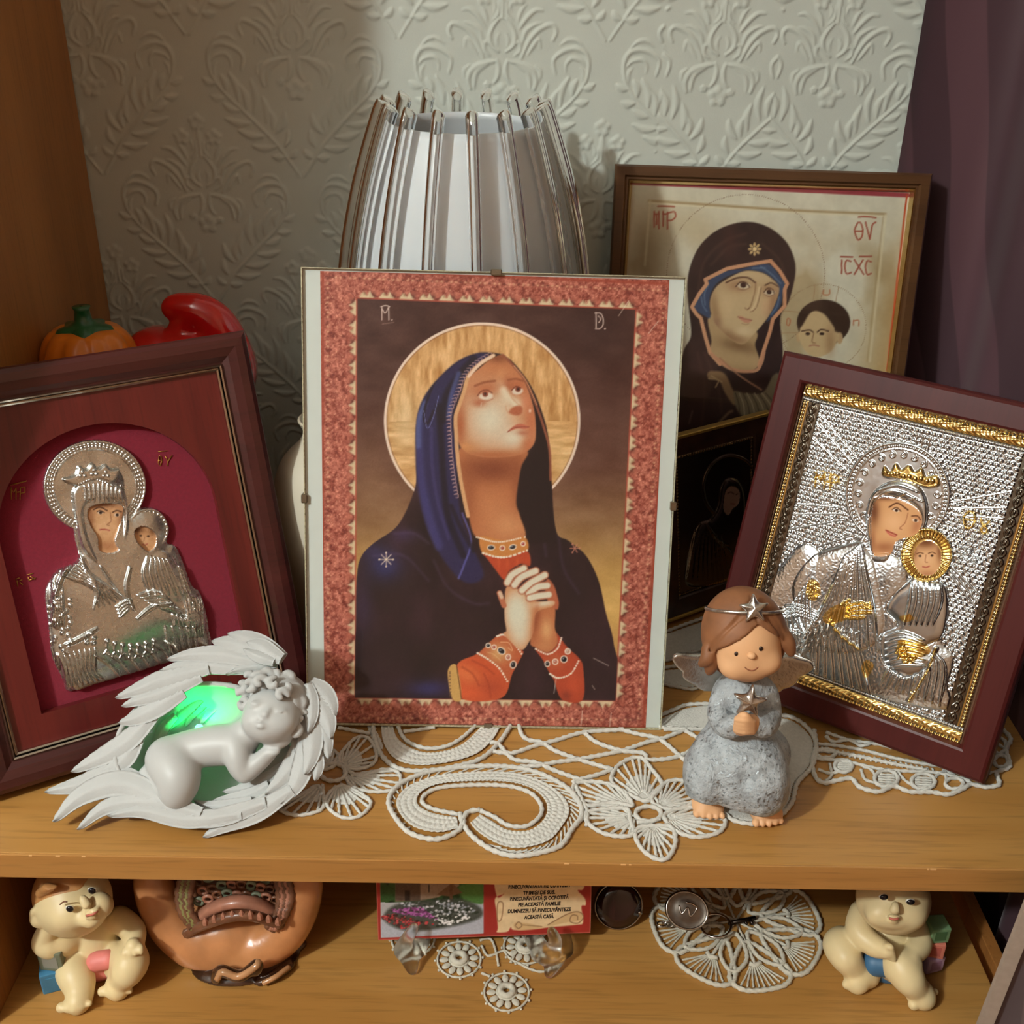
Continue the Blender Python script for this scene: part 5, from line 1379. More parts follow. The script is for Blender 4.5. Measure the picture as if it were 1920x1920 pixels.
def build_left_icon():
    W, H, T, m = .2134, .256, .02, .0226
    M = pose(-.3174, .0368, .0066, .5289, .3324)
    t = thing('silver_icon', 'mahogany framed icon with silver figures on crimson velvet at the left', 'icon', M=M)
    rails(W, H, [(0, -T), (0, -.004), (.0012, -.0015), (.004, 0), (.009, .0002), (.0145, -.0015), (.018, -.004), (m - .0035, -.0045), (m - .0035, -T)], M_MAHOG2, t)
    MS = P('silver_trim', (214, 206, 196), rough=.16, metal=1.0, var=.08, scale=120)
    for o_, z0 in ((m - .0035, -.0035), (m - .0012, -.0045)):
        for r in rails(W - 2 * o_, H - 2 * o_, [(0, -.009), (0, z0), (.0008, z0 + .0009), (.0017, z0), (.0022, -.009)], MS, t, 'silver_trim', 'polished double silver trim'):
            for v_ in r.data.vertices: v_.co.x += o_; v_.co.y += o_
    # arched mat
    D = -.0065
    a = m - .0008
    bl = local_of(M, 78, 1339, D); rr_ = local_of(M, 457, 1180, D); top = local_of(M, 208, 790, D); sp = local_of(M, 398, 905, D)
    xl, yb, xr = bl[0], bl[1], .5 * (rr_[0] + sp[0]); yt = top[1]
    rx = (xr - xl) / 2; cx = (xl + xr) / 2; ry = min(rx * .95, yt - yb - .02); ys = yt - ry
    arch = [(xl, yb), (xr, yb)] + [(cx + rx * math.cos(q), ys + ry * math.sin(q)) for q in np.linspace(0, PI, 41)]
    V_, F_ = filled([[(a, a), (W - a, a), (W - a, H - a), (a, H - a)], arch], D, .0075)
    part('arched_mat', V_, F_, M_MAHOG3, t, smooth=False, label='red mahogany mat with arched opening')
    part('velvet', *box2((xl - .004, yb - .004, D - .0085), (xr + .004, yt + .004, D - .0075)), P('crimson_velvet', (132, 22, 46), rough=.9, var=.12, scale=500, sheen=.6, bump=.0002, bscale=2500, spec=.2), t, smooth=False)
    part('backing_board', *box2((a - .001, a - .001, -T), (W - a + .001, H - a + .001, D - .0088)), M_BROWN_BACK, t, smooth=False)
    part('easel_leg', *box((W / 2, .092, -.043), (.045, .14, .004), rot('X', .27)), M_BROWN_BACK, t, smooth=False)
    # figure
    zb = D - .0075
    x0, y0 = xl + .004, yb + .003; x1, y1 = xr - .003, yt - .004
    U, V, A, nx, ny = sheet(x1 - x0, y1 - y0, quad_of(M, x0, y0, x1, y1, zb + .003), 300)
    z = cz(3.0, 0, 540); w = cz(2.743, 0, 1080)
    metal(A, np.ones(len(A.X), bool), SILV * np.array([.98, .95, .90]))
    K = .001
    hc = (178, 912); Rx, Ry = 96, 87
    def ellp(c, rx, ry, n=48): return [(c[0] + rx * math.cos(2 * PI * i / n), c[1] + ry * math.sin(2 * PI * i / n)) for i in range(n)]
    body = [(140, 1000), (147, 1050), (112, 1068), (93, 1092), (86, 1118), (92, 1170), (96, 1215), (102, 1240), (118, 1272), (131, 1297), (180, 1282), (240, 1264), (300, 1246), (350, 1232), (396, 1216), (392, 1180), (388, 1150), (375, 1112), (360, 1098), (345, 1058), (330, 1026), (314, 1018), (318, 990), (300, 960), (270, 952), (248, 962), (240, 960), (236, 900), (210, 870), (160, 880), (138, 910), (134, 950)]
    keep = np.maximum.reduce([A.ell(hc[0], hc[1], Rx, Ry, 1), A.ell(278, 993, 38, 40, 1), A.mask(body, 1)])
    kb = keep > .5
    A.H[:] = 0; A.H[kb] = 1.6 * K
    hl = A.ell(hc[0], hc[1], Rx, Ry, 1) > .5
    A.H[hl] = 2.2 * K
    A.ridge(ellp(hc, Rx - 2, Ry - 2), 4, .9 * K, closed=True); A.ridge(ellp(hc, Rx - 18, Ry - 17), 3, .6 * K, closed=True)
    ang = np.arctan2(A.Y - hc[1], A.X - hc[0]); rr = np.hypot((A.X - hc[0]) / Rx, (A.Y - hc[1]) / Ry)
    band = (rr > .82) & (rr < .96); A.H[band] += (.9 * K * np.abs(np.sin(ang * 34) * np.sin(rr * 60)))[band]
    wob = hl & (rr < .8); A.H[wob] += (.55 * K * np.sin(ang * 6 + 1) * np.clip(rr, 0, .8))[wob]
    A.H[A.ell(278, 993, 38, 40, 1) > .5] = 2.6 * K
    A.ridge(ellp((278, 993), 36, 38), 4, .9 * K, closed=True)
    for i in range(26):
        q = 2 * PI * i / 26; A.ridge([(278 + 24 * math.cos(q), 993 + 26 * math.sin(q)), (278 + 34 * math.cos(q), 993 + 36 * math.sin(q))], 3, .7 * K, spline=False)
    A.dome(body, 8.0 * K, 100)
    bm_ = A.mask(body, 1)
    A.dome(z((290, 1660), (330, 1580), (430, 1500), (540, 1560), (640, 1680), (720, 1760), (600, 1830), (530, 1900), (420, 1960), (300, 1900)), 2.6 * K, 40, base=3.4 * K)      # mantle over the arm
    A.dome(z((740, 1560), (790, 1500), (880, 1470), (960, 1500), (1010, 1600), (1050, 1720), (1000, 1800), (860, 1760), (760, 1800), (720, 1680)), 3.2 * K, 34, base=4.0 * K)   # child
    A.dome(z((740, 1830), (800, 1760), (900, 1740), (1010, 1760), (1100, 1800), (1120, 1900), (1000, 1960), (860, 1990), (760, 1930)), 2.8 * K, 34, base=4.2 * K)
    A.dome(w((330, 420), (460, 360), (560, 300), (700, 300), (860, 330), (900, 420), (700, 500), (480, 560), (380, 580)), 2.0 * K, 40, base=3.6 * K)
    for pts in ([(560, 1560), (640, 1680), (720, 1770)], [(720, 1560), (700, 1680), (740, 1800)], [(1000, 1560), (1050, 1700), (1090, 1800)], [(430, 1500), (350, 1600), (300, 1720)], [(540, 1900), (440, 1960), (360, 2000)], [(760, 1850), (850, 1780), (960, 1760)]):
        A.ridge(z(*pts), 6, 2.4 * K, taper=.6, clip=bm_); A.ridge([(x + 4, y + 4) for x, y in z(*pts)], 5, -1.8 * K, taper=.6, clip=bm_)
    # hood and crown
    A.dome(z((405, 1180), (420, 1120), (480, 1085), (570, 1070), (660, 1110), (705, 1170), (720, 1330), (690, 1580), (640, 1500), (690, 1350), (685, 1210), (560, 1195), (480, 1215), (470, 1300), (500, 1420), (560, 1560), (470, 1470), (430, 1330)), 2.4 * K, 8, base=4.5 * K)
    for i in range(9): A.ridge(z((470 + i * 26, 1090 + abs(i - 4) * 4), (478 + i * 24, 1150), (475 + i * 26, 1200)), 5, 1.1 * K, taper=.7)
    cr = z((430, 1110), (350, 1075), (420, 1050), (440, 1000), (480, 1020), (515, 985), (550, 1015), (590, 990), (620, 1020), (670, 1020), (630, 1090), (540, 1075))
    A.dome(cr, 2.0 * K, 5, base=5 * K)
    for i in range(3):
        c = z((460 + i * 65, 1045 - 10 * (i == 1)))[0]
        for d_ in ((0, -4), (-4, 3), (4, 3)): A.bump(c[0] + d_[0], c[1] + d_[1], 2.6, 1.0 * K)
    for i in range(13): q = z((440 + i * 15, 1105 - 30 * math.sin(PI * i / 12)))[0]; A.bump(q[0], q[1], 2.2, .9 * K)
    # drapery
    L = []
    for i in range(7): L.append(z((440 - i * 20, 1480 + i * 20), (500 + i * 4, 1600 + i * 14), (700 - i * 30, 1740 + i * 10)))
    for i in range(5): L.append(z((290 + i * 14, 1640 + i * 6), (300 + i * 12, 1760), (290 + i * 16, 1900)))
    for i in range(6): L.append(z((820 + i * 22, 1500 + i * 4), (800 + i * 34, 1600), (830 + i * 38, 1720)))
    for i in range(5): L.append(z((760 + i * 22, 1720 + i * 14), (860 + i * 16, 1700 + i * 24), (960 + i * 20, 1760 + i * 20)))
    for i in range(6): L.append(z((1000 + i * 26, 1640 + i * 30), (1040 + i * 20, 1760), (1060 + i * 16, 1960)))
    for i in range(8): L.append(w((300 + i * 26, 400 - i * 6), (330 + i * 22, 480), (345 + i * 26, 580 - i * 8)))
    for i in range(7): L.append(w((480 + i * 60, 400 - i * 12), (560 + i * 56, 450 - i * 14), (620 + i * 50, 520 - i * 18)))
    for i in range(5): L.append(w((840 + i * 36, 250), (860 + i * 36, 340), (900 + i * 30, 420 - i * 6)))
    folds(A, L, 7.5, 2.0 * K, clip=bm_)
    # floral spray, cuffs, tassels
    for i in range(34):
        q = w((300 + 60 * math.sin(i * 1.9), 110 + i * 9))[0]; A.bump(q[0], q[1], 4.0, 1.1 * K * bool(A is not None))
    for i in range(7):
        x, y = 545 + i * 40, 325 + 26 * math.sin(PI * i / 6)
        A.bump(*w((x, y))[0], 4.2, 1.3 * K); A.ridge(w((x, y), (x - 4, y + 36)), 3, 1 * K, spline=False); A.ridge(w((x - 16, y + 70), (x, y + 46), (x + 14, y + 70)), 3, .9 * K, spline=False)
    for i in range(16): q = w((460 + 22 * math.cos(i), 310 + 30 * math.sin(i * 2.1)))[0]; A.bump(q[0], q[1], 3.5, 1.2 * K)
    # hands
    A.dome(w((480, 270), (520, 190), (560, 150), (610, 140), (640, 150), (600, 210), (540, 270), (500, 290)), 2.4 * K, 7, base=5 * K)
    for i in range(4): A.ridge(w((590 + i * 6, 150 + i * 18), (640 + i * 4, 120 + i * 14), (668 - i * 8, 112 + i * 18)), 6, 1.7 * K, taper=.5)
    for i in range(4): A.ridge(w((880 + i * 22, 190 + i * 8), (890 + i * 20, 220 + i * 6), (890 + i * 22, 245 + i * 3)), 6, 1.8 * K, taper=.4)
    A.dome(w((850, 180), (910, 150), (980, 140), (1000, 180), (950, 215), (880, 210)), 2.2 * K, 7, base=4.5 * K)
    A.dome(w((690, 210), (720, 150), (780, 130), (850, 150), (800, 200), (840, 250), (800, 300), (720, 270)), 2.2 * K, 10, base=4.6 * K)
    # painted faces
    def inset(pts, h, c):
        fm = A.mask(pts, 1); b = fm > .5; A.H[b] = h * K; A.M[b] = 0; A.C[b] = hexc(c); return fm
    fm = inset(z((500, 1235), (560, 1212), (640, 1212), (690, 1230), (685, 1290), (655, 1370), (640, 1420), (660, 1470), (600, 1490), (555, 1470), (545, 1400), (510, 1340), (490, 1280)), 4.6, (210, 162, 118))
    B = lambda x, y, rx, ry, c, a, f_: A.blob(x / 3, 540 + y / 3, rx / 3, ry / 3, c, a, clip=f_)
    B(510, 1300, 20, 70, (140, 90, 60), .8, fm); B(590, 1330, 50, 50, (230, 188, 146), .7, fm); B(600, 1450, 60, 28, (170, 116, 80), .8, fm); B(680, 1300, 18, 60, (150, 100, 70), .8, fm); B(590, 1220, 90, 14, (110, 66, 42), .7, fm)
    ln = lambda pts, wd, c, f_: A.line(z(*pts), wd, c, 1, clip=f_)
    ln([(525, 1245), (560, 1232), (600, 1250)], 2.4, (80, 46, 32), fm); ln([(632, 1260), (655, 1250), (680, 1258)], 2.2, (80, 46, 32), fm)
    for ex, ey in ((562, 1262), (655, 1275)): A.put(A.ell(ex / 3, 540 + ey / 3, 5.4, 3, .7), (226, 208, 190), .9, fm); A.put(A.ell((ex + 2) / 3, 540 + ey / 3, 3, 2.8, .6), (46, 30, 26), 1, fm)
    ln([(545, 1257), (562, 1250), (585, 1262)], 1.6, (60, 34, 26), fm); ln([(618, 1262), (622, 1310), (600, 1328), (612, 1334)], 1.6, (160, 108, 76), fm); ln([(560, 1358), (585, 1356), (615, 1362)], 2.4, (170, 84, 72), fm)
    cm = inset(z((755, 1365), (790, 1340), (840, 1350), (875, 1390), (870, 1450), (835, 1480), (800, 1460), (765, 1420)), 4.0, (206, 156, 112))
    B(770, 1360, 40, 20, (96, 58, 36), .9, cm); B(860, 1360, 24, 30, (96, 58, 36), .8, cm); B(815, 1420, 24, 24, (228, 184, 142), .6, cm)
    for p_ in ((790, 1392), (832, 1395)): A.put(A.ell(p_[0] / 3, 540 + p_[1] / 3, 2.6, 1.8, .6), (56, 34, 26), 1, cm)
    ln([(800, 1440), (815, 1444), (828, 1438)], 1.8, (170, 84, 70), cm); ln([(812, 1400), (808, 1422)], 1.2, (166, 112, 80), cm)
    # walls down to the velvet: vertices outside the silhouette drop to zero
    A.H[~kb] = 0
    relief_part('silver_figure', U, V, A, nx, ny, x0, y0, zb, plate_mat('antique_silver', .27), t, keep=kb.astype(float), label='embossed silver mother and child with painted faces')
    # gold letters on the velvet
    Ls = []
    def g(pts): Ls.append(tube([(*local_of(M, *q, zb + .0003), zb + .0003) for q in z(*pts)], .00035, 5))
    for pts in (((55, 1110), (150, 1085)), ((65, 1190), (62, 1120)), ((62, 1130), (78, 1150), (90, 1125)), ((90, 1125), (90, 1190)), ((115, 1120), (112, 1190)), ((115, 1122), (140, 1118), (140, 1150), (115, 1155)), ((90, 1150), (115, 1145)),
                ((890, 920), (945, 915)), ((895, 945), (890, 985), (900, 1000), (910, 975), (905, 945), (895, 945)), ((892, 970), (908, 970)), ((930, 945), (945, 975)), ((968, 940), (945, 975), (940, 1000)),
                ((85, 1640), (110, 1630)), ((95, 1645), (100, 1680)), ((105, 1650), (125, 1640)), ((110, 1655), (128, 1670)), ((150, 1615), (185, 1605)), ((158, 1625), (165, 1650)), ((170, 1620), (195, 1640)), ((160, 1645), (200, 1630))):
        g(pts)
    V_, F_ = join(*Ls)
    part('lettering', V_, F_, M_GOLDLINE, t, label='faint gold Greek letters on the velvet', kind='stuff')
build_left_icon()

def build_small_icon():
    W, H, T = .112, .149, .008
    M = pose(.1211, .2494, .0035, .5629, .16)
    t = thing('dark_icon', 'small dark metal icon with gold edged frame tucked behind the glass picture', 'icon', M=M)
    MG = P('brass_edge', (176, 146, 74), rough=.35, metal=.7, var=.15, scale=200)
    rails(W, H, [(0, -T), (0, -.001), (.0006, 0), (.0022, 0), (.0028, -.0012), (.0028, -T)], MG, t, 'brass_edge')
    MM = P('tortoise_frame', (58, 34, 20), rough=.3, var=.7, scale=70, coat=.3)
    r_ = rails(W - .0056, H - .0056, [(0, -T), (0, -.0018), (.013, -.0024), (.014, -.004), (.014, -T)], MM, t, 'frame_rail')
    for r in r_:
        for v in r.data.vertices: v.co.x += .0028; v.co.y += .0028
    x0 = y0 = .0165; x1, y1 = W - x0, H - y0
    U, V, A, nx, ny = sheet(x1 - x0, y1 - y0, quad_of(M, x0, y0, x1, y1, -.004), 130)
    K = .001; z = cz(3.554, 1240, 740)
    metal(A, np.ones(len(A.X), bool), np.array([.16, .13, .09]))
    S = U.ravel() / (x1 - x0); Tt = V.ravel() / (y1 - y0); wm = (x1 - x0) * 1e3; hm = (y1 - y0) * 1e3
    for c, al, L in ((S * wm, Tt * hm, wm), (Tt * hm, S * wm, hm)):
        for cc in (1.6, L - 1.6):
            d2 = (c - cc) ** 2 + (al - np.round(al / 2.6) * 2.6) ** 2
            A.H += .8 * K * np.sqrt(np.clip(1 - d2 / 1.0, 0, 1)); metal(A, d2 < 1.0, np.array([.5, .36, .16]))
    A.ridge([(z((470, 620))[0][0] + 52 * math.cos(q), z((470, 620))[0][1] + 60 * math.sin(q)) for q in np.linspace(0, 6.28, 40)], 4, .9 * K)
    A.dome(z((380, 740), (400, 620), (450, 560), (520, 580), (560, 680), (560, 900), (520, 1100), (540, 1240), (200, 1280), (170, 1150), (210, 960), (260, 860), (330, 830)), 2 * K, 12)
    for i in range(9): A.ridge(z((230 + i * 20, 900 + i * 4), (200 + i * 26, 1050), (170 + i * 34, 1230)), 3.4, .8 * K, taper=.7)
    for i in range(5): A.ridge(z((300 + i * 20, 860 + i * 30), (360 + i * 24, 960 + i * 24), (440 + i * 16, 1000 + i * 40)), 3.4, .8 * K, taper=.7)
    fm = A.mask(z((425, 640), (470, 610), (515, 640), (510, 720), (470, 760), (440, 800), (410, 760)), 1); b = fm > .5; A.M[b] = 0; A.C[b] = hexc((140, 110, 92)); A.H[b] = 1.6 * K
    A.line(z((440, 655), (460, 648), (480, 660)), 1.6, (50, 34, 28), 1, clip=fm); A.line(z((495, 665), (505, 660)), 1.6, (50, 34, 28), 1, clip=fm); A.line(z((460, 725), (485, 728)), 1.6, (110, 60, 56), 1, clip=fm)
    relief_part('relief_plate', U, V, A, nx, ny, x0, y0, -.005, M_PLATE, t, label='darkened embossed plate with a small painted face')
    part('backing_board', *box2((.003, .003, -T), (W - .003, H - .003, -.0055)), M_BROWN_BACK, t, smooth=False)
build_small_icon()

# ================================================================ things at the back
def build_lamp():
    cx, cy = -.036, .300
    t = thing('table_lamp', 'table lamp with clear glass ribs around a white opal shade', 'lamp', (cx, cy, 0))
    MO = P('opal_shade', (196, 202, 204), rough=.35, var=.02, scale=30, sss=.15)
    prof = [(.0, .183), (.050, .183), (.0755, .190), (.0795, .215), (.0775, .250), (.0700, .295), (.0600, .335), (.0490, .3675)]
    inner = [(r - .0025, z) for r, z in prof[::-1][:-2]]
    pr = crom(prof[1:], 6).tolist()
    V, F = lathe(pr + [(r - .0022, z) for r, z in pr[::-1]], 64, cap=False)
    part('opal_shade', V, F, MO, t)
    MG = clear_glass('clear_acrylic', 1.47, 0.02, (.96, .955, .94))
    n = 16
    rp = crom([(.0800, .178), (.0865, .205), (.0865, .240), (.0805, .285), (.0700, .330), (.0560, .372), (.0515, .3805)], 6)
    for i in range(n):
        a = 2 * PI * (i + .35) / n
        c, s_ = math.cos(a), math.sin(a)
        P_ = np.stack([rp[:, 0] * c, rp[:, 0] * s_, rp[:, 1]], 1)
        rad = np.full(len(P_), .0042); rad[-1] = .0012; rad[-2] = .0034; rad[0] = .002
        tg = np.gradient(P_, axis=0); tg /= np.linalg.norm(tg, axis=1)[:, None]
        side = np.array([-s_, c, 0]); out = np.cross(side, tg)
        th = np.linspace(0, 2 * PI, 10, endpoint=False)
        V = (P_[:, None] + side * (np.cos(th) * 1.0)[None, :, None] * rad[:, None, None] + out[:, None, :] * (np.sin(th) * 1.5)[None, :, None] * rad[:, None, None]).reshape(-1, 3)
        m = len(P_)
        F = [(k * 10 + j, k * 10 + (j + 1) % 10, (k + 1) * 10 + (j + 1) % 10, (k + 1) * 10 + j) for k in range(m - 1) for j in range(10)] + [tuple(range(9, -1, -1)), tuple(range((m - 1) * 10, m * 10))]
        part('glass_rib', V, F, MG, t)
    MC = P('lamp_base_metal', (196, 194, 190), rough=.25, metal=1.0)
    part('holder', *lathe([(.02, .16), (.03, .165), (.055, .182), (.02, .183)], 32), MC, t)
    part('stem', *lathe([(.011, .012), (.009, .05), (.009, .16)], 24), MC, t)
    part('base', *lathe([(.055, 0), (.056, .004), (.050, .010), (.012, .014)], 40), MC, t)
build_lamp()

def build_vase():
    c = ony(622, 915, .232); c = np.array([c[0], .232, 0])
    t = thing('vase', 'pale round ceramic vase half hidden behind the glass picture', 'vase', c)
    V, F = lathe(crom([(.022, 0), (.026, .002), (.036, .03), (.0440, .075), (.0445, .110), (.036, .145), (.021, .163), (.017, .172), (.020, .180), (.0175, .180), (.015, .172)], 6).tolist(), 56)
    part('body', V, F, P('pale_glaze', (206, 198, 178), rough=.4, var=.05, scale=20, coat=.2), t)
    part('rim', *tube([(.019 * math.cos(q), .019 * math.sin(q), .180) for q in np.linspace(0, 2 * PI, 32, endpoint=False)], .0012, 8, closed=True), P('rim_glaze', (190, 180, 158), rough=.4), t)
build_vase()

def build_pumpkin():
    c = ony(163, 640, .262)
    t = thing('pumpkin_ornament', 'orange ceramic pumpkin with green cap in the shadowy corner', 'ornament', (c[0], c[1], 0))
    MO = P('orange_glaze', (226, 128, 30), rough=.3, var=.15, scale=25, coat=.3)
    zt = ony(170, 600, .262)[2]; r0 = .0335; h = .062
    n = 72; m = 22; V = []; F = []
    for i in range(m + 1):
        a = -PI / 2 + PI * i / m
        for j in range(n):
            th = 2 * PI * j / n
            rib = 1 - .10 * abs(math.cos(th * 5)) ** 6 * math.cos(a) ** .5 if math.cos(a) > 1e-6 else 1
            r = r0 * max(math.cos(a), 0) ** .75 * rib
            V.append((r * math.cos(th), r * math.sin(th), zt - h / 2 + h / 2 * math.sin(a) - .006 * max(0, math.sin(a)) ** 8))
    F = [(i * n + j, i * n + (j + 1) % n, (i + 1) * n + (j + 1) % n, (i + 1) * n + j) for i in range(m) for j in range(n)]
    part('fruit', V, F, MO, t)
    MGn = P('green_glaze', (28, 92, 48), rough=.3, var=.3, scale=60, coat=.3)
    Vc = []; nc = 40
    for rr, zz in ((.018, -.0035), (.016, -.0005), (.009, .0015), (.006, .004), (.005, .011), (.0062, .0135), (.001, .0138)):
        for j in range(nc):
            q = 2 * PI * j / nc; k = 1 + (.16 * math.cos(q * 5) if rr > .012 else 0)
            Vc.append((rr * k * math.cos(q), rr * k * math.sin(q), zt + zz - .004))
    Fc = [(i * nc + j, i * nc + (j + 1) % nc, (i + 1) * nc + (j + 1) % nc, (i + 1) * nc + j) for i in range(6) for j in range(nc)]
    part('cap', Vc, Fc, MGn, t, label='green stem cap')
    part('pedestal', *lathe([(.030, 0), (.030, .004), (.018, .012), (.014, .06), (.016, zt - h + .006), (.02, zt - h + .012)], 32), P('pedestal_glaze', (150, 86, 36), rough=.4), t)
build_pumpkin()

def build_pepper():
    Y = .292
    t0 = ony(345, 640, Y)
    t = thing('pepper_ornament', 'glossy red ceramic pepper with curled stalk beside the pumpkin', 'ornament', (t0[0], Y, 0))
    MR = P('red_glaze', (196, 22, 22), rough=.16, var=.08, scale=30, coat=.6)
    q = lambda x, y, d=0: ony(x, y, Y + d)
    lo = q(220, 760) - .02; hi = q(470, 530) + .03
    Fd = Field((lo[0], Y - .045, lo[2] - .02), (hi[0], Y + .045, hi[2]), .0016)
    Fd.ell(q(300, 668), (.026, .028, .022), .006); Fd.ell(q(370, 676), (.030, .030, .026), .006); Fd.ell(q(425, 690), (.022, .026, .030), .008); Fd.ell(q(340, 720), (.040, .032, .030), .01)
    Fd.path([q(322, 578), q(340, 576), q(375, 582), q(405, 606), q(425, 650)], [.0065, .0075, .0095, .012, .015], .005)
    Fd.path([q(372, 582), q(352, 610), q(340, 640)], [.008, .008, .010], .006)
    V, Q = Fd.mesh(); V = relax(V, Q, 2)
    part('fruit', V, Q, MR, t, world=True)
    zb = V[:, 2].min()
    part('pedestal', *lathe([(.034, 0), (.034, .004), (.02, .012), (.016, .05), (.02, zb + .006), (.03, zb + .016)], 32), P('pedestal_red', (130, 20, 20), rough=.4), t)
build_pepper()
# ================================================================ white sleeping cherub in a wing shell
M_BISQUE = P('white_bisque', (184, 187, 186), rough=.55, var=.05, scale=60, bump=.00012, bscale=900, spec=.35)
M_BISQUE_S = P('smooth_white_bisque', (188, 191, 190), rough=.42, var=.03, scale=60, spec=.4)

def feather(spine, width, nrm, thick=.0016, n=26, m=9, barb=.00042, tip=.9, curl=0.0):
    sp = crom(np.asarray(spine, float), 8); sp = resample(sp, np.linalg.norm(np.diff(sp, axis=0), axis=1).sum() / n)
    k = len(sp); s_ = np.linspace(0, 1, k)
    tg = np.gradient(sp, axis=0); tg /= np.linalg.norm(tg, axis=1)[:, None]
    nr = np.asarray(nrm, float); nr = nr / np.linalg.norm(nr)
    ac = np.cross(tg, nr); ac /= np.linalg.norm(ac, axis=1)[:, None]
    up = np.cross(ac, tg)
    w = width * .5 * (.62 + .38 * np.sin(PI * np.clip(s_ * 1.1, 0, 1))) * np.sqrt(np.clip(1 - (s_ * tip + (1 - tip) * s_ ** 3) ** 5, .02, 1))
    u = np.linspace(-1, 1, m)
    S, Ug = np.meshgrid(s_, u, indexing='ij')
    hgt = thick * (1 - Ug ** 2) + .0004 * np.exp(-(Ug / .13) ** 2) + barb * np.sin(S * 62 + np.abs(Ug) * 11) * (np.abs(Ug) > .1) - curl * Ug ** 2
    top = sp[:, None] + ac[:, None] * (Ug * w[:, None])[..., None] + up[:, None] * hgt[..., None]
    bot = sp[:, None] + ac[:, None] * (Ug * w[:, None])[..., None] - up[:, None] * (thick * .8 + curl * Ug ** 2)[..., None]
    V = np.vstack([top.reshape(-1, 3), bot.reshape(-1, 3)])
    g = grid_faces(m, k)
    N = k * m
    F = [tuple(q[::-1]) for q in g.tolist()] + [tuple(N + i for i in q) for q in g.tolist()]
    bd = [i * m for i in range(k)] + [(k - 1) * m + j for j in range(1, m)] + [i * m + m - 1 for i in range(k - 2, -1, -1)] + [j for j in range(m - 2, 0, -1)]
    F += [(bd[i], bd[(i + 1) % len(bd)], N + bd[(i + 1) % len(bd)], N + bd[i]) for i in range(len(bd))]
    return V, F

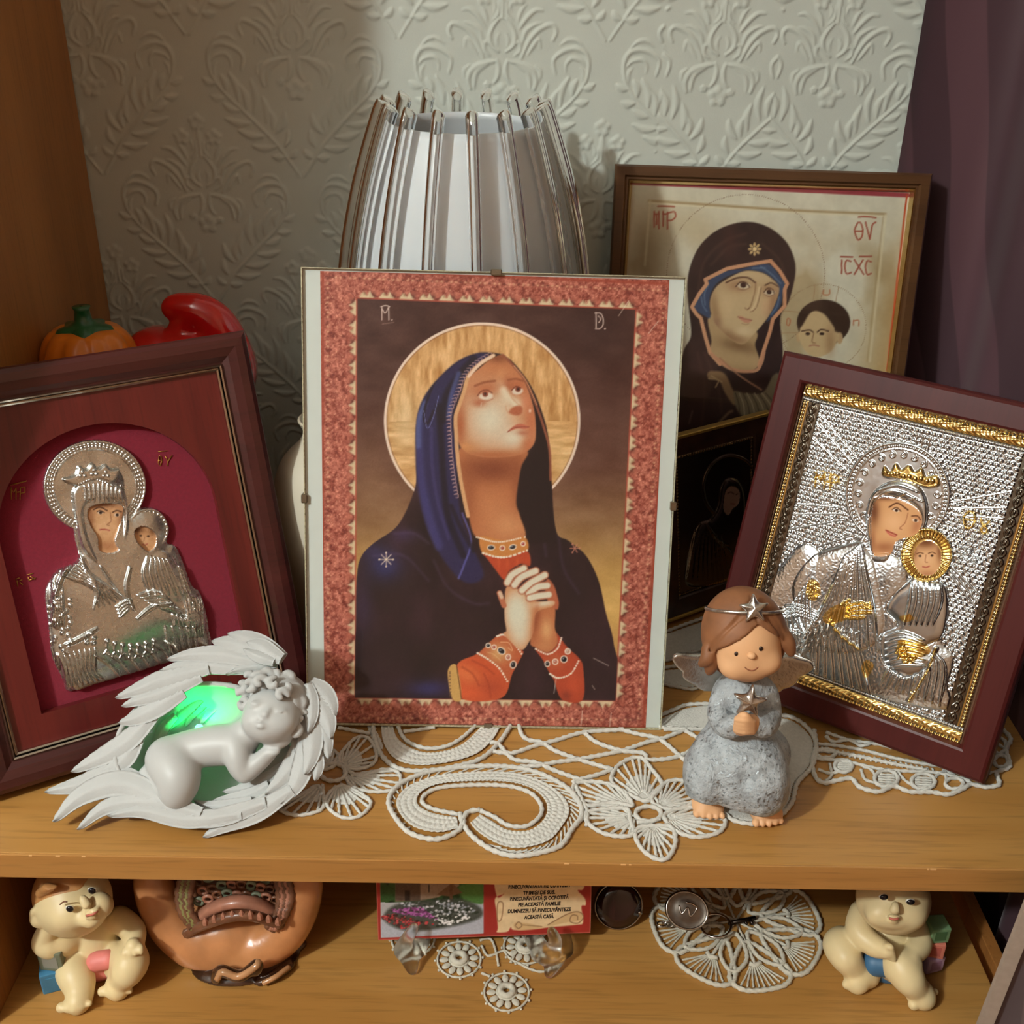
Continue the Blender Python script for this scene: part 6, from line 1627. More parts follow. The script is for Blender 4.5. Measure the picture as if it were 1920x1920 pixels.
def build_cherub():
    O = np.array([-.18, .019, .004]); al = math.radians(44)
    d = np.array([0, math.cos(al), math.sin(al)]); nn = np.array([0, -math.sin(al), math.cos(al)]); ex = np.array([1.0, 0, 0])
    R = np.stack([ex, d, nn], 1)
    def cp(x, y, off=0.0):          # x, y on the 3.31x enlargement
        return onp(80 + x / 3.31, 1180 + y / 3.31, O, nn) + nn * off
    px = .000325 / 3.31 * 1.0       # metres per enlarged pixel
    t = thing('cherub_figurine', 'white bisque cherub asleep in a feathered wing shell glowing green inside', 'figurine', (-.19, .06, 0))
    # bowl of the shell
    c = cp(1010, 740, 0)
    Fd = Field(c - (.075, .06, .06), c + (.075, .06, .06), .0014)
    Fd.ell(c, (.0560, .0410, .030), 0, R)
    Fd.ell(c + nn * .004, (.0525, .0375, .0285), 0, R, 's')
    Fd.plane(c + nn * .004, nn)
    Fd.plane((0, 0, .0006), (0, 0, -1))
    V, Q = Fd.mesh(); V = relax(V, Q, 1)
    part('shell_bowl', V, Q, M_BISQUE, t, world=True)
    def fe(pts, w, o0, o1, parent=t, **k):
        n_ = len(pts)
        sp = [cp(x, y, o0 + (o1 - o0) * i / (n_ - 1)) for i, (x, y) in enumerate(pts)]
        V, F = feather(sp, w * px * 1.05, nn, **k)
        V[:, 2] = np.maximum(V[:, 2], .0006)
        part('feather', V, F, M_BISQUE, parent, world=True)
    # upper wing, from the shoulder tip at the right to the tail at the left
    for pts, w, a, b in ((((620, 620), (520, 800), (400, 870), (290, 905)), 120, .003, .000), (((720, 520), (560, 680), (420, 770), (185, 885)), 130, .006, .001),
                         (((900, 400), (720, 500), (600, 560), (495, 590)), 130, .009, .006), (((1010, 310), (760, 410), (600, 460), (520, 490)), 110, .010, .008), (((1060, 260), (800, 320), (640, 380), (485, 440)), 120, .011, .009),
                         (((1300, 265), (1050, 240), (900, 245), (760, 275)), 105, .010, .010), (((1400, 230), (1150, 180), (960, 180), (805, 208)), 110, .012, .011), (((1480, 240), (1320, 255), (1240, 270), (1165, 300)), 60, .012, .011),
                         (((1490, 220), (1330, 150), (1200, 110), (1080, 100)), 130, .013, .012), (((1520, 205), (1400, 130), (1290, 80), (1180, 55)), 120, .012, .013), (((1515, 215), (1440, 175), (1380, 130), (1300, 110)), 110, .016, .014), (((1470, 235), (1390, 205), (1330, 180), (1280, 150)), 80, .0165, .0145)):
        fe(pts, w, a, b)
    # lower wing and tail
    for pts, w, a, b in ((((640, 950), (430, 890), (250, 960), (25, 1012)), 120, .001, .002), (((800, 1090), (520, 960), (260, 1030), (80, 1195)), 150, .005, .003), (((1000, 1150), (720, 1070), (420, 1100), (225, 1243)), 120, .006, .002),
                         (((1250, 1150), (920, 1180), (640, 1130), (420, 1160)), 110, .006, .004), (((1400, 1080), (1150, 1160), (960, 1190), (820, 1170)), 110, .006, .004), (((1560, 1000), (1350, 1130), (1150, 1210), (1000, 1290)), 120, .006, .0005)):
        fe(pts, w, a, b)
    # right wing curling round the head
    for pts, w, a, b in ((((1640, 560), (1600, 760), (1500, 920), (1390, 1030)), 130, .002, .004), (((1650, 620), (1640, 780), (1590, 950), (1490, 1085)), 130, .006, .005), (((1680, 600), (1690, 760), (1715, 860), (1700, 945)), 110, .007, .005), (((1660, 470), (1690, 640), (1680, 800), (1640, 910)), 130, .010, .008),
                         (((1690, 450), (1740, 600), (1770, 700), (1785, 810)), 110, .009, .006), (((1690, 400), (1750, 500), (1790, 600), (1800, 690)), 120, .012, .009), (((1680, 350), (1750, 400), (1800, 480), (1825, 560)), 120, .013, .009), (((1670, 360), (1690, 450), (1690, 560), (1670, 660)), 90, .015, .012)):
        fe(pts, w, a, b)
    # downy feathers in the hollow
    for pts, w, a, b in ((((1540, 720), (1450, 820), (1350, 890), (1260, 930)), 90, -.004, -.008), (((1500, 830), (1380, 920), (1250, 980), (1100, 1000)), 80, -.002, -.008), (((1400, 960), (1280, 1020), (1150, 1050), (1040, 1060)), 80, -.001, -.006), (((1300, 1060), (1150, 1090), (1020, 1090), (930, 1060)), 70, .001, -.004),
                         (((1150, 320), (1060, 400), (980, 480), (930, 560)), 90, -.014, -.019), (((1060, 330), (960, 420), (880, 500), (830, 580)), 90, -.013, -.019), (((950, 410), (840, 490), (760, 560), (710, 620)), 90, -.012, -.018), (((800, 520), (720, 600), (670, 700), (650, 800)), 80, -.010, -.014)):
        fe(pts, w, a, b, thick=.001)
    # the child's body
    q = lambda x, y, o: cp(x, y, o)
    lo = q(500, 1150, -.02) - .02; hi = q(1750, 150, .035) + .02
    Fd = Field((lo[0], min(lo[1], hi[1]) - .04, .002), (hi[0], hi[1] + .02, hi[2] + .01), .00115)
    k = .004
    Fd.path([q(800, 800, .000), q(960, 740, .001), q(1110, 720, .003), q(1230, 720, .004)], [.0118, .0102, .0106, .0104], k)
    Fd.ell(q(770, 800, .001), (.0122, .0130, .012), k)
    Fd.path([q(800, 820, .004), q(870, 930, .008), q(850, 1030, .006)], [.0125, .0110, .0078], k)          # near thigh
    Fd.path([q(850, 1030, .006), q(760, 990, .001), q(660, 910, -.002)], [.0072, .0062, .0048], .002)        # shin
    Fd.path([q(660, 910, -.002), q(635, 890, -.001)], [.0046, .0035], .002)
    Fd.path([q(740, 830, -.004), q(690, 940, -.006), q(760, 1040, -.006)], [.010, .008, .006], .002)
    Fd.path([q(1220, 690, .007), q(1230, 800, .009), q(1260, 890, .006)], [.0082, .0068, .0058], .003)        # upper arm
    Fd.path([q(1270, 900, .006), q(1360, 830, .008), q(1440, 760, .009)], [.0058, .0052, .0042], .0015)       # forearm
    for i in range(4):
        Fd.path([q(1430, 755 - i * 6, .010), q(1490, 735 - i * 9, .0115), q(1540, 712 - i * 12, .0105 - .0005 * i)], [.0022, .0021, .0017], .0008)
    Fd.path([q(1425, 760, .011), q(1450, 780, .012), q(1485, 770, .0125)], [.0022, .002, .0016], .001)        # thumb
    Fd.path([q(1240, 680, .004), q(1300, 640, .007)], [.008, .0075], .004)                                    # neck
    # head
    hc = q(1455, 545, .012)
    hr = .0183
    Fd.ell(hc, (hr, hr * 1.02, hr * .95), .003)
    Fd.ell(q(1420, 620, .019), (.0115, .009, .0085), .004)      # cheeks and chin
    Fd.ell(q(1520, 600, .021), (.009, .008, .007), .004); Fd.ell(q(1370, 590, .021), (.0085, .008, .007), .004); Fd.ell(q(1415, 655, .022), (.0052, .0045, .004), .003)
    Fd.path([q(1466, 530, .0288), q(1440, 580, .0304)], [.0010, .0017], .0015); Fd.ell(q(1452, 584, .0294), .0014, .0008); Fd.ell(q(1427, 578, .0294), .0014, .0008)
    Fd.path([q(1385, 612, .0286), q(1410, 618, .0296), q(1440, 632, .0288)], [.0009, .0014, .0009], .0006); Fd.path([q(1390, 634, .0284), q(1410, 643, .0292), q(1432, 649, .0284)], [.0009, .0014, .0009], .0006); Fd.path([q(1380, 622, .0296), q(1410, 630, .0306), q(1442, 640, .0298)], .0006, .0003, 's')
    Fd.ell(q(1382, 508, .0278), (.0044, .0028, .0022), .0012); Fd.ell(q(1520, 552, .0272), (.0044, .0028, .0022), .0012)
    Fd.path([q(1345, 508, .0292), q(1380, 524, .0304), q(1416, 520, .0300)], .0008, .0004, 's'); Fd.path([q(1486, 548, .0298), q(1520, 568, .0298), q(1556, 562, .0280)], .0008, .0004, 's')
    Fd.plane((0, 0, .0015), (0, 0, -1))
    V, Q = Fd.mesh(); V = relax(V, Q, 2, .4)
    body = part('body', V, Q, M_BISQUE_S, t, world=True)
    # curls
    Fd = Field(hc - .034, hc + .034, .0009)
    Fd.ell(q(1490, 460, .009), (.0185, .0172, .0175), .002)
    Fd.ell(q(1440, 590, .030), (.0185, .0200, .0190), .002, op='s')
    rr = random.Random(5)
    for x, y, o in ((1275, 380, .016), (1320, 330, .018), (1265, 430, .014), (1380, 345, .022), (1340, 385, .024), (1430, 320, .020), (1410, 375, .027), (1480, 310, .018), (1550, 330, .016), (1600, 400, .016), (1620, 480, .016), (1630, 560, .014), (1560, 400, .024), (1490, 380, .027), (1290, 480, .016), (1600, 640, .014), (1540, 455, .027)):
        a0 = rr.uniform(0, 6); c0 = q(x, y, o)
        pts = [c0 + (ex * math.cos(a0 + u) + d * math.sin(a0 + u)) * (.0035 - .0004 * u) + nn * .0006 * u for u in np.linspace(0, 4.6, 6)]
        Fd.path(pts, [.0016, .0022, .0022, .0019, .0015], .0006, n=3)
    V, Q = Fd.mesh(); V = relax(V, Q, 1, .4)
    part('hair', V, Q, M_BISQUE, t, world=True, label='curly moulded hair')
    # the lamp in the shell
    L = q(960, 585, -.0135)
    m, nt, b = nodes('green_led'); b.inputs['Base Color'].default_value = (.1, .9, .5, 1)
    b.inputs['Emission Color'].default_value = (.08, 1.0, .45, 1); b.inputs['Emission Strength'].default_value = 6.0
    V, F = ball(q(940, 598, -.0115), .0026)
    part('green_light', V, F, m, t, world=True, label='small green light bulb')
    for pos, e, dr in ((q(960, 600, -.0085), .075, d * 1.0 - nn * .25 + ex * .15), (q(830, 610, -.0075), .022, d * 1.0 - nn * .2 - ex * .5)):
        ld = bpy.data.lights.new('green_glow', 'SPOT'); ld.energy = e; ld.color = (.0, 1.0, .15); ld.shadow_soft_size = .003
        ld.spot_size = math.radians(125); ld.spot_blend = .6
        lo_ = bpy.data.objects.new('green_glow', ld); COL.objects.link(lo_); lo_.parent = t
        lo_.location = Vector([float(v) for v in pos - np.array([-.19, .06, 0])])
        lo_.rotation_euler = Vector([float(v) for v in dr]).to_track_quat('-Z', 'Y').to_euler()
build_cherub()

# ================================================================ seated angel figurine
def star_mesh(c, R, r, thick, n=(0, -1, 0), up=(0, 0, 1), a0=PI / 2, bulge=1.6, seg=4):
    n = np.asarray(n, float); n /= np.linalg.norm(n); up = np.asarray(up, float); e = np.cross(up, n); e /= np.linalg.norm(e); u = np.cross(n, e)
    ring = []
    for i in range(10):
        a = a0 + PI * i / 5; q = R if i % 2 == 0 else r
        ring.append((q * math.cos(a), q * math.sin(a)))
    ring = resample(crom(np.array(ring), 4, True), .0006, True)
    m = len(ring); V = []; F = []
    lv = [(1, -.6), (1.0, 0), (.93, .5), (.75, .85), (.45, 1.2), (.0, 1.5)]
    for k, h in lv:
        for x, y in ring: V.append(np.asarray(c) + e * x * k + u * y * k + n * h * thick)
    for l in range(len(lv) - 1):
        for i in range(m): F.append((l * m + i, l * m + (i + 1) % m, (l + 1) * m + (i + 1) % m, (l + 1) * m + i))
    F.append(tuple(range(m - 1, -1, -1)))
    return np.array(V), F

def build_angel():
    q = lambda x, y, Y: ony(1240 + x / 3.84, 1080 + y / 3.84, Y)
    base = onz(1390, 1500, 0)
    t = thing('angel_figurine', 'seated angel child in glittery grey dress holding a silver star', 'figurine', (base[0], .062, 0))
    MSK = P('figurine_skin', (228, 178, 132), rough=.5, var=.05, scale=60, spec=.4)
    MHAIR = P('figurine_hair', (140, 92, 58), rough=.6, var=.25, scale=90)
    MDRESS = P('glitter_dress', (172, 180, 184), rough=.6, var=.40, scale=140, bump=.0012, bscale=420, spec=.6, rv=.3)
    nt = MDRESS.node_tree; bs = nt.nodes['Principled BSDF']; tc = nt.nodes.new('ShaderNodeTexCoord'); vo = nt.nodes.new('ShaderNodeTexVoronoi'); vo.inputs['Scale'].default_value = 900
    nt.links.new(tc.outputs['Object'], vo.inputs['Vector']); sp_ = nt.nodes.new('ShaderNodeSeparateColor'); nt.links.new(vo.outputs['Color'], sp_.inputs[0])
    mt_ = nt.nodes.new('ShaderNodeMath'); mt_.operation = 'GREATER_THAN'; mt_.inputs[1].default_value = .86; nt.links.new(sp_.outputs[0], mt_.inputs[0]); nt.links.new(mt_.outputs[0], bs.inputs['Metallic'])
    MSIL = P('figurine_silver', (200, 196, 190), rough=.26, metal=.95, var=.2, scale=160, bump=.0002, bscale=500)
    MDARK = P('figurine_eye', (44, 26, 18), rough=.3)
    ti = math.radians(-12)
    Rh = rot('Y', ti) @ rot('X', -.46)      # head leans to one side and looks up at the viewer
    H = q(603, 452, .064)
    HR = np.array([.0208, .0190, .0255])
    Fd = Field(H - .034, H + .034, .0009)
    Fd.ell(H, HR, .002, Rh)
    Fd.ell(H + Rh @ np.array([-.0095, -.0065, -.0135]), (.0085, .008, .0075), .004); Fd.ell(H + Rh @ np.array([.0095, -.0065, -.0135]), (.0085, .008, .0075), .004)
    Fd.cap(H + (0, .004, -.018), H + (.0005, .004, -.030), .0085, .009, .003)
    V, Q = Fd.mesh(); V = relax(V, Q, 2, .4)
    hd = part('head', V, Q, MSK, t, world=True)
    # face details follow the photo: eyes, nose
    def onface(x, y, lift=0.0):
        p = q(x, y, .045); v = p - CAM; v /= np.linalg.norm(v)
        for i in range(60):
            s_ = CAM + v * (np.linalg.norm(p - CAM) - .02 + i * .0006)
            l = Rh.T @ (s_ - H)
            if ((l / HR) ** 2).sum() < 1.0: return s_ - v * lift
        return p
    for x, y in ((541, 560), (716, 524)): part('eye', *ball(onface(x, y), (.0013, .0011, .0016)), MDARK, hd, world=True)
    part('nose', *ball(onface(650, 573, .0006), (.0026, .0026, .0022), 16, 10), MSK, hd, world=True)
    part('mouth', *tube(crom([onface(600, 655, .0004), onface(622, 673, .0004), onface(650, 680, .0004), onface(676, 672, .0004), onface(695, 655, .0004)], 5), .0004, 6), P('mouth_line', (150, 92, 62), rough=.6), hd, world=True)
    # hair
    Fd = Field(H - .040, H + .040, .00095)
    C = H + Rh @ np.array([0, .0020, .0022])
    CR = np.array([.0250, .0222, .0288])
    Fd.ell(C, CR, .001, Rh)
    g = np.meshgrid(*Fd.ax, indexing='ij'); L = (np.stack(g, -1) - H) @ Rh
    lx, ly, lz = L[..., 0], L[..., 1], L[..., 2]
    hl = np.interp(lx, [-.030, -.0215, -.018, -.010, -.002, .0070, .0095, .014, .0185, .022, .030], [-.012, -.0075, -.0020, .0005, .0040, .0098, .0075, .0030, -.0005, -.0060, -.010])
    back = np.interp(lz, [-.03, -.012, .0], [.006, .002, -.004])
    Fd.D = np.maximum(Fd.D, np.minimum(hl - lz, back - ly).astype(np.float32))
    Fd.D = np.maximum(Fd.D, (-.0205 - lz).astype(np.float32))
    W_ = lambda x, y, z: H + Rh @ np.array([x, y, z])
    Fd.path([W_(-.0215, -.005, -.001), W_(-.0238, -.006, -.007), W_(-.0282, -.005, -.0100)], [.0040, .0034, .0012], .002)
    Fd.path([W_(-.0205, -.003, -.006), W_(-.0222, -.002, -.012), W_(-.0240, .001, -.0165)], [.0040, .0034, .0014], .002)
    Fd.path([W_(.0210, -.004, .000), W_(.0235, -.004, -.006), W_(.0246, -.002, -.0125)], [.0040, .0036, .0018], .002)
    def sf(x, z):
        return C + Rh @ np.array([x, -CR[1] * math.sqrt(max(.0, 1 - (x / CR[0]) ** 2 - (z / CR[2]) ** 2)), z])
    for i in range(9):
        Fd.path([sf(.0060 - i * .0006, .0215 - i * .0010), sf(-.004 - i * .0012, .0130 - i * .0010), sf(-.013 - i * .0009, .0045 - i * .0006), sf(-.0205 - i * .0002, -.0030 - .0003 * i)], .0007, .0004, 's', n=4)
    for i in range(6):
        Fd.path([sf(.0070 + i * .0006, .0215 - i * .0006), sf(.0120 + i * .0012, .0120 - i * .0006), sf(.0190 + i * .0005, -.001)], .0007, .0004, 's', n=4)
    Fd.path([sf(.0066, .0240), sf(.0066, .016), sf(.0070, .0095)], .0009, .0005, 's')
    V, Q = Fd.mesh(); V = relax(V, Q, 1, .35)
    part('hair', V, Q, MHAIR, t, world=True, label='brown swept hair')
    Rb = rot('X', -.46); zb_ = .0150; kb_ = math.sqrt(1 - (zb_ / CR[2]) ** 2) + .04
    bp = np.array([C + Rb @ np.array([CR[0] * kb_ * math.cos(a_), CR[1] * kb_ * math.sin(a_), zb_]) for a_ in np.linspace(0, 2 * PI, 48, endpoint=False)])
    part('headband', *tube(bp, .0011, 8, closed=True), MSIL, t, world=True)
    SB = C + Rb @ np.array([.0010, -CR[1] * kb_ - .0015, zb_ + .0025])
    V, F = star_mesh(SB, .0088, .0046, .0017, n=(-.05, -.82, .55), a0=PI / 2 + .1); part('headband_star', V, F, MSIL, t, world=True)
    # dress
    Yc = .062
    lo = np.array([q(190, 1500, Yc)[0] - .006, .018, .0]); hi = np.array([q(930, 1500, Yc)[0] + .008, .112, H[2] - .008])
    Fd = Field(lo, hi, .0011)
    Fd.path([q(598, 770, .0645), q(585, 900, .064), q(570, 1060, .063)], [.0100, .0140, .0160], .006)
    Fd.ell(q(470, 840, .064), (.0075, .0085, .0085), .006); Fd.ell(q(735, 840, .064), (.0075, .0085, .0085), .006)
    Fd.ell(q(555, 1250, .066), (.0225, .0235, .0290), .010)
    Fd.path([q(430, 1250, .058), q(360, 1400, .049), q(330, 1480, .046)], [.013, .0128, .0125], .008)
    Fd.path([q(650, 1250, .055), q(690, 1430, .042), q(715, 1560, .038)], [.014, .0145, .0125], .008)
    Fd.path([q(560, 1300, .05), q(545, 1450, .044), q(550, 1560, .042)], [.014, .0125, .0095], .008)
    Fd.ell(np.array([q(560, 1450, .078)[0], .080, .018]), (.031, .024, .022), .010)
    Fd.path([q(455, 850, .062), q(420, 1000, .053), q(475, 1080, .043), q(535, 1070, .039)], [.0066, .0062, .0062, .0052], .003)
    Fd.path([q(755, 850, .062), q(775, 1000, .053), q(745, 1070, .043), q(690, 1070, .039)], [.0066, .0062, .0062, .0052], .003)
    for pts in ([(480, 1150), (430, 1300), (400, 1430)], [(620, 1180), (600, 1320), (615, 1480)], [(760, 1120), (790, 1260), (800, 1420)], [(540, 1130), (520, 1260), (500, 1400)]):
        Fd.path([q(*pts[0], .030), q(*pts[1], .027), q(*pts[2], .027)], .0028, .005, 's')
    zz = Fd.ax[2][None, None, :]; yy = Fd.ax[1][None, :, None]; xx = Fd.ax[0][:, None, None]
    hem = .0150 - (xx - q(560, 1500, .05)[0]) * .10
    Fd.D = np.maximum(Fd.D, np.minimum(hem - zz, .058 - yy).astype(np.float32))
    Fd.plane((0, 0, .0006), (0, 0, -1))
    V, Q = Fd.mesh(); V = relax(V, Q, 2)
    dr = part('dress', V, Q, MDRESS, t, world=True, label='grey dress rough with silver glitter')
    V, F = tube([q(598, 775, .064) + np.array([.0105 * math.cos(a), .0095 * math.sin(a), .0008]) for a in np.linspace(0, 2 * PI, 28, endpoint=False)], .0012, 8, closed=True); part('collar', V, F, MSIL, dr, world=True)
    # hands
    Fd = Field(q(612, 1070, .036) - .016, q(612, 1070, .036) + .016, .0007)
    Fd.ell(q(575, 1075, .0375), (.0062, .0050, .0068), .002); Fd.ell(q(645, 1070, .0380), (.0060, .0050, .0068), .002)
    for i in range(4):
        Fd.path([q(548, 1030 + i * 26, .0345), q(600, 1034 + i * 27, .0318), q(660, 1048 + i * 24, .0330)], [.0021, .0023, .0018], .0005)
    Fd.path([q(570, 1015, .0345), q(600, 1005, .0325), q(635, 1025, .0325)], [.0022, .0021, .0016], .0006)
    V, Q = Fd.mesh(); V = relax(V, Q, 1, .4); part('hands', V, Q, MSK, t, world=True, label='clasped hands')
    V, F = star_mesh(q(638, 905, .0385), .0105, .0052, .0024, n=(0, -.95, .2), a0=PI / 2 - .12); V = V; part('held_star', V, F, MSIL, t, world=True, label='silver star held in the hands')
    # feet
    for (hx, hy, hY), (tx, ty, tY), toes, yaw in (((330, 1570, .052), (335, 1640, .0445), 5, .1), ((730, 1640, .044), (755, 1690, .036), 5, -.05)):
        a = q(hx, hy, hY); b = onz(1240 + tx / 3.84, 1080 + ty / 3.84, .0050)
        Fd = Field(np.minimum(a, b) - (.016, .016, .012), np.maximum(a, b) + (.016, .020, .022), .0008)
        Fd.path([a + (0, .006, .010), a + (0, .003, .003), (a + b) / 2 + (0, 0, .0015), b], [.0078, .0082, .0082, .0066], .003)
        Fd.ell(b + (-.0038, -.002, -.0005), (.0058, .0075, .0046), .003); Fd.ell(b + (.0038, -.002, -.0005), (.0058, .0075, .0046), .003)
        for i in range(5):
            u = (i - 2) / 2
            c = b + np.array([u * .0078, -.0088 + .0012 * abs(u) + .001 * u * (1 if yaw < 0 else -1), -.0016])
            r = (.0025, .0023, .0022, .0021, .0019)[i if yaw < 0 else i]
            Fd.ell(c, (r * .92, r * 1.35, r * 1.1), .0006)
        Fd.plane((0, 0, .0004 + .0016), (0, 0, -1))
        V, Q = Fd.mesh(); V = relax(V, Q, 1, .4); part('foot', V, Q, MSK, t, world=True)
    # wings
    for side, lobes in ((0, [[(120, 595), (200, 630), (330, 640), (420, 690)], [(195, 720), (260, 735), (360, 730), (430, 740)], [(265, 790), (320, 800), (420, 790)]]), (1, [[(1055, 650), (980, 655), (880, 640), (760, 690)], [(945, 735), (900, 750), (800, 760)], [(860, 815), (830, 815), (780, 800)]])):
        pts0 = q(lobes[0][0][0], lobes[0][0][1], .082)
        cs = np.array([q(x, y, .082) for l in lobes for x, y in l])
        Fd = Field(cs.min(0) - .012, cs.max(0) + .012, .0009)
        for i, l in enumerate(lobes):
            n_ = len(l)
            P3 = [q(x, y, .078 + .004 * j / n_ - .002 * i) for j, (x, y) in enumerate(l)]
            Fd.path(P3, [(.0035, .0062, .0075, .006), (.0040, .0058, .0062), (.0032, .0045, .004)][i], .0012)
        y_ = Fd.ax[1][None, :, None]
        Fd.D = np.maximum(Fd.D, (np.abs(y_ - .0800) - .0034).astype(np.float32))
        V, Q = Fd.mesh(); V = relax(V, Q, 2, .4); part('wing', V, Q, MSIL, t, world=True)
build_angel()

# ================================================================ the two resin babies on the lower shelf
ZL = -.150
M_BABY = P('cream_resin', (226, 206, 158), rough=.42, var=.08, scale=50, spec=.4, sss=.05)
M_EYE = P('painted_eye', (26, 22, 26), rough=.25)
M_EYEW = P('eye_white', (236, 230, 216), rough=.3)
M_LIP = P('painted_lip', (196, 110, 92), rough=.45)

def toes(Fd, c, dirv, side, n=5, r=.0028):
    dirv = np.asarray(dirv, float); dirv /= np.linalg.norm(dirv); side = np.asarray(side, float)
    for i in range(n):
        u = i - (n - 1) / 2
        rr = r * (1.25 - .12 * i)
        Fd.ell(c + side * u * r * 1.65 + dirv * (-.0012 * abs(u)), rr, .0006)

def block(c, s, ang, mat, mat2, parent, name='toy_block'):
    V, F = bevel_mesh(*box(c, (s, s, s), rot('Z', ang)), s * .06, 2)
    o = part(name, V, F, mat, parent, smooth=False, world=True)
    Rz = rot('Z', ang)
    V2, F2 = box(np.asarray(c) + Rz @ np.array([0, -s * .5, 0]), (s * .62, s * .03, s * .62), Rz); part('panel', V2, F2, mat2, o, smooth=False, world=True)

def limb_hand(Fd, wrist, tip, spread, r=.0021, n=4):
    wrist = np.asarray(wrist, float); tip = np.asarray(tip, float); spread = np.asarray(spread, float)
    mid = (wrist + tip) / 2
    Fd.ell(mid - (tip - wrist) * .15, np.abs(spread) * .0 + .0052, .002)
    for i in range(n):
        u = (i - (n - 1) / 2)
        Fd.path([mid + spread * u * .0032, (mid + tip) / 2 + spread * u * .0036 + np.array([0, -.0006, .0008]), tip + spread * u * .0036], [r, r, r * .8], .0006)

def build_baby_left():
    q = lambda x, y, Y: ony(x / 2.0, 1600 + y / 2.0, Y)
    f = lambda x, y, z=0: onz(x / 2.0, 1600 + y / 2.0, ZL + z)
    t = thing('baby_figurine', 'cream resin baby in pink nappy resting its head on one hand', 'figurine', (q(350, 350, .05)[0], .05, ZL))
    lo = np.array([q(90, 400, .05)[0] - .01, -.002, ZL]); hi = np.array([q(560, 300, .05)[0] + .012, .10, -.038])
    Fd = Field(lo, hi, .0011)
    k = .004
    Fd.path([q(350, 270, .060), q(355, 330, .055), q(355, 385, .054)], [.0155, .0165, .0170], k)
    Fd.ell(np.array([q(350, 400, .056)[0], .058, ZL + .014]), (.022, .020, .0140), k)
    H = q(275, 175, .047)
    Fd.ell(H, (.0245, .0235, .0240), .003)
    Fd.ell(q(255, 235, .0300), (.0100, .008, .0085), .005); Fd.ell(q(375, 195, .0310), (.0085, .008, .0085), .005); Fd.ell(q(340, 240, .0285), (.0080, .007, .006), .004)
    Fd.ell(q(325, 192, .0232), (.0030, .0034, .0026), .0015); Fd.path([q(308, 165, .0255), q(322, 188, .0238)], [.0014, .0022], .002)
    Fd.path([q(322, 228, .0225), q(350, 218, .0220), q(366, 208, .0235)], [.0012, .0019, .0012], .001)
    Fd.path([q(325, 240, .0228), q(348, 236, .0222), q(362, 226, .0238)], [.0012, .0018, .001], .001)
    Fd.path([q(205, 240, .042), q(160, 330, .036), q(185, 355, .034)], [.0062, .0066, .0066], .0015)         # raised arm
    Fd.path([q(300, 300, .052), q(240, 340, .040), q(185, 355, .035)], [.0080, .0074, .0066], .002)
    limb_hand(Fd, q(150, 260, .036), q(148, 205, .033), np.array([.8, 0, .35]))
    Fd.ell(q(148, 245, .035), (.0062, .0055, .0065), .002)
    Fd.path([q(445, 245, .058), q(500, 290, .050), q(505, 345, .038)], [.0084, .0072, .0052], .0025)        # resting arm
    limb_hand(Fd, q(500, 330, .036), q(500, 378, .028), np.array([.95, .1, .2]))
    Fd.path([q(290, 410, .050), q(280, 440, .034), q(300, 500, .024)], [.0125, .0112, .0090], .003)          # legs
    Fd.path([q(300, 500, .024), f(295, 545, .006)], [.0084, .0068], .002)
    Fd.path([f(300, 535, .006), f(290, 565, .0055)], [.0075, .0062], .003)
    toes(Fd, f(285, 572, .0055) + np.array([0, -.003, .001]), (0, -1, 0), np.array([.98, .1, .1]))
    Fd.path([q(420, 400, .050), q(490, 400, .034), q(475, 450, .026)], [.0122, .0108, .0088], .003)
    Fd.path([q(475, 450, .026), f(445, 490, .006)], [.0084, .0068], .002); Fd.path([f(445, 490, .006), f(440, 512, .0055)], [.0075, .0062], .003)
    toes(Fd, f(438, 518, .0055) + np.array([0, -.003, .001]), (0, -1, 0), np.array([.98, 0, .05]))
    Fd.plane((0, 0, ZL + .0004), (0, 0, -1))
    V, Q = Fd.mesh(); V = relax(V, Q, 2, .4)
    part('body', V, Q, M_BABY, t, world=True)
    for (x, y), e in (((262, 205), .0255), ((345, 137), .0262)):
        c = q(x, y, e); part('eye_white', *ball(c, (.0029, .0011, .0021)), M_EYEW, t, world=True); part('iris', *ball(c + (.0003, -.0009, 0), (.0024, .0014, .0024)), M_EYE, t, world=True)
    part('eyebrow', *tube(crom([q(225, 192, .0262), q(238, 182, .0255), q(252, 182, .0250)], 4), .0005, 5), P('brow_paint', (120, 76, 50), rough=.6), t, world=True)
    part('mouth', *tube(crom([q(325, 234, .0208), q(348, 228, .0200), q(366, 216, .0222)], 4), [.0005] * 0 or .0009, 6), M_LIP, t, world=True)
    Fd = Field(H - .030, H + .030, .001)
    Fd.ell(H + (-.0015, .003, .003), (.0248, .0228, .0242), .001)
    g = np.meshgrid(*Fd.ax, indexing='ij'); P_ = np.stack(g, -1) - H
    dv = np.array([-.55, -.05, .83]); Fd.D = np.maximum(Fd.D, (.010 - P_ @ dv).astype(np.float32))
    Fd.D = np.maximum(Fd.D, (-P_[..., 1] - .021).astype(np.float32))
    for i in range(8):
        c = q(150 + i * 11, 150 - i * 9, .036 - .0016 * min(i, 7)); Fd.path([c, c + (.002, -.001, .002), c + (.004, 0, -.0005)], [.0028, .0026, .0014], .0008)
    V, Q = Fd.mesh(); V = relax(V, Q, 1); part('hair', V, Q, P('ginger_resin_hair', (196, 140, 84), rough=.5, var=.2, scale=120), t, world=True, label='ginger moulded hair')
    Fd = Field(q(250, 480, .05) - (.02, .05, .02), q(480, 340, .05) + (.02, .04, .02), .0011)
    Fd.ell(np.array([q(370, 395, .048)[0], .050, q(370, 395, .048)[2]]), (.0200, .0188, .0118), .004)
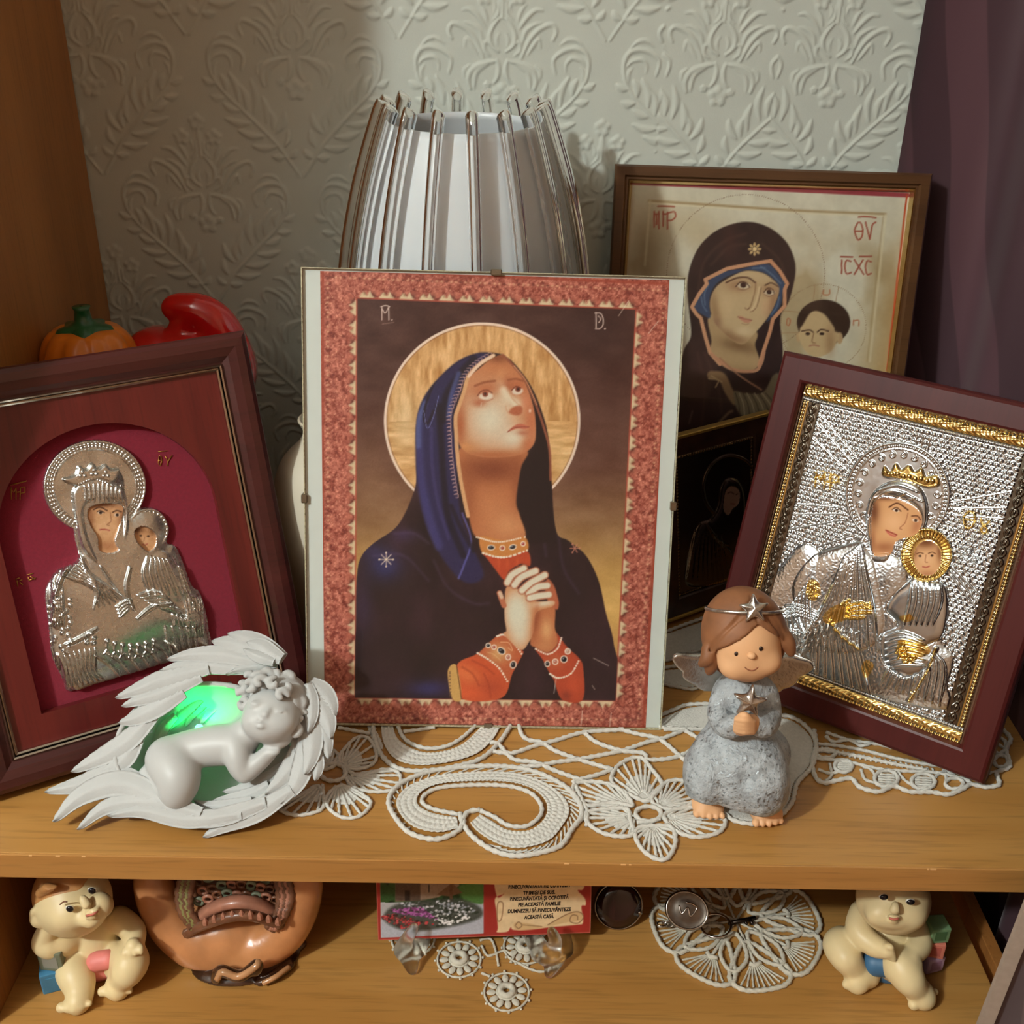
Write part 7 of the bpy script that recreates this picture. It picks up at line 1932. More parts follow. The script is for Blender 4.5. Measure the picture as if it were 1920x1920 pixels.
    Fd.cap(q(362, 405, .036), q(405, 398, .036), .0066, .0066, .005)
    V, Q = Fd.mesh(); V = relax(V, Q, 1); part('nappy', V, Q, P('pink_paint', (222, 128, 120), rough=.5, var=.1, scale=90), t, world=True, label='pink nappy')
    mb = P('blue_block', (70, 132, 170), rough=.45, var=.15, scale=100); mg = P('grey_green_block', (112, 118, 96), rough=.5, var=.2, scale=100)
    c = f(180, 505, .0085); block(c + (0, .012, 0), .0170, .35, mb, mb, t); block(c + (.003, .014, .0172), .0165, -.1, mg, P('block_panel', (140, 140, 128), rough=.5), t)
build_baby_left()

def build_baby_right():
    q = lambda x, y, Y: ony(1100 + x / 2.341, 1600 + y / 2.341, Y)
    f = lambda x, y, z=0: onz(1100 + x / 2.341, 1600 + y / 2.341, ZL + z)
    t = thing('baby_figurine', 'cream resin baby in blue nappy sitting beside pastel toy blocks', 'figurine', (q(1310, 400, .06)[0], .06, ZL))
    lo = np.array([q(1060, 500, .06)[0] - .012, .0, ZL]); hi = np.array([q(1560, 500, .06)[0] + .012, .112, -.040])
    Fd = Field(lo, hi, .0011)
    k = .004
    Fd.path([q(1310, 320, .070), q(1315, 370, .066), q(1315, 430, .064)], [.0165, .0170, .0165], k)
    Fd.ell(np.array([q(1290, 450, .066)[0], .068, ZL + .013]), (.025, .020, .0140), k)
    Fd.ell(q(1230, 275, .070), .0092, .004); Fd.ell(q(1435, 330, .066), .0086, .004)
    H = q(1345, 200, .055)
    Fd.ell(H, (.0240, .0225, .0230), .003)
    Fd.ell(q(1290, 265, .040), (.0095, .008, .0085), .005); Fd.ell(q(1420, 270, .040), (.0095, .008, .0085), .005); Fd.ell(q(1350, 285, .0365), (.0075, .006, .0055), .004)
    Fd.path([q(1355, 220, .0345), q(1353, 248, .0318)], [.0014, .0022], .002); Fd.ell(q(1352, 250, .0318), (.0034, .0028, .0022), .0012)
    Fd.path([q(1325, 277, .0315), q(1348, 282, .0305), q(1372, 280, .0315)], [.0011, .0016, .0011], .001); Fd.path([q(1330, 292, .0318), q(1348, 297, .0308), q(1366, 294, .0318)], [.001, .0016, .001], .001)
    Fd.path([q(1210, 260, .068), q(1195, 340, .056), q(1255, 400, .046), q(1300, 420, .040)], [.0084, .0080, .0070, .0054], .002)
    limb_hand(Fd, q(1300, 420, .039), q(1345, 440, .034), np.array([.3, 0, -.95]))
    Fd.path([q(1445, 330, .062), q(1460, 400, .052), q(1430, 450, .042)], [.0082, .0076, .0058], .002)
    limb_hand(Fd, q(1430, 450, .041), q(1425, 492, .034), np.array([.95, .1, -.25]))
    Fd.path([q(1240, 470, .062), q(1120, 400, .058), q(1140, 460, .046)], [.0128, .0112, .0094], .003)
    Fd.path([q(1140, 460, .046), f(1195, 530, .008)], [.0092, .0074], .002); Fd.path([f(1195, 530, .008), f(1185, 570, .006)], [.0085, .0066], .003); Fd.path([f(1215, 530, .008), f(1240, 540, .006)], [.0080, .006], .003)
    toes(Fd, f(1170, 582, .0055) + np.array([0, -.001, 0]), (-.3, -1, 0), np.array([.85, -.3, .1]), 3)
    Fd.path([q(1340, 480, .056), q(1375, 490, .040), q(1420, 560, .030)], [.0122, .0112, .0092], .003)
    Fd.path([q(1420, 560, .030), f(1460, 610, .008)], [.0090, .0074], .002); Fd.path([f(1460, 610, .008), f(1478, 635, .006)], [.0082, .0070], .003)
    toes(Fd, f(1492, 648, .0055), (.3, -1, 0), np.array([.82, .42, .1]), 5, .0031)
    Fd.plane((0, 0, ZL + .0004), (0, 0, -1))
    V, Q = Fd.mesh(); V = relax(V, Q, 2, .4)
    part('body', V, Q, M_BABY, t, world=True)
    for (x, y), e in (((1303, 188), .0348), ((1420, 210), .0352)):
        c = q(x, y, e); part('eye_white', *ball(c, (.0031, .0011, .0020)), M_EYEW, t, world=True); part('iris', *ball(c + (0, -.0009, 0), (.0027, .0014, .0021)), M_EYE, t, world=True)
    part('mouth', *tube(crom([q(1328, 284, .0290), q(1348, 290, .0282), q(1368, 286, .0290)], 4), .0008, 6), M_LIP, t, world=True)
    Fd = Field(q(1190, 520, .06) - (.02, .05, .02), q(1440, 380, .06) + (.02, .04, .02), .0011)
    Fd.ell(np.array([q(1310, 455, .062)[0], .064, q(1310, 455, .062)[2]]), (.0235, .0225, .0115), .004)
    Fd.cap(q(1265, 480, .046), q(1320, 485, .044), .0088, .0088, .004)
    V, Q = Fd.mesh(); V = relax(V, Q, 1); part('nappy', V, Q, P('blue_paint', (60, 104, 140), rough=.5, var=.15, scale=90), t, world=True, label='blue nappy')
    c = f(1500, 560, .006)
    for i, (cl, c2, a) in enumerate((((176, 146, 170), (150, 112, 140), .3), ((206, 120, 100), (180, 90, 78), -.2), ((116, 150, 108), (70, 104, 66), .1))):
        block(c + np.array([.006 - .003 * i * 0, .016 + .001 * i, .003 + i * .0132]), .0130, a, P('pastel_block', cl, rough=.5, var=.15, scale=120), P('block_letter', c2, rough=.5), t)
build_baby_right()

# ================================================================ cupped hands ornament
def build_hands():
    q = lambda x, y, Y: ony(x / 2.0, 1600 + y / 2.0, Y)
    t = thing('hands_ornament', 'brown glazed ornament of cupped hands holding a tiny flower scene', 'ornament', (q(850, 400, .07)[0], .075, ZL))
    MH = P('brown_glaze', (196, 134, 86), rough=.26, var=.32, scale=34, coat=.5, bump=.0002, bscale=200)
    MD = P('dark_glaze', (70, 44, 28), rough=.2, var=.6, scale=60, coat=.6)
    lo = np.array([q(540, 300, .07)[0] - .012, .02, ZL]); hi = np.array([q(1170, 300, .07)[0] + .012, .135, -.0195])
    Fd = Field(lo, hi, .0013)
    Fd.ell(q(855, 320, .066), (.034, .023, .024), .010)
    Fd.ell(q(855, 230, .090), (.044, .022, .042), .008)
    Fd.ell(q(860, 130, .056), (.037, .034, .0262), .004, op='s')
    for s_, pts in ((0, [(562, 60, .075), (592, 170, .070), (650, 275, .064), (740, 350, .058), (820, 395, .056)]), (1, [(1148, 60, .075), (1126, 180, .070), (1070, 285, .064), (980, 355, .058), (890, 395, .056)])):
        Fd.path([q(*p) for p in pts], [.0085, .0105, .0118, .0115, .0095], .008)
        Fd.path([q(pts[0][0] + (30 if s_ == 0 else -30), 20, .095), q(pts[1][0] + (30 if s_ == 0 else -30), 150, .090), q(pts[2][0] + (30 if s_ == 0 else -30), 260, .085)], [.009, .011, .012], .005)
    Fd.ell(np.array([q(855, 400, .07)[0], .075, ZL + .018]), (.030, .024, .020), .008)
    for pts in ([(650, 300), (690, 330), (760, 350)], [(1060, 300), (1020, 330), (960, 350)]): Fd.path([q(x, y, .046) for x, y in pts], .0012, .002, 's')
    zmax = -.0225
    Fd.plane((0, 0, zmax), (0, 0, 1)); Fd.plane((0, 0, ZL + .004), (0, 0, -1))
    V, Q = Fd.mesh(); V = relax(V, Q, 2); part('hands', V, Q, MH, t, world=True)
    # dark wavy foot
    lo = np.array([q(700, 450, .05)[0] - .01, .02, ZL]); hi = np.array([q(1190, 400, .06)[0] + .012, .125, ZL + .06])
    Fd = Field(lo, hi, .0012)
    Fd.path([q(745, 420, .060), q(770, 465, .048), q(850, 480, .044), q(950, 470, .046), q(1060, 430, .055), q(1130, 370, .072)], [.0085, .0115, .0130, .0125, .0110, .0085], .004)
    Fd.ell(np.array([q(900, 450, .07)[0], .075, ZL + .012]), (.047, .030, .014), .006)
    Fd.path([q(810, 470, .034), q(830, 440, .033), q(900, 460, .032), q(960, 420, .034), q(960, 440, .034)], .0034, .002)
    Fd.path([q(970, 490, .036), q(1030, 460, .040), q(1090, 420, .050)], .0030, .002); Fd.path([q(1090, 380, .060), q(1130, 340, .068), q(1120, 390, .066)], .0032, .002)
    Fd.plane((0, 0, ZL + .0004), (0, 0, -1))
    V, Q = Fd.mesh(); V = relax(V, Q, 1)
    dc = np.tile(np.array(lin((62, 38, 26))), (len(V), 1))
    part('base', V, Q, MD, t, world=True, label='dark wavy glazed foot')
    # tan swirls on the foot
    MT = P('tan_swirl_glaze', (186, 138, 96), rough=.25, var=.2, scale=80, coat=.5)
    for pts, r in (([(815, 470, .0305), (835, 445, .0295), (895, 462, .0285), (958, 425, .0305), (970, 405, .034)], .0024), ([(985, 488, .033), (1035, 462, .0365), (1085, 425, .046)], .0018), ([(1092, 400, .0585), (1128, 345, .0655)], .0018)):
        part('swirl', *tube(crom([q(*p) for p in pts], 6), r, 8), MT, t, world=True)
    # the little scene: ledge, arch band, braids, shells
    MP = P('pink_brown_glaze', (178, 122, 98), rough=.35, var=.3, scale=120, coat=.3); MGr = P('olive_glaze', (138, 134, 80), rough=.35, var=.4, scale=150, coat=.3); MBr = P('umber_glaze', (120, 78, 54), rough=.35, var=.4, scale=120, coat=.3); MGn = P('sage_glaze', (128, 140, 118), rough=.35, var=.3, scale=150)
    part('arch_band', *tube(crom([q(740, 245, .058), q(800, 205, .056), q(880, 182, .055), q(960, 190, .056), q(1030, 225, .058)], 6), .0052, 10, flat=.8), MP, t, world=True)
    part('ledge', *tube(crom([q(700, 300, .053), q(760, 270, .049), q(860, 238, .047), q(950, 235, .048), q(1060, 268, .053)], 6), .0036, 8), MBr, t, world=True)
    rr = random.Random(2)
    for i in range(9):
        x = 770 + i * 34; y = 262 - 34 * math.sin(PI * (i + .5) / 9); c = q(x, y, .046); o = []
        V, F = lathe([(.0022, -.002), (.0018, .001), (.0002, .0038)], 6, c); part('shard', V, F, MP, t, world=True, smooth=False)
    for sx, col, b in ((690, MGr, 0), (1070, MP, 1)):
        for i in range(5):
            dx = (i - 2) * 11
            p = crom([q(sx + dx + (12 if b == 0 else -12), 92, .066), q(sx + dx, 160, .060), q(sx + dx * .8 + (10 if b == 0 else -14), 225, .054), q(sx + dx * .9 + (50 if b == 0 else -50), 290 - abs(i - 2) * 6, .050)], 8)
            part('braid_strand', *tube(p, .0026, 7, rope=.22, period=.005), col if i % 2 else MBr, t, world=True)
    for r_ in range(3):
        for i in range(9):
            x = 745 + i * 36 + (r_ % 2) * 16; y = 175 - r_ * 36 - 22 * math.sin(PI * i / 8) + rr.uniform(-5, 5)
            c = q(x, y, .062 + .004 * r_)
            th = np.linspace(0, 2 * PI, 12, endpoint=False)
            V, F = tube([c + (.0032 * math.cos(a), 0, .0030 * math.sin(a)) for a in th], .0013, 6, closed=True, up=(0, 1, 0)); part('shell', V, F, (MGn, MP, MBr)[(i + r_) % 3], t, world=True)
    part('scene_ground', *ball(q(880, 170, .082), (.036, .014, .030), 20, 12), MBr, t, world=True)
build_hands()
# ================================================================ crocheted lace
M_LACE = P('white_cotton', (214, 214, 207), rough=.85, var=.10, scale=500, bump=.00035, bscale=1400, spec=.2)
M_LACE2 = P('ecru_cotton', (206, 202, 186), rough=.85, var=.10, scale=500, bump=.0003, bscale=1400, spec=.2)

class Lace:
    def __init__(s, name, label, z, mat, loc, group=None):
        s.t = thing(name, label, 'doily', loc, group=group); s.z = z; s.mat = mat
    def pts(s, p, z=None): return np.array([onz(x, y, s.z + (z or 0)) for x, y in p])
    def cord(s, p, r=.0013, closed=False, lift=0.0, spline=True, name='cord', world=False, rope=.20, step=.0008, parent=None):
        P_ = np.asarray(p, float) if world else s.pts(p)
        if spline and len(P_) > 2: P_ = crom(P_, 8, closed)
        P_ = resample(P_, step, closed)
        P_[:, 2] = s.z + r * .95 + lift
        V, F = tube(P_, r, 8, closed, rope=rope, period=.0052)
        return part(name, V, F, s.mat, parent or s.t, world=True)
    def band(s, outer, inner, rows=4, r=.0016, name='braid_band'):
        """plaited band between two edge lines."""
        n = 120
        o = crom(s.pts(outer), 10); i = crom(s.pts(inner), 10)
        o = resample(o, np.linalg.norm(np.diff(o, axis=0), axis=1).sum() / n)[:n]; i = resample(i, np.linalg.norm(np.diff(i, axis=0), axis=1).sum() / n)[:n]
        m = min(len(o), len(i)); o, i = o[:m], i[:m]
        L = np.linalg.norm(np.diff((o + i) / 2, axis=0), axis=1).sum()
        K = max(40, int(L / .0007)); cols = 26
        sidx = np.linspace(0, m - 1, K)
        O = np.stack([np.interp(sidx, np.arange(m), o[:, k]) for k in range(3)], 1); I_ = np.stack([np.interp(sidx, np.arange(m), i[:, k]) for k in range(3)], 1)
        u = np.linspace(.08, .92, cols)
        G = O[:, None] * (1 - u)[None, :, None] + I_[:, None] * u[None, :, None]
        ss = np.linspace(0, L, K)[:, None]
        v = u[None, :] * rows
        saw = np.abs((v % 1) - .5) * 2
        z = .0011 + .0011 * np.sqrt(np.clip(1 - saw ** 2, 0, 1)) * (.7 + .3 * np.cos(2 * PI * ss / .0032 + (np.floor(v) % 2) * PI + saw * 1.2))
        z = z * np.clip(np.minimum(u - .05, .95 - u)[None, :] * 30, .3, 1)
        G = G.copy(); G[..., 2] = s.z + z
        V = G.reshape(-1, 3)
        part(name, V, grid_faces(cols, K)[:, ::-1], s.mat, s.t, world=True)
    def patch(s, outline, name='crochet_patch', h=.0012, pitch=.0024):
        """dense crochet filling an outline (drawn in photo points)."""
        P_ = s.pts(outline); P_ = crom(P_, 5, True)
        lo = P_.min(0); hi = P_.max(0); st = .0008
        xs = np.arange(lo[0], hi[0] + st, st); ys = np.arange(lo[1], hi[1] + st, st)
        X, Y = np.meshgrid(xs, ys)
        A = Art(X, Y); I = np.arange(A.X.size)
        d, w, _, _ = A._seg(I, P_[:, :2], True)
        z = .0003 + h * (.62 + .38 * np.sin(2 * PI * X.ravel() / pitch + PI * (np.floor(Y.ravel() / pitch * 1.3) % 2)) * np.cos(2 * PI * Y.ravel() / pitch * .65)) * np.clip(d / .0015, .2, 1)
        V = np.stack([A.X, A.Y, s.z + z], 1)
        F = grid_faces(len(xs), len(ys)); F = F[w[F].all(1)]
        us = np.unique(F); mp = np.full(len(V), -1); mp[us] = np.arange(len(us))
        part(name, V[us], mp[F], s.mat, s.t, world=True)
    def petal(s, outline, tip, root, n=7, r=.0012):
        o = s.cord(outline, r, True, name='petal')
        P_ = crom(s.pts(outline), 8, True); root = s.pts([root])[0]
        q_ = np.array(outline, float); rt = np.array(proj(root)); s.patch([tuple(rt + (p - rt) * .62) for p in q_], name='crochet_patch', pitch=.0018)
        idx = np.linspace(0, len(P_) - 1, n + 2).astype(int)[1:-1]
        for k in idx:
            e = P_[k]
            if np.linalg.norm(e - root) < .004: continue
            s.cord([root + (e - root) * .18, root + (e - root) * .55, e], .00095, world=True, name='thread', parent=o, rope=.2)

def cz2(sc, ox, oy): return lambda *p: [(ox + x / sc, oy + y / sc) for x, y in p]

def build_runner():
    L = Lace('lace_runner', 'white crocheted lace runner with scrolls and flowers under the glass picture', 0.0, M_LACE, (0, .08, 0))
    a = cz2(3.2, 500, 1320); b = cz2(3.2, 900, 1320)
    # big scroll
    out = a((1160, 665), (1165, 755), (1030, 822), (870, 790), (775, 695), (732, 590), (790, 500), (900, 440), (1050, 402), (1300, 382), (1500, 392), (1650, 432), (1790, 505), (1870, 590), (1890, 680), (1830, 765), (1765, 860), (1620, 908), (1480, 922), (1350, 885), (1235, 805), (1182, 725), (1205, 662), (1280, 645))
    inn = a((1150, 672), (1000, 640), (935, 600), (955, 550), (1050, 510), (1250, 495), (1450, 502), (1580, 542), (1645, 612), (1640, 682), (1560, 742), (1450, 738), (1370, 690), (1280, 648))
    L.cord(out, .0016); L.cord(inn, .0014)
    oB = a((1150, 760), (1030, 790), (890, 765), (800, 690), (765, 600), (815, 520), (920, 465), (1060, 428), (1300, 410), (1490, 418), (1630, 456), (1750, 525), (1815, 600), (1825, 670), (1780, 750), (1710, 830), (1600, 872), (1480, 885), (1360, 850), (1255, 780), (1205, 715))
    iB = a((1140, 685), (1000, 655), (915, 605), (935, 540), (1045, 492), (1250, 478), (1455, 485), (1595, 528), (1665, 605), (1658, 690), (1570, 760), (1445, 756), (1355, 705), (1275, 662))
    L.band(oB, iB, 4)
    # short ladder threads between band and rim
    o3 = crom(L.pts(out[3:21]), 10); i3 = crom(L.pts(oB[2:19]), 10)
    for k in np.linspace(.02, .98, 46):
        p, q_ = o3[int(k * (len(o3) - 1))], i3[int(k * (len(i3) - 1))]
        L.cord([p, q_], .0006, world=True, spline=False, name='thread')
    # upper scroll, running under the picture
    L.cord(a((640, 130), (650, 220), (700, 330), (800, 400), (950, 412), (1150, 382), (1300, 330), (1400, 235), (1465, 140)), .0016)
    L.cord(a((780, 120), (830, 220), (940, 272), (1060, 268), (1160, 222), (1255, 140)), .0014)
    L.band(a((680, 130), (690, 230), (735, 320), (820, 372), (950, 384), (1140, 356), (1280, 305), (1370, 220), (1420, 130)), a((760, 130), (800, 220), (930, 290), (1065, 286), (1175, 240), (1285, 140)), 4)
    L.cord(a((430, 150), (560, 175), (620, 185)), .0013); L.cord(a((820, 175), (900, 165), (1010, 148)), .0013); L.patch(a((600, 130), (640, 130), (700, 240), (690, 280), (640, 240)))
    # left flower
    f1 = a((400, 420))[0]
    L.cord([(f1[0] + 24 * math.cos(t), f1[1] + 16 * math.sin(t)) for t in np.linspace(0, 2 * PI, 14, endpoint=False)], .0014, True)
    for o_, tip in ((a((470, 400), (560, 440), (700, 400), (790, 420), (800, 490), (730, 530), (600, 530), (500, 490)), a((790, 470))[0]), (a((400, 520), (470, 500), (590, 560), (625, 610), (560, 680), (460, 690), (380, 640), (355, 580)), a((500, 690))[0]), (a((300, 500), (340, 560), (330, 640), (200, 675), (90, 650), (100, 600), (200, 560)), a((90, 640))[0]), (a((440, 370), (450, 300), (540, 210), (620, 220), (660, 320), (620, 380), (520, 400)), a((600, 210))[0]), (a((340, 400), (260, 330), (330, 270), (420, 300), (430, 360)), a((300, 300))[0])):
        L.petal(o_, tip, tuple(np.array(f1) + (np.array(np.mean(o_, 0)) - f1) * .35), 11)
    # right flower
    f2 = b((1010, 670))[0]
    L.cord([(f2[0] + 24 * math.cos(t), f2[1] + 14 * math.sin(t)) for t in np.linspace(0, 2 * PI, 14, endpoint=False)], .0015, True)
    L.cord(b((940, 720), (1010, 715), (1080, 700)), .0014)
    for o_ in (b((800, 490), (810, 400), (890, 340), (970, 335), (1030, 400), (1090, 490), (1040, 560), (980, 590)), b((1030, 590), (1100, 490), (1190, 465), (1280, 490), (1290, 570), (1250, 620), (1130, 640)), b((1110, 670), (1250, 630), (1400, 660), (1470, 710), (1430, 780), (1300, 808), (1190, 780), (1130, 730)), b((960, 750), (1060, 740), (1150, 750), (1172, 840), (1130, 930), (1060, 940), (980, 890), (930, 800)), b((900, 700), (920, 780), (860, 805), (740, 785), (650, 725), (640, 660), (760, 640), (880, 640)), b((910, 620), (800, 600), (640, 620), (560, 560), (570, 490), (680, 475), (800, 500), (880, 560))):
        L.petal(o_, None, tuple(np.array(f2) + (np.array(np.mean(o_, 0)) - f2) * .4), 13, .0014)
    L.cord(b((560, 470), (600, 560), (640, 650), (640, 740)), .0014)
    # lattice of cords
    for p in (((230, 120), (250, 190), (290, 225), (370, 240), (450, 290), (600, 345), (750, 390), (800, 402)), ((60, 240), (110, 250), (200, 340), (330, 360), (450, 410), (560, 450), (620, 470)), ((60, 290), (190, 305), (330, 260), (450, 230), (620, 180), (830, 165), (860, 160)), ((240, 385), (350, 380), (450, 360), (600, 340), (760, 310), (870, 285), (1000, 240), (1100, 215), (1225, 165)),
              ((560, 480), (620, 458), (720, 430), (795, 400)), ((630, 185), (700, 240), (850, 290), (980, 305), (1000, 350)), ((830, 160), (950, 190), (1060, 215), (1130, 260), (1220, 340), (1300, 380)), ((985, 345), (1100, 342), (1200, 320), (1300, 272)), ((1100, 160), (1180, 162), (1300, 158)), ((1225, 165), (1300, 210))):
        L.cord(b(*p), .0015)
    # shell motif under the angel and the band behind it
    L.patch([(1300, 1440), (1330, 1400), (1380, 1370), (1440, 1350), (1480, 1350), (1512, 1372), (1526, 1400), (1518, 1438), (1490, 1470), (1478, 1510), (1440, 1540), (1370, 1536), (1330, 1500)])
    L.cord([(1300, 1440), (1340, 1500), (1375, 1541), (1440, 1545), (1482, 1512), (1494, 1472), (1522, 1440), (1530, 1400), (1514, 1368), (1480, 1346), (1440, 1346)], .0015)
    L.patch([(1238, 1350), (1262, 1338), (1290, 1328), (1340, 1326), (1345, 1368), (1290, 1368), (1238, 1364)])
    L.cord([(1235, 1345), (1262, 1334), (1290, 1324), (1345, 1322)], .0014); L.cord([(1235, 1366), (1290, 1370), (1345, 1370)], .0014)
build_runner()

def build_right_doily():
    L = Lace('lace_doily', 'fine white lace doily under the maroon framed silver icon', 0.0, M_LACE, (.28, .1, 0))
    w = cz2(2.743, 1220, 1080)
    L.cord(w((840, 800), (850, 880), (830, 960), (845, 1040), (890, 1072), (960, 1060), (1030, 1050), (1075, 1095), (1170, 1118), (1250, 1090), (1330, 1118), (1440, 1120), (1530, 1132), (1610, 1100), (1645, 1080), (1720, 1094), (1790, 1080), (1780, 1020), (1845, 985), (1825, 900), (1850, 850), (1810, 800), (1770, 790)), .0015)
    for p in (((850, 870), (960, 880), (1100, 905), (1260, 945), (1420, 975), (1500, 985)), ((860, 905), (960, 915), (1100, 940), (1260, 975), (1420, 1005)), ((900, 810), (1020, 850), (1160, 870), (1240, 890)), ((830, 945), (900, 950), (1000, 960), (1180, 1000), (1300, 1010), (1480, 1020), (1640, 1060)), ((900, 830), (940, 860), (1020, 850), (1080, 880), (1140, 865))):
        L.cord(w(*p), .0012)
    for i in range(22):
        x = 880 + i * 27; y = 888 + i * 5.2; L.cord(w((x, y - 4), (x + 10, y + 22)), .0007, spline=False, name='thread')
    for cx, cy, rx, ry in ((900, 920, 50, 22), (990, 985, 45, 32), (1210, 1050, 60, 42), (1400, 1065, 60, 40), (1560, 1075, 46, 28), (1790, 880, 36, 40), (1800, 960, 36, 30)):
        o = L.cord([(x, y) for x, y in w(*[(cx + rx * math.cos(q), cy + ry * math.sin(q)) for q in np.linspace(0, 2 * PI, 12, endpoint=False)])], .0013, True, name='ring')
        if rx > 50 or cx in (990,):
            for k in range(5): L.cord(w((cx - rx * .7, cy - ry * .6 + k * ry * .3), (cx + rx * .75, cy - ry * .5 + k * ry * .3)), .0008, spline=False, name='thread', parent=o)
    for p in (((1090, 985), (1130, 1000), (1160, 1040)), ((1080, 1000), (1100, 1050), (1150, 1070)), ((1270, 1010), (1300, 1050), (1340, 1080)), ((1460, 1040), (1510, 1010), (1520, 1060)), ((1500, 1000), (1600, 1050), (1650, 1070)), ((920, 970), (930, 1030), (900, 1060)), ((860, 1000), (920, 1020), (980, 1010)), ((1700, 1060), (1740, 1020), (1790, 1010)), ((1750, 850), (1800, 880), (1840, 900))):
        L.cord(w(*p), .0010, name='thread')
build_right_doily()

def build_back_doily():
    L = Lace('lace_doily', 'white lace mat lying behind the angel under the small dark icon', 0.0, M_LACE, (.15, .25, 0))
    L.patch([(1225, 1200), (1260, 1186), (1300, 1172), (1345, 1160), (1380, 1175), (1345, 1205), (1300, 1222), (1262, 1234), (1232, 1242)], pitch=.0034)
    L.cord([(1225, 1196), (1300, 1168), (1345, 1156), (1400, 1165)], .0014); L.cord([(1225, 1246), (1262, 1238), (1300, 1226), (1350, 1208), (1400, 1190)], .0014)
    L.patch([(1230, 1262), (1262, 1256), (1300, 1258), (1318, 1276), (1300, 1290), (1268, 1286), (1236, 1278)], pitch=.003)
    L.cord([(1225, 1260), (1262, 1252), (1302, 1254), (1324, 1276), (1302, 1294), (1268, 1290), (1230, 1282)], .0013)
build_back_doily()

def build_petal_doily():
    L = Lace('petal_doily', 'ecru doily of looped rope petals on the lower shelf beside a locket', ZL, M_LACE2, (.15, .06, ZL))
    c = onz(1379, 1728, ZL); n = 8; R = .0605
    for k in range(n):
        a = 2 * PI * k / n + .18
        e = np.array([math.cos(a), math.sin(a), 0]); s_ = np.array([-math.sin(a), math.cos(a), 0])
        if (c + e * .05)[1] > .185: continue
        w = R * math.tan(PI / n)
        P_ = lambda u, v: c + e * u + s_ * v
        o = L.cord([P_(.020, 0), P_(.034, w * .55), P_(.048, w * .86), P_(.058, w * .62), P_(R, 0), P_(.058, -w * .62), P_(.048, -w * .86), P_(.034, -w * .55)], .0017, True, world=True, name='petal_loop')
        # leaf shaped loop between this petal and the next
        a2 = a + PI / n; e2 = np.array([math.cos(a2), math.sin(a2), 0]); s2 = np.array([-math.sin(a2), math.cos(a2), 0]); Q_ = lambda u, v: c + e2 * u + s2 * v
        L.cord([Q_(.013, 0), Q_(.024, .0075), Q_(.036, .0085), Q_(.047, 0), Q_(.036, -.0085), Q_(.024, -.0075)], .0015, True, world=True, name='leaf_loop', lift=.0006)
        for j in range(9):
            v = (j - 4) / 4
            L.cord([P_(.040, v * w * .16), P_(.048, v * w * .42), P_(.0575 - .004 * v * v, v * w * .62)], .0007, world=True, name='thread', parent=o, rope=.2)
        V0 = P_(.0395, 0)
        L.cord([P_(.013, 0), P_(.028, 0), P_(.040, 0)], .0012, world=True, name='thread', parent=o)
        L.cord([P_(.038, w * .16), P_(.040, 0), P_(.038, -w * .16)], .0016, world=True, name='thread', parent=o)
        L.cord([c, P_(.014, 0)], .0009, world=True, spline=False, name='thread', parent=o)
build_petal_doily()

def build_flower_doily():
    L = Lace('flower_doily', 'small ecru crochet doily of ring flowers under the blessing card', ZL, M_LACE2, (-.02, .06, ZL))
    for cx, cy, R in ((861, 1800, .0150), (950, 1861, .0150), (985, 1776, .0150), (775, 1762, .0150)):
        c = onz(cx, cy, ZL)
        th = np.linspace(0, 2 * PI, 16, endpoint=False)
        ring = L.cord([c + np.array([.0042 * math.cos(q), .0042 * math.sin(q), 0]) for q in th], .0022, True, world=True, name='flower_centre', rope=.08)
        L.cord([c + np.array([.0064 * math.cos(q), .0064 * math.sin(q), 0]) for q in th], .0009, True, world=True, name='ring', parent=ring)
        n = 12
        for k in range(n):
            a = 2 * PI * k / n + .1; e = np.array([math.cos(a), math.sin(a), 0]); s_ = np.array([-math.sin(a), math.cos(a), 0])
            V = []; m = 9
            V, F = ball((0, 0, 0), (.0034, .0023, .0010), 12, 8)
            V = np.asarray(V); V = c + V[:, :1] * e + V[:, 1:2] * s_ + np.array([0, 0, 1]) * V[:, 2:3]; V[:, 2] += .0012 + e[2]
            V = V + e * .0104
            part('petal', V, F, L.mat, ring, world=True)
            V, F = ball(c + e * .0165 + np.array([0, 0, .0010]), .0010, 8, 6); part('picot', V, F, L.mat, ring, world=True)
        L.cord([c + np.array([R * math.cos(q), R * math.sin(q), 0]) for q in th], .0008, True, world=True, name='ring', parent=ring)
    g = cz2(3.097, 680, 1600)
    for p in (((680, 510), (740, 500), (770, 560), (790, 660)), ((690, 540), (730, 600), (820, 570), (870, 600)), ((690, 700), (740, 720)), ((860, 640), (900, 560), (960, 500)), ((900, 640), (980, 680), (1060, 690), (1140, 640))):
        L.cord(g(*p), .0009, name='cord')
build_flower_doily()

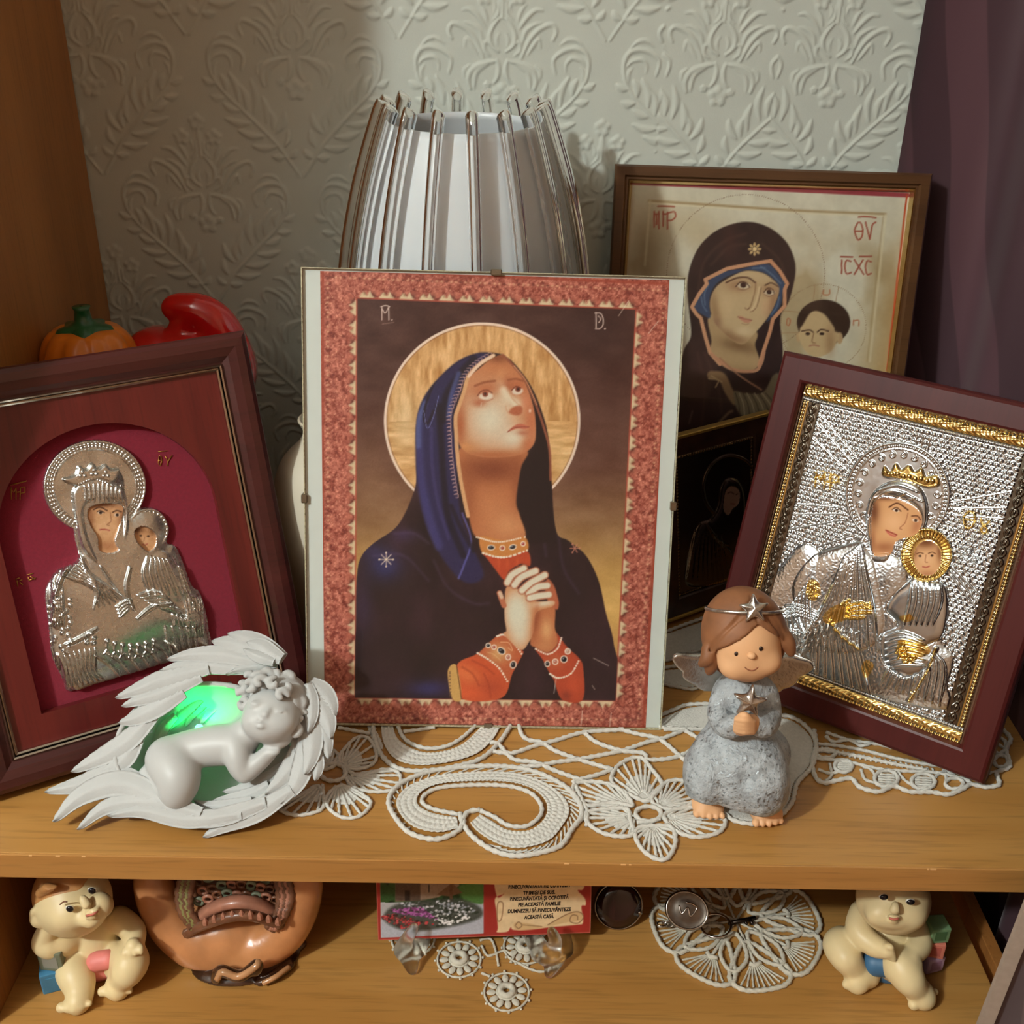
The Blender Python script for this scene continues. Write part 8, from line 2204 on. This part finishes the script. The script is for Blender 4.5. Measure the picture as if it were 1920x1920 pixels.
# ================================================================ blessing card on clear feet
def build_card():
    zb = ZL + .013
    A_ = onz(709, 1763, zb); B_ = onz(1107, 1749, zb)
    yaw = math.atan2(B_[1] - A_[1], B_[0] - A_[0]); W = float(np.linalg.norm(B_ - A_)); H = .092
    M = pose(A_[0], A_[1], zb, yaw, .22)
    t = thing('blessing_card', 'red house blessing card with church photo and parchment text', 'card', M=M)
    part('card_board', *box2((0, 0, -.0012), (W, H, -.0001)), P('card_edge', (226, 210, 190), rough=.6), t, smooth=False)
    U, V, A, nx, ny = sheet(W, H, quad_of(M, 0, 0, W, H), 330)
    z = cz(3.097, 680, 1600); X, Y = A.X, A.Y
    A.C[:] = hexc((158, 46, 40)) + (fbm(X * .05, Y * .05)[:, None] - .46) * .06
    A.line(quad_of(M, 0, 0, W, H), 3, (196, 130, 110), .7, spline=False, closed=True)
    # photo
    ph = A.mask(z((98, -180), (700, -180), (702, 465), (106, 490)), .7, spline=False)
    A.put(ph, (176, 178, 180)); n = fbm(X * .12, Y * .12, 4); n2 = fbm(X * .4, Y * .4, 2)
    top = ph * (Y < 1680); A.put(ph * (Y < 1692), (52, 84, 44), 1); A.put(ph * (Y < 1692) * np.clip((n - .45) * 5, 0, 1), (24, 44, 24), .9)
    A.fill(z((190, -180), (560, -180), (560, 190), (440, 255), (340, 275), (190, 280)), (150, 128, 108), 1, spline=False, clip=ph); A.fill(z((190, -180), (335, -180), (335, 275), (190, 275)), (92, 74, 62), 1, spline=False, clip=ph); A.fill(z((245, 215), (275, 215), (275, 275), (245, 275)), (48, 38, 34), 1, spline=False, clip=ph); A.line(z((385, 185), (385, 222)), 2.5, (60, 50, 44), 1, clip=ph)
    A.fill(z((560, 190), (700, 180), (700, 290), (600, 280)), (84, 128, 66), 2, clip=ph); A.fill(z((430, 240), (520, 170), (580, 230), (500, 250)), (120, 90, 66), 1, spline=False, clip=ph); A.line(z((512, 190), (516, 360)), 6, (110, 78, 56), 1, spline=False, clip=ph)
    A.fill(z((110, 380), (250, 300), (700, 300), (702, 465), (106, 490)), (176, 180, 190), 2, clip=ph)
    A.fill(z((120, 375), (220, 290), (560, 265), (695, 330), (650, 390), (430, 440), (230, 445)), (66, 70, 62), 3, .9, clip=ph)
    rr = random.Random(4)
    def flw(poly, n_, cols, r):
        p = np.array(z(*poly)); lo, hi = p.min(0), p.max(0)
        for _ in range(n_):
            u = rr.random(); v = rr.random()
            x = p[0] * (1 - u) * (1 - v) + p[1] * u * (1 - v) + p[2] * u * v + p[3] * (1 - u) * v
            A.put(A.ell(x[0], x[1], r * rr.uniform(.6, 1.2), r * rr.uniform(.5, .9), .8), cols[rr.randrange(len(cols))], .95, ph)
    flw(((210, 290), (560, 270), (690, 340), (430, 400)), 260, [(214, 214, 220), (60, 70, 58), (150, 156, 166), (40, 50, 40)], 2.6)
    flw(((150, 330), (330, 310), (430, 380), (240, 350)), 200, [(166, 88, 160), (190, 116, 180), (120, 60, 110), (60, 60, 50)], 2.6)
    flw(((105, 370), (180, 350), (420, 410), (230, 440)), 170, [(176, 44, 52), (60, 40, 40), (206, 80, 84), (80, 70, 60)], 2.6)
    flw(((420, 360), (560, 350), (640, 380), (430, 430)), 140, [(230, 230, 232), (36, 44, 36), (240, 240, 240), (60, 66, 56)], 2.8)
    A.C += (n2[:, None] - .45) * .1 * ph[:, None]
    # parchment
    pa = A.fill(z((772, -180), (1280, -180), (1300, 60), (1285, 200), (1250, 215), (1290, 260), (1295, 300), (1270, 310), (1280, 400), (1240, 415), (1080, 430), (1000, 440), (880, 445), (860, 430), (840, 455), (780, 458), (785, 430), (775, 330), (770, 260), (820, 235), (772, 225)), (226, 200, 156), 1.2)
    A.C += (fbm(X * .08, Y * .1)[:, None] - .46) * .12 * pa[:, None]
    A.line(z((785, 290), (815, 292), (805, 380), (782, 385)), 2, (150, 110, 76), .9, closed=True); A.fill(z((890, 400), (1030, 420), (1045, 432), (900, 446)), (206, 174, 126), 1.2)
    A.line(z((885, 420), (905, 398), (925, 418), (905, 436), (890, 425)), 1.6, (130, 92, 62), .95); A.line(z((925, 415), (1040, 425)), 1.4, (140, 100, 68), .9); A.fill(z((1075, 420), (1190, 350), (1270, 345), (1275, 385), (1190, 400)), (210, 178, 130), 1.2)
    A.line(z((1075, 415), (1190, 352), (1255, 340), (1282, 370), (1250, 405), (1205, 395), (1215, 360), (1245, 362), (1248, 385)), 1.7, (130, 92, 62), .95)
    flat_sheet('card_print', U, V, A, nx, ny, 0, 0, 0.00005, paint_mat('card_gloss', rough=.3), t, label='print of a stone church with flower beds and a parchment scroll')
    MI = P('card_ink', (34, 22, 16), rough=.6)
    for s_, x0, x1, y in (('BINECUVÂNTATĂ FIE CU ÎNGERI', 845, 1205, 205), ('TRIMIȘI DE SUS.', 932, 1118, 240), ('BINECUVÂNTATĂ ȘI OCROTITĂ', 855, 1195, 275), ('FIE ACEASTĂ FAMILIE', 902, 1150, 308), ('DUMNEZEU SĂ BINECUVÂNTEZE', 842, 1210, 346), ('ACEASTĂ CASĂ.', 937, 1112, 380)):
        (pa_, pb) = z((x0, y), (x1, y - (x1 - x0) * .035))
        l0 = local_of(M, *pa_); l1 = local_of(M, *pb)
        V_, F_ = text_mesh(s_, .0043, .00016, 'LEFT', .12)
        w0 = V_[:, 0].max() - V_[:, 0].min()
        k = (l1[0] - l0[0]) / w0
        V_[:, 0] = (V_[:, 0] - V_[:, 0].min()) * k + l0[0]; V_[:, 1] = V_[:, 1] * .92 + l0[1]; V_[:, 2] = V_[:, 2] + .00016
        part('text_line', V_, F_, MI, t, smooth=False, label='line of Romanian blessing text', kind='stuff')
    # clear feet
    MA = clear_glass('clear_plastic', 1.25, .28, (.97, .97, .96))
    tf = []
    g = cz2(3.097, 680, 1600)
    Y0 = A_[1]
    for side, pts in ((0, [((300, 430), -.006), ((255, 500), -.009), ((230, 560), -.010)]), (1, [((1095, 450), -.006), ((1120, 510), -.009), ((1100, 570), -.010)])):
        P3 = [ony(*g(p)[0], Y0 + dy + .002) for p, dy in pts]
        s_ = thing('card_foot', ['clear plastic card foot at the church photo end', 'clear plastic card foot under the parchment scroll'][side], 'stand', (P3[2][0], Y0, ZL), group='clear card feet')
        lo = np.minimum.reduce(P3) - (.022, .02, .03); hi = np.maximum.reduce(P3) + (.022, .03, .014)
        lo[2] = max(lo[2], ZL)
        Fd = Field(lo, hi, .0010)
        Fd.path(P3, [.0028, .0036, .0050], .002)
        b0 = np.array([P3[2][0], Y0 - .006, ZL + .004])
        Fd.path([P3[2], b0 + (.006 if side == 0 else -.004, 0, .004), b0 + (.014 if side == 0 else -.014, .014, .004)], [.005, .0062, .0045], .003)
        Fd.path([b0 + (.004, 0, .003), onz(*g((290, 680) if side == 0 else (1080, 700))[0], ZL + .003)], [.005, .0028], .003)
        Fd.path([b0 + (.004, 0, .003), onz(*g((250, 600) if side == 0 else (1000, 600))[0], ZL + .003)], [.005, .0026], .003)
        Fd.path([b0 + (.01, .004, .004), b0 + (.008, .022, .003)], [.005, .004], .003)
        # keep clear of the card
        n_ = np.array(M)[:3, 2]
        Fd.plane((0, 0, ZL + .0003), (0, 0, -1))
        V_, Q_ = Fd.mesh(); V_ = relax(V_, Q_, 1); part('foot', V_, Q_, MA, s_, world=True)
        V_, F_ = tube([b0 + (.0, .02, .003), b0 + (.004, .036, .003), b0 + (.006, .045, .02)], .0035, 8); part('back_prop', V_, F_, MA, s_, world=True)
build_card()

# ================================================================ trinkets by the petal doily
def build_trinkets():
    # dark round compact leaning at the back
    b = onz(1160, 1743, ZL)
    M = pose(b[0], b[1], ZL + .0005, .05, .45)
    t = thing('round_tin', 'dark glossy round tin with a metal rim beside the card', 'tin', M=M)
    MD = P('black_red_lacquer', (40, 16, 16), rough=.12, var=.4, scale=200, coat=.6); MS = P('tin_rim', (150, 140, 128), rough=.25, metal=1.0)
    r = .0168
    th = np.linspace(0, 2 * PI, 40, endpoint=False)
    def disc(r0, r1, z0, z1):
        V = [(r0 * math.cos(a), r + r0 * math.sin(a), z0) for a in th] + [(r1 * math.cos(a), r + r1 * math.sin(a), z1) for a in th] + [(r1 * .6 * math.cos(a), r + r1 * .6 * math.sin(a), z1 + .0006) for a in th] + [(0, r, z1 + .0008)]
        F = [(i, (i + 1) % 40, 40 + (i + 1) % 40, 40 + i) for i in range(40)] + [(40 + i, 40 + (i + 1) % 40, 80 + (i + 1) % 40, 80 + i) for i in range(40)] + [(80 + i, 80 + (i + 1) % 40, 120) for i in range(40)] + [tuple(range(39, -1, -1))]
        return V, F
    part('case', *disc(r, r, -.007, 0), MS, t); part('lid', *disc(r * .95, r * .93, .0, .0018), MD, t)
    part('rim', *tube([(r * math.cos(a), r + r * math.sin(a), 0) for a in th], .0008, 8, closed=True, up=(0, 0, 1)), MS, t)
    part('clasp', *ball((r * .9, r * .7, .001), (.0018, .0018, .0012)), MS, t)
    # oval locket lying tilted on the doily
    c = ony(1288, 1707, .072)
    n = np.array([-.1, -.72, .68]); n /= np.linalg.norm(n); e = np.array([.86, .0, -.3]); e -= n * (e @ n); e /= np.linalg.norm(e); u = np.cross(n, e)
    M2 = Matrix.Identity(4)
    for i in range(3): M2[i][0] = e[i]; M2[i][1] = u[i]; M2[i][2] = n[i]; M2[i][3] = c[i]
    t = thing('locket', 'oval dark metal locket with embossed emblem on the petal doily', 'locket', M=M2)
    MM = P('gunmetal', (120, 112, 104), rough=.28, metal=1.0, var=.3, scale=200); ML = P('bright_steel', (190, 186, 180), rough=.2, metal=1.0)
    V, F = lathe([(.0145, -.004), (.0152, -.002), (.0150, 0), (.0135, .0008), (.0125, .0002), (.008, .0012), (.0005, .0016)], 44); V[:, 0] *= 1.0; V[:, 1] *= .86
    part('case', V, F, MM, t)
    part('rim', *tube([(.0140 * math.cos(a), .0120 * math.sin(a), .0008) for a in th], .0007, 8, closed=True), ML, t)
    part('emblem', *tube(crom([(-.006, .002, .0014), (-.003, -.003, .0018), (0, .002, .002), (.003, -.003, .0018), (.006, .003, .0014), (.003, .005, .0016), (-.002, .005, .0018)], 6), .0007, 6), ML, t)
    zmin = min((np.array(M2)[:3, :3] @ v)[2] + c[2] for v in V)
    part('stand_foot', *tube([(0, -.010, -.004), (0, -.011, -.004 - max(.0, (zmin - ZL)) * .6)], .002, 8), MM, t)
    # key ring, key and links
    k = ony(1348, 1694, .085); k[2] = ZL + .0045
    t = thing('key_ring', 'steel key ring with a key and links behind the locket', 'key ring', (k[0], k[1], ZL))
    kk = k.copy()
    part('split_ring', *tube([kk + np.array([.0105 * math.cos(a), .0105 * math.sin(a), .0012 * math.cos(a) + .003]) for a in th], .0009, 8, closed=True), ML, t, world=True)
    part('key', *join(tube([kk + (.010, .004, .001), kk + (.030, .010, .0005)], .0016, 8), tube([kk + (.026, .009, .0006), kk + (.027, .004, .0006)], .0012, 6), tube([kk + (.022, .0075, .0006), kk + (.023, .004, .0006)], .0010, 6)), P('dark_steel', (70, 62, 56), rough=.35, metal=1.0), t, world=True)
    for i in range(6):
        cc = kk + np.array([-.012 - i * .0052, .004 + .002 * math.sin(i), .001 + .0005 * (i % 2)])
        part('link', *tube([cc + ((.0034 * math.cos(a), .0022 * math.sin(a), .0) if i % 2 else (.0034 * math.cos(a), .0006 * math.sin(a), .0020 * math.sin(a))) for a in np.linspace(0, 2 * PI, 14, endpoint=False)], .0007, 6, closed=True, up=(0, 0, 1) if i % 2 else (0, 1, 0)), ML, t, world=True)
build_trinkets()
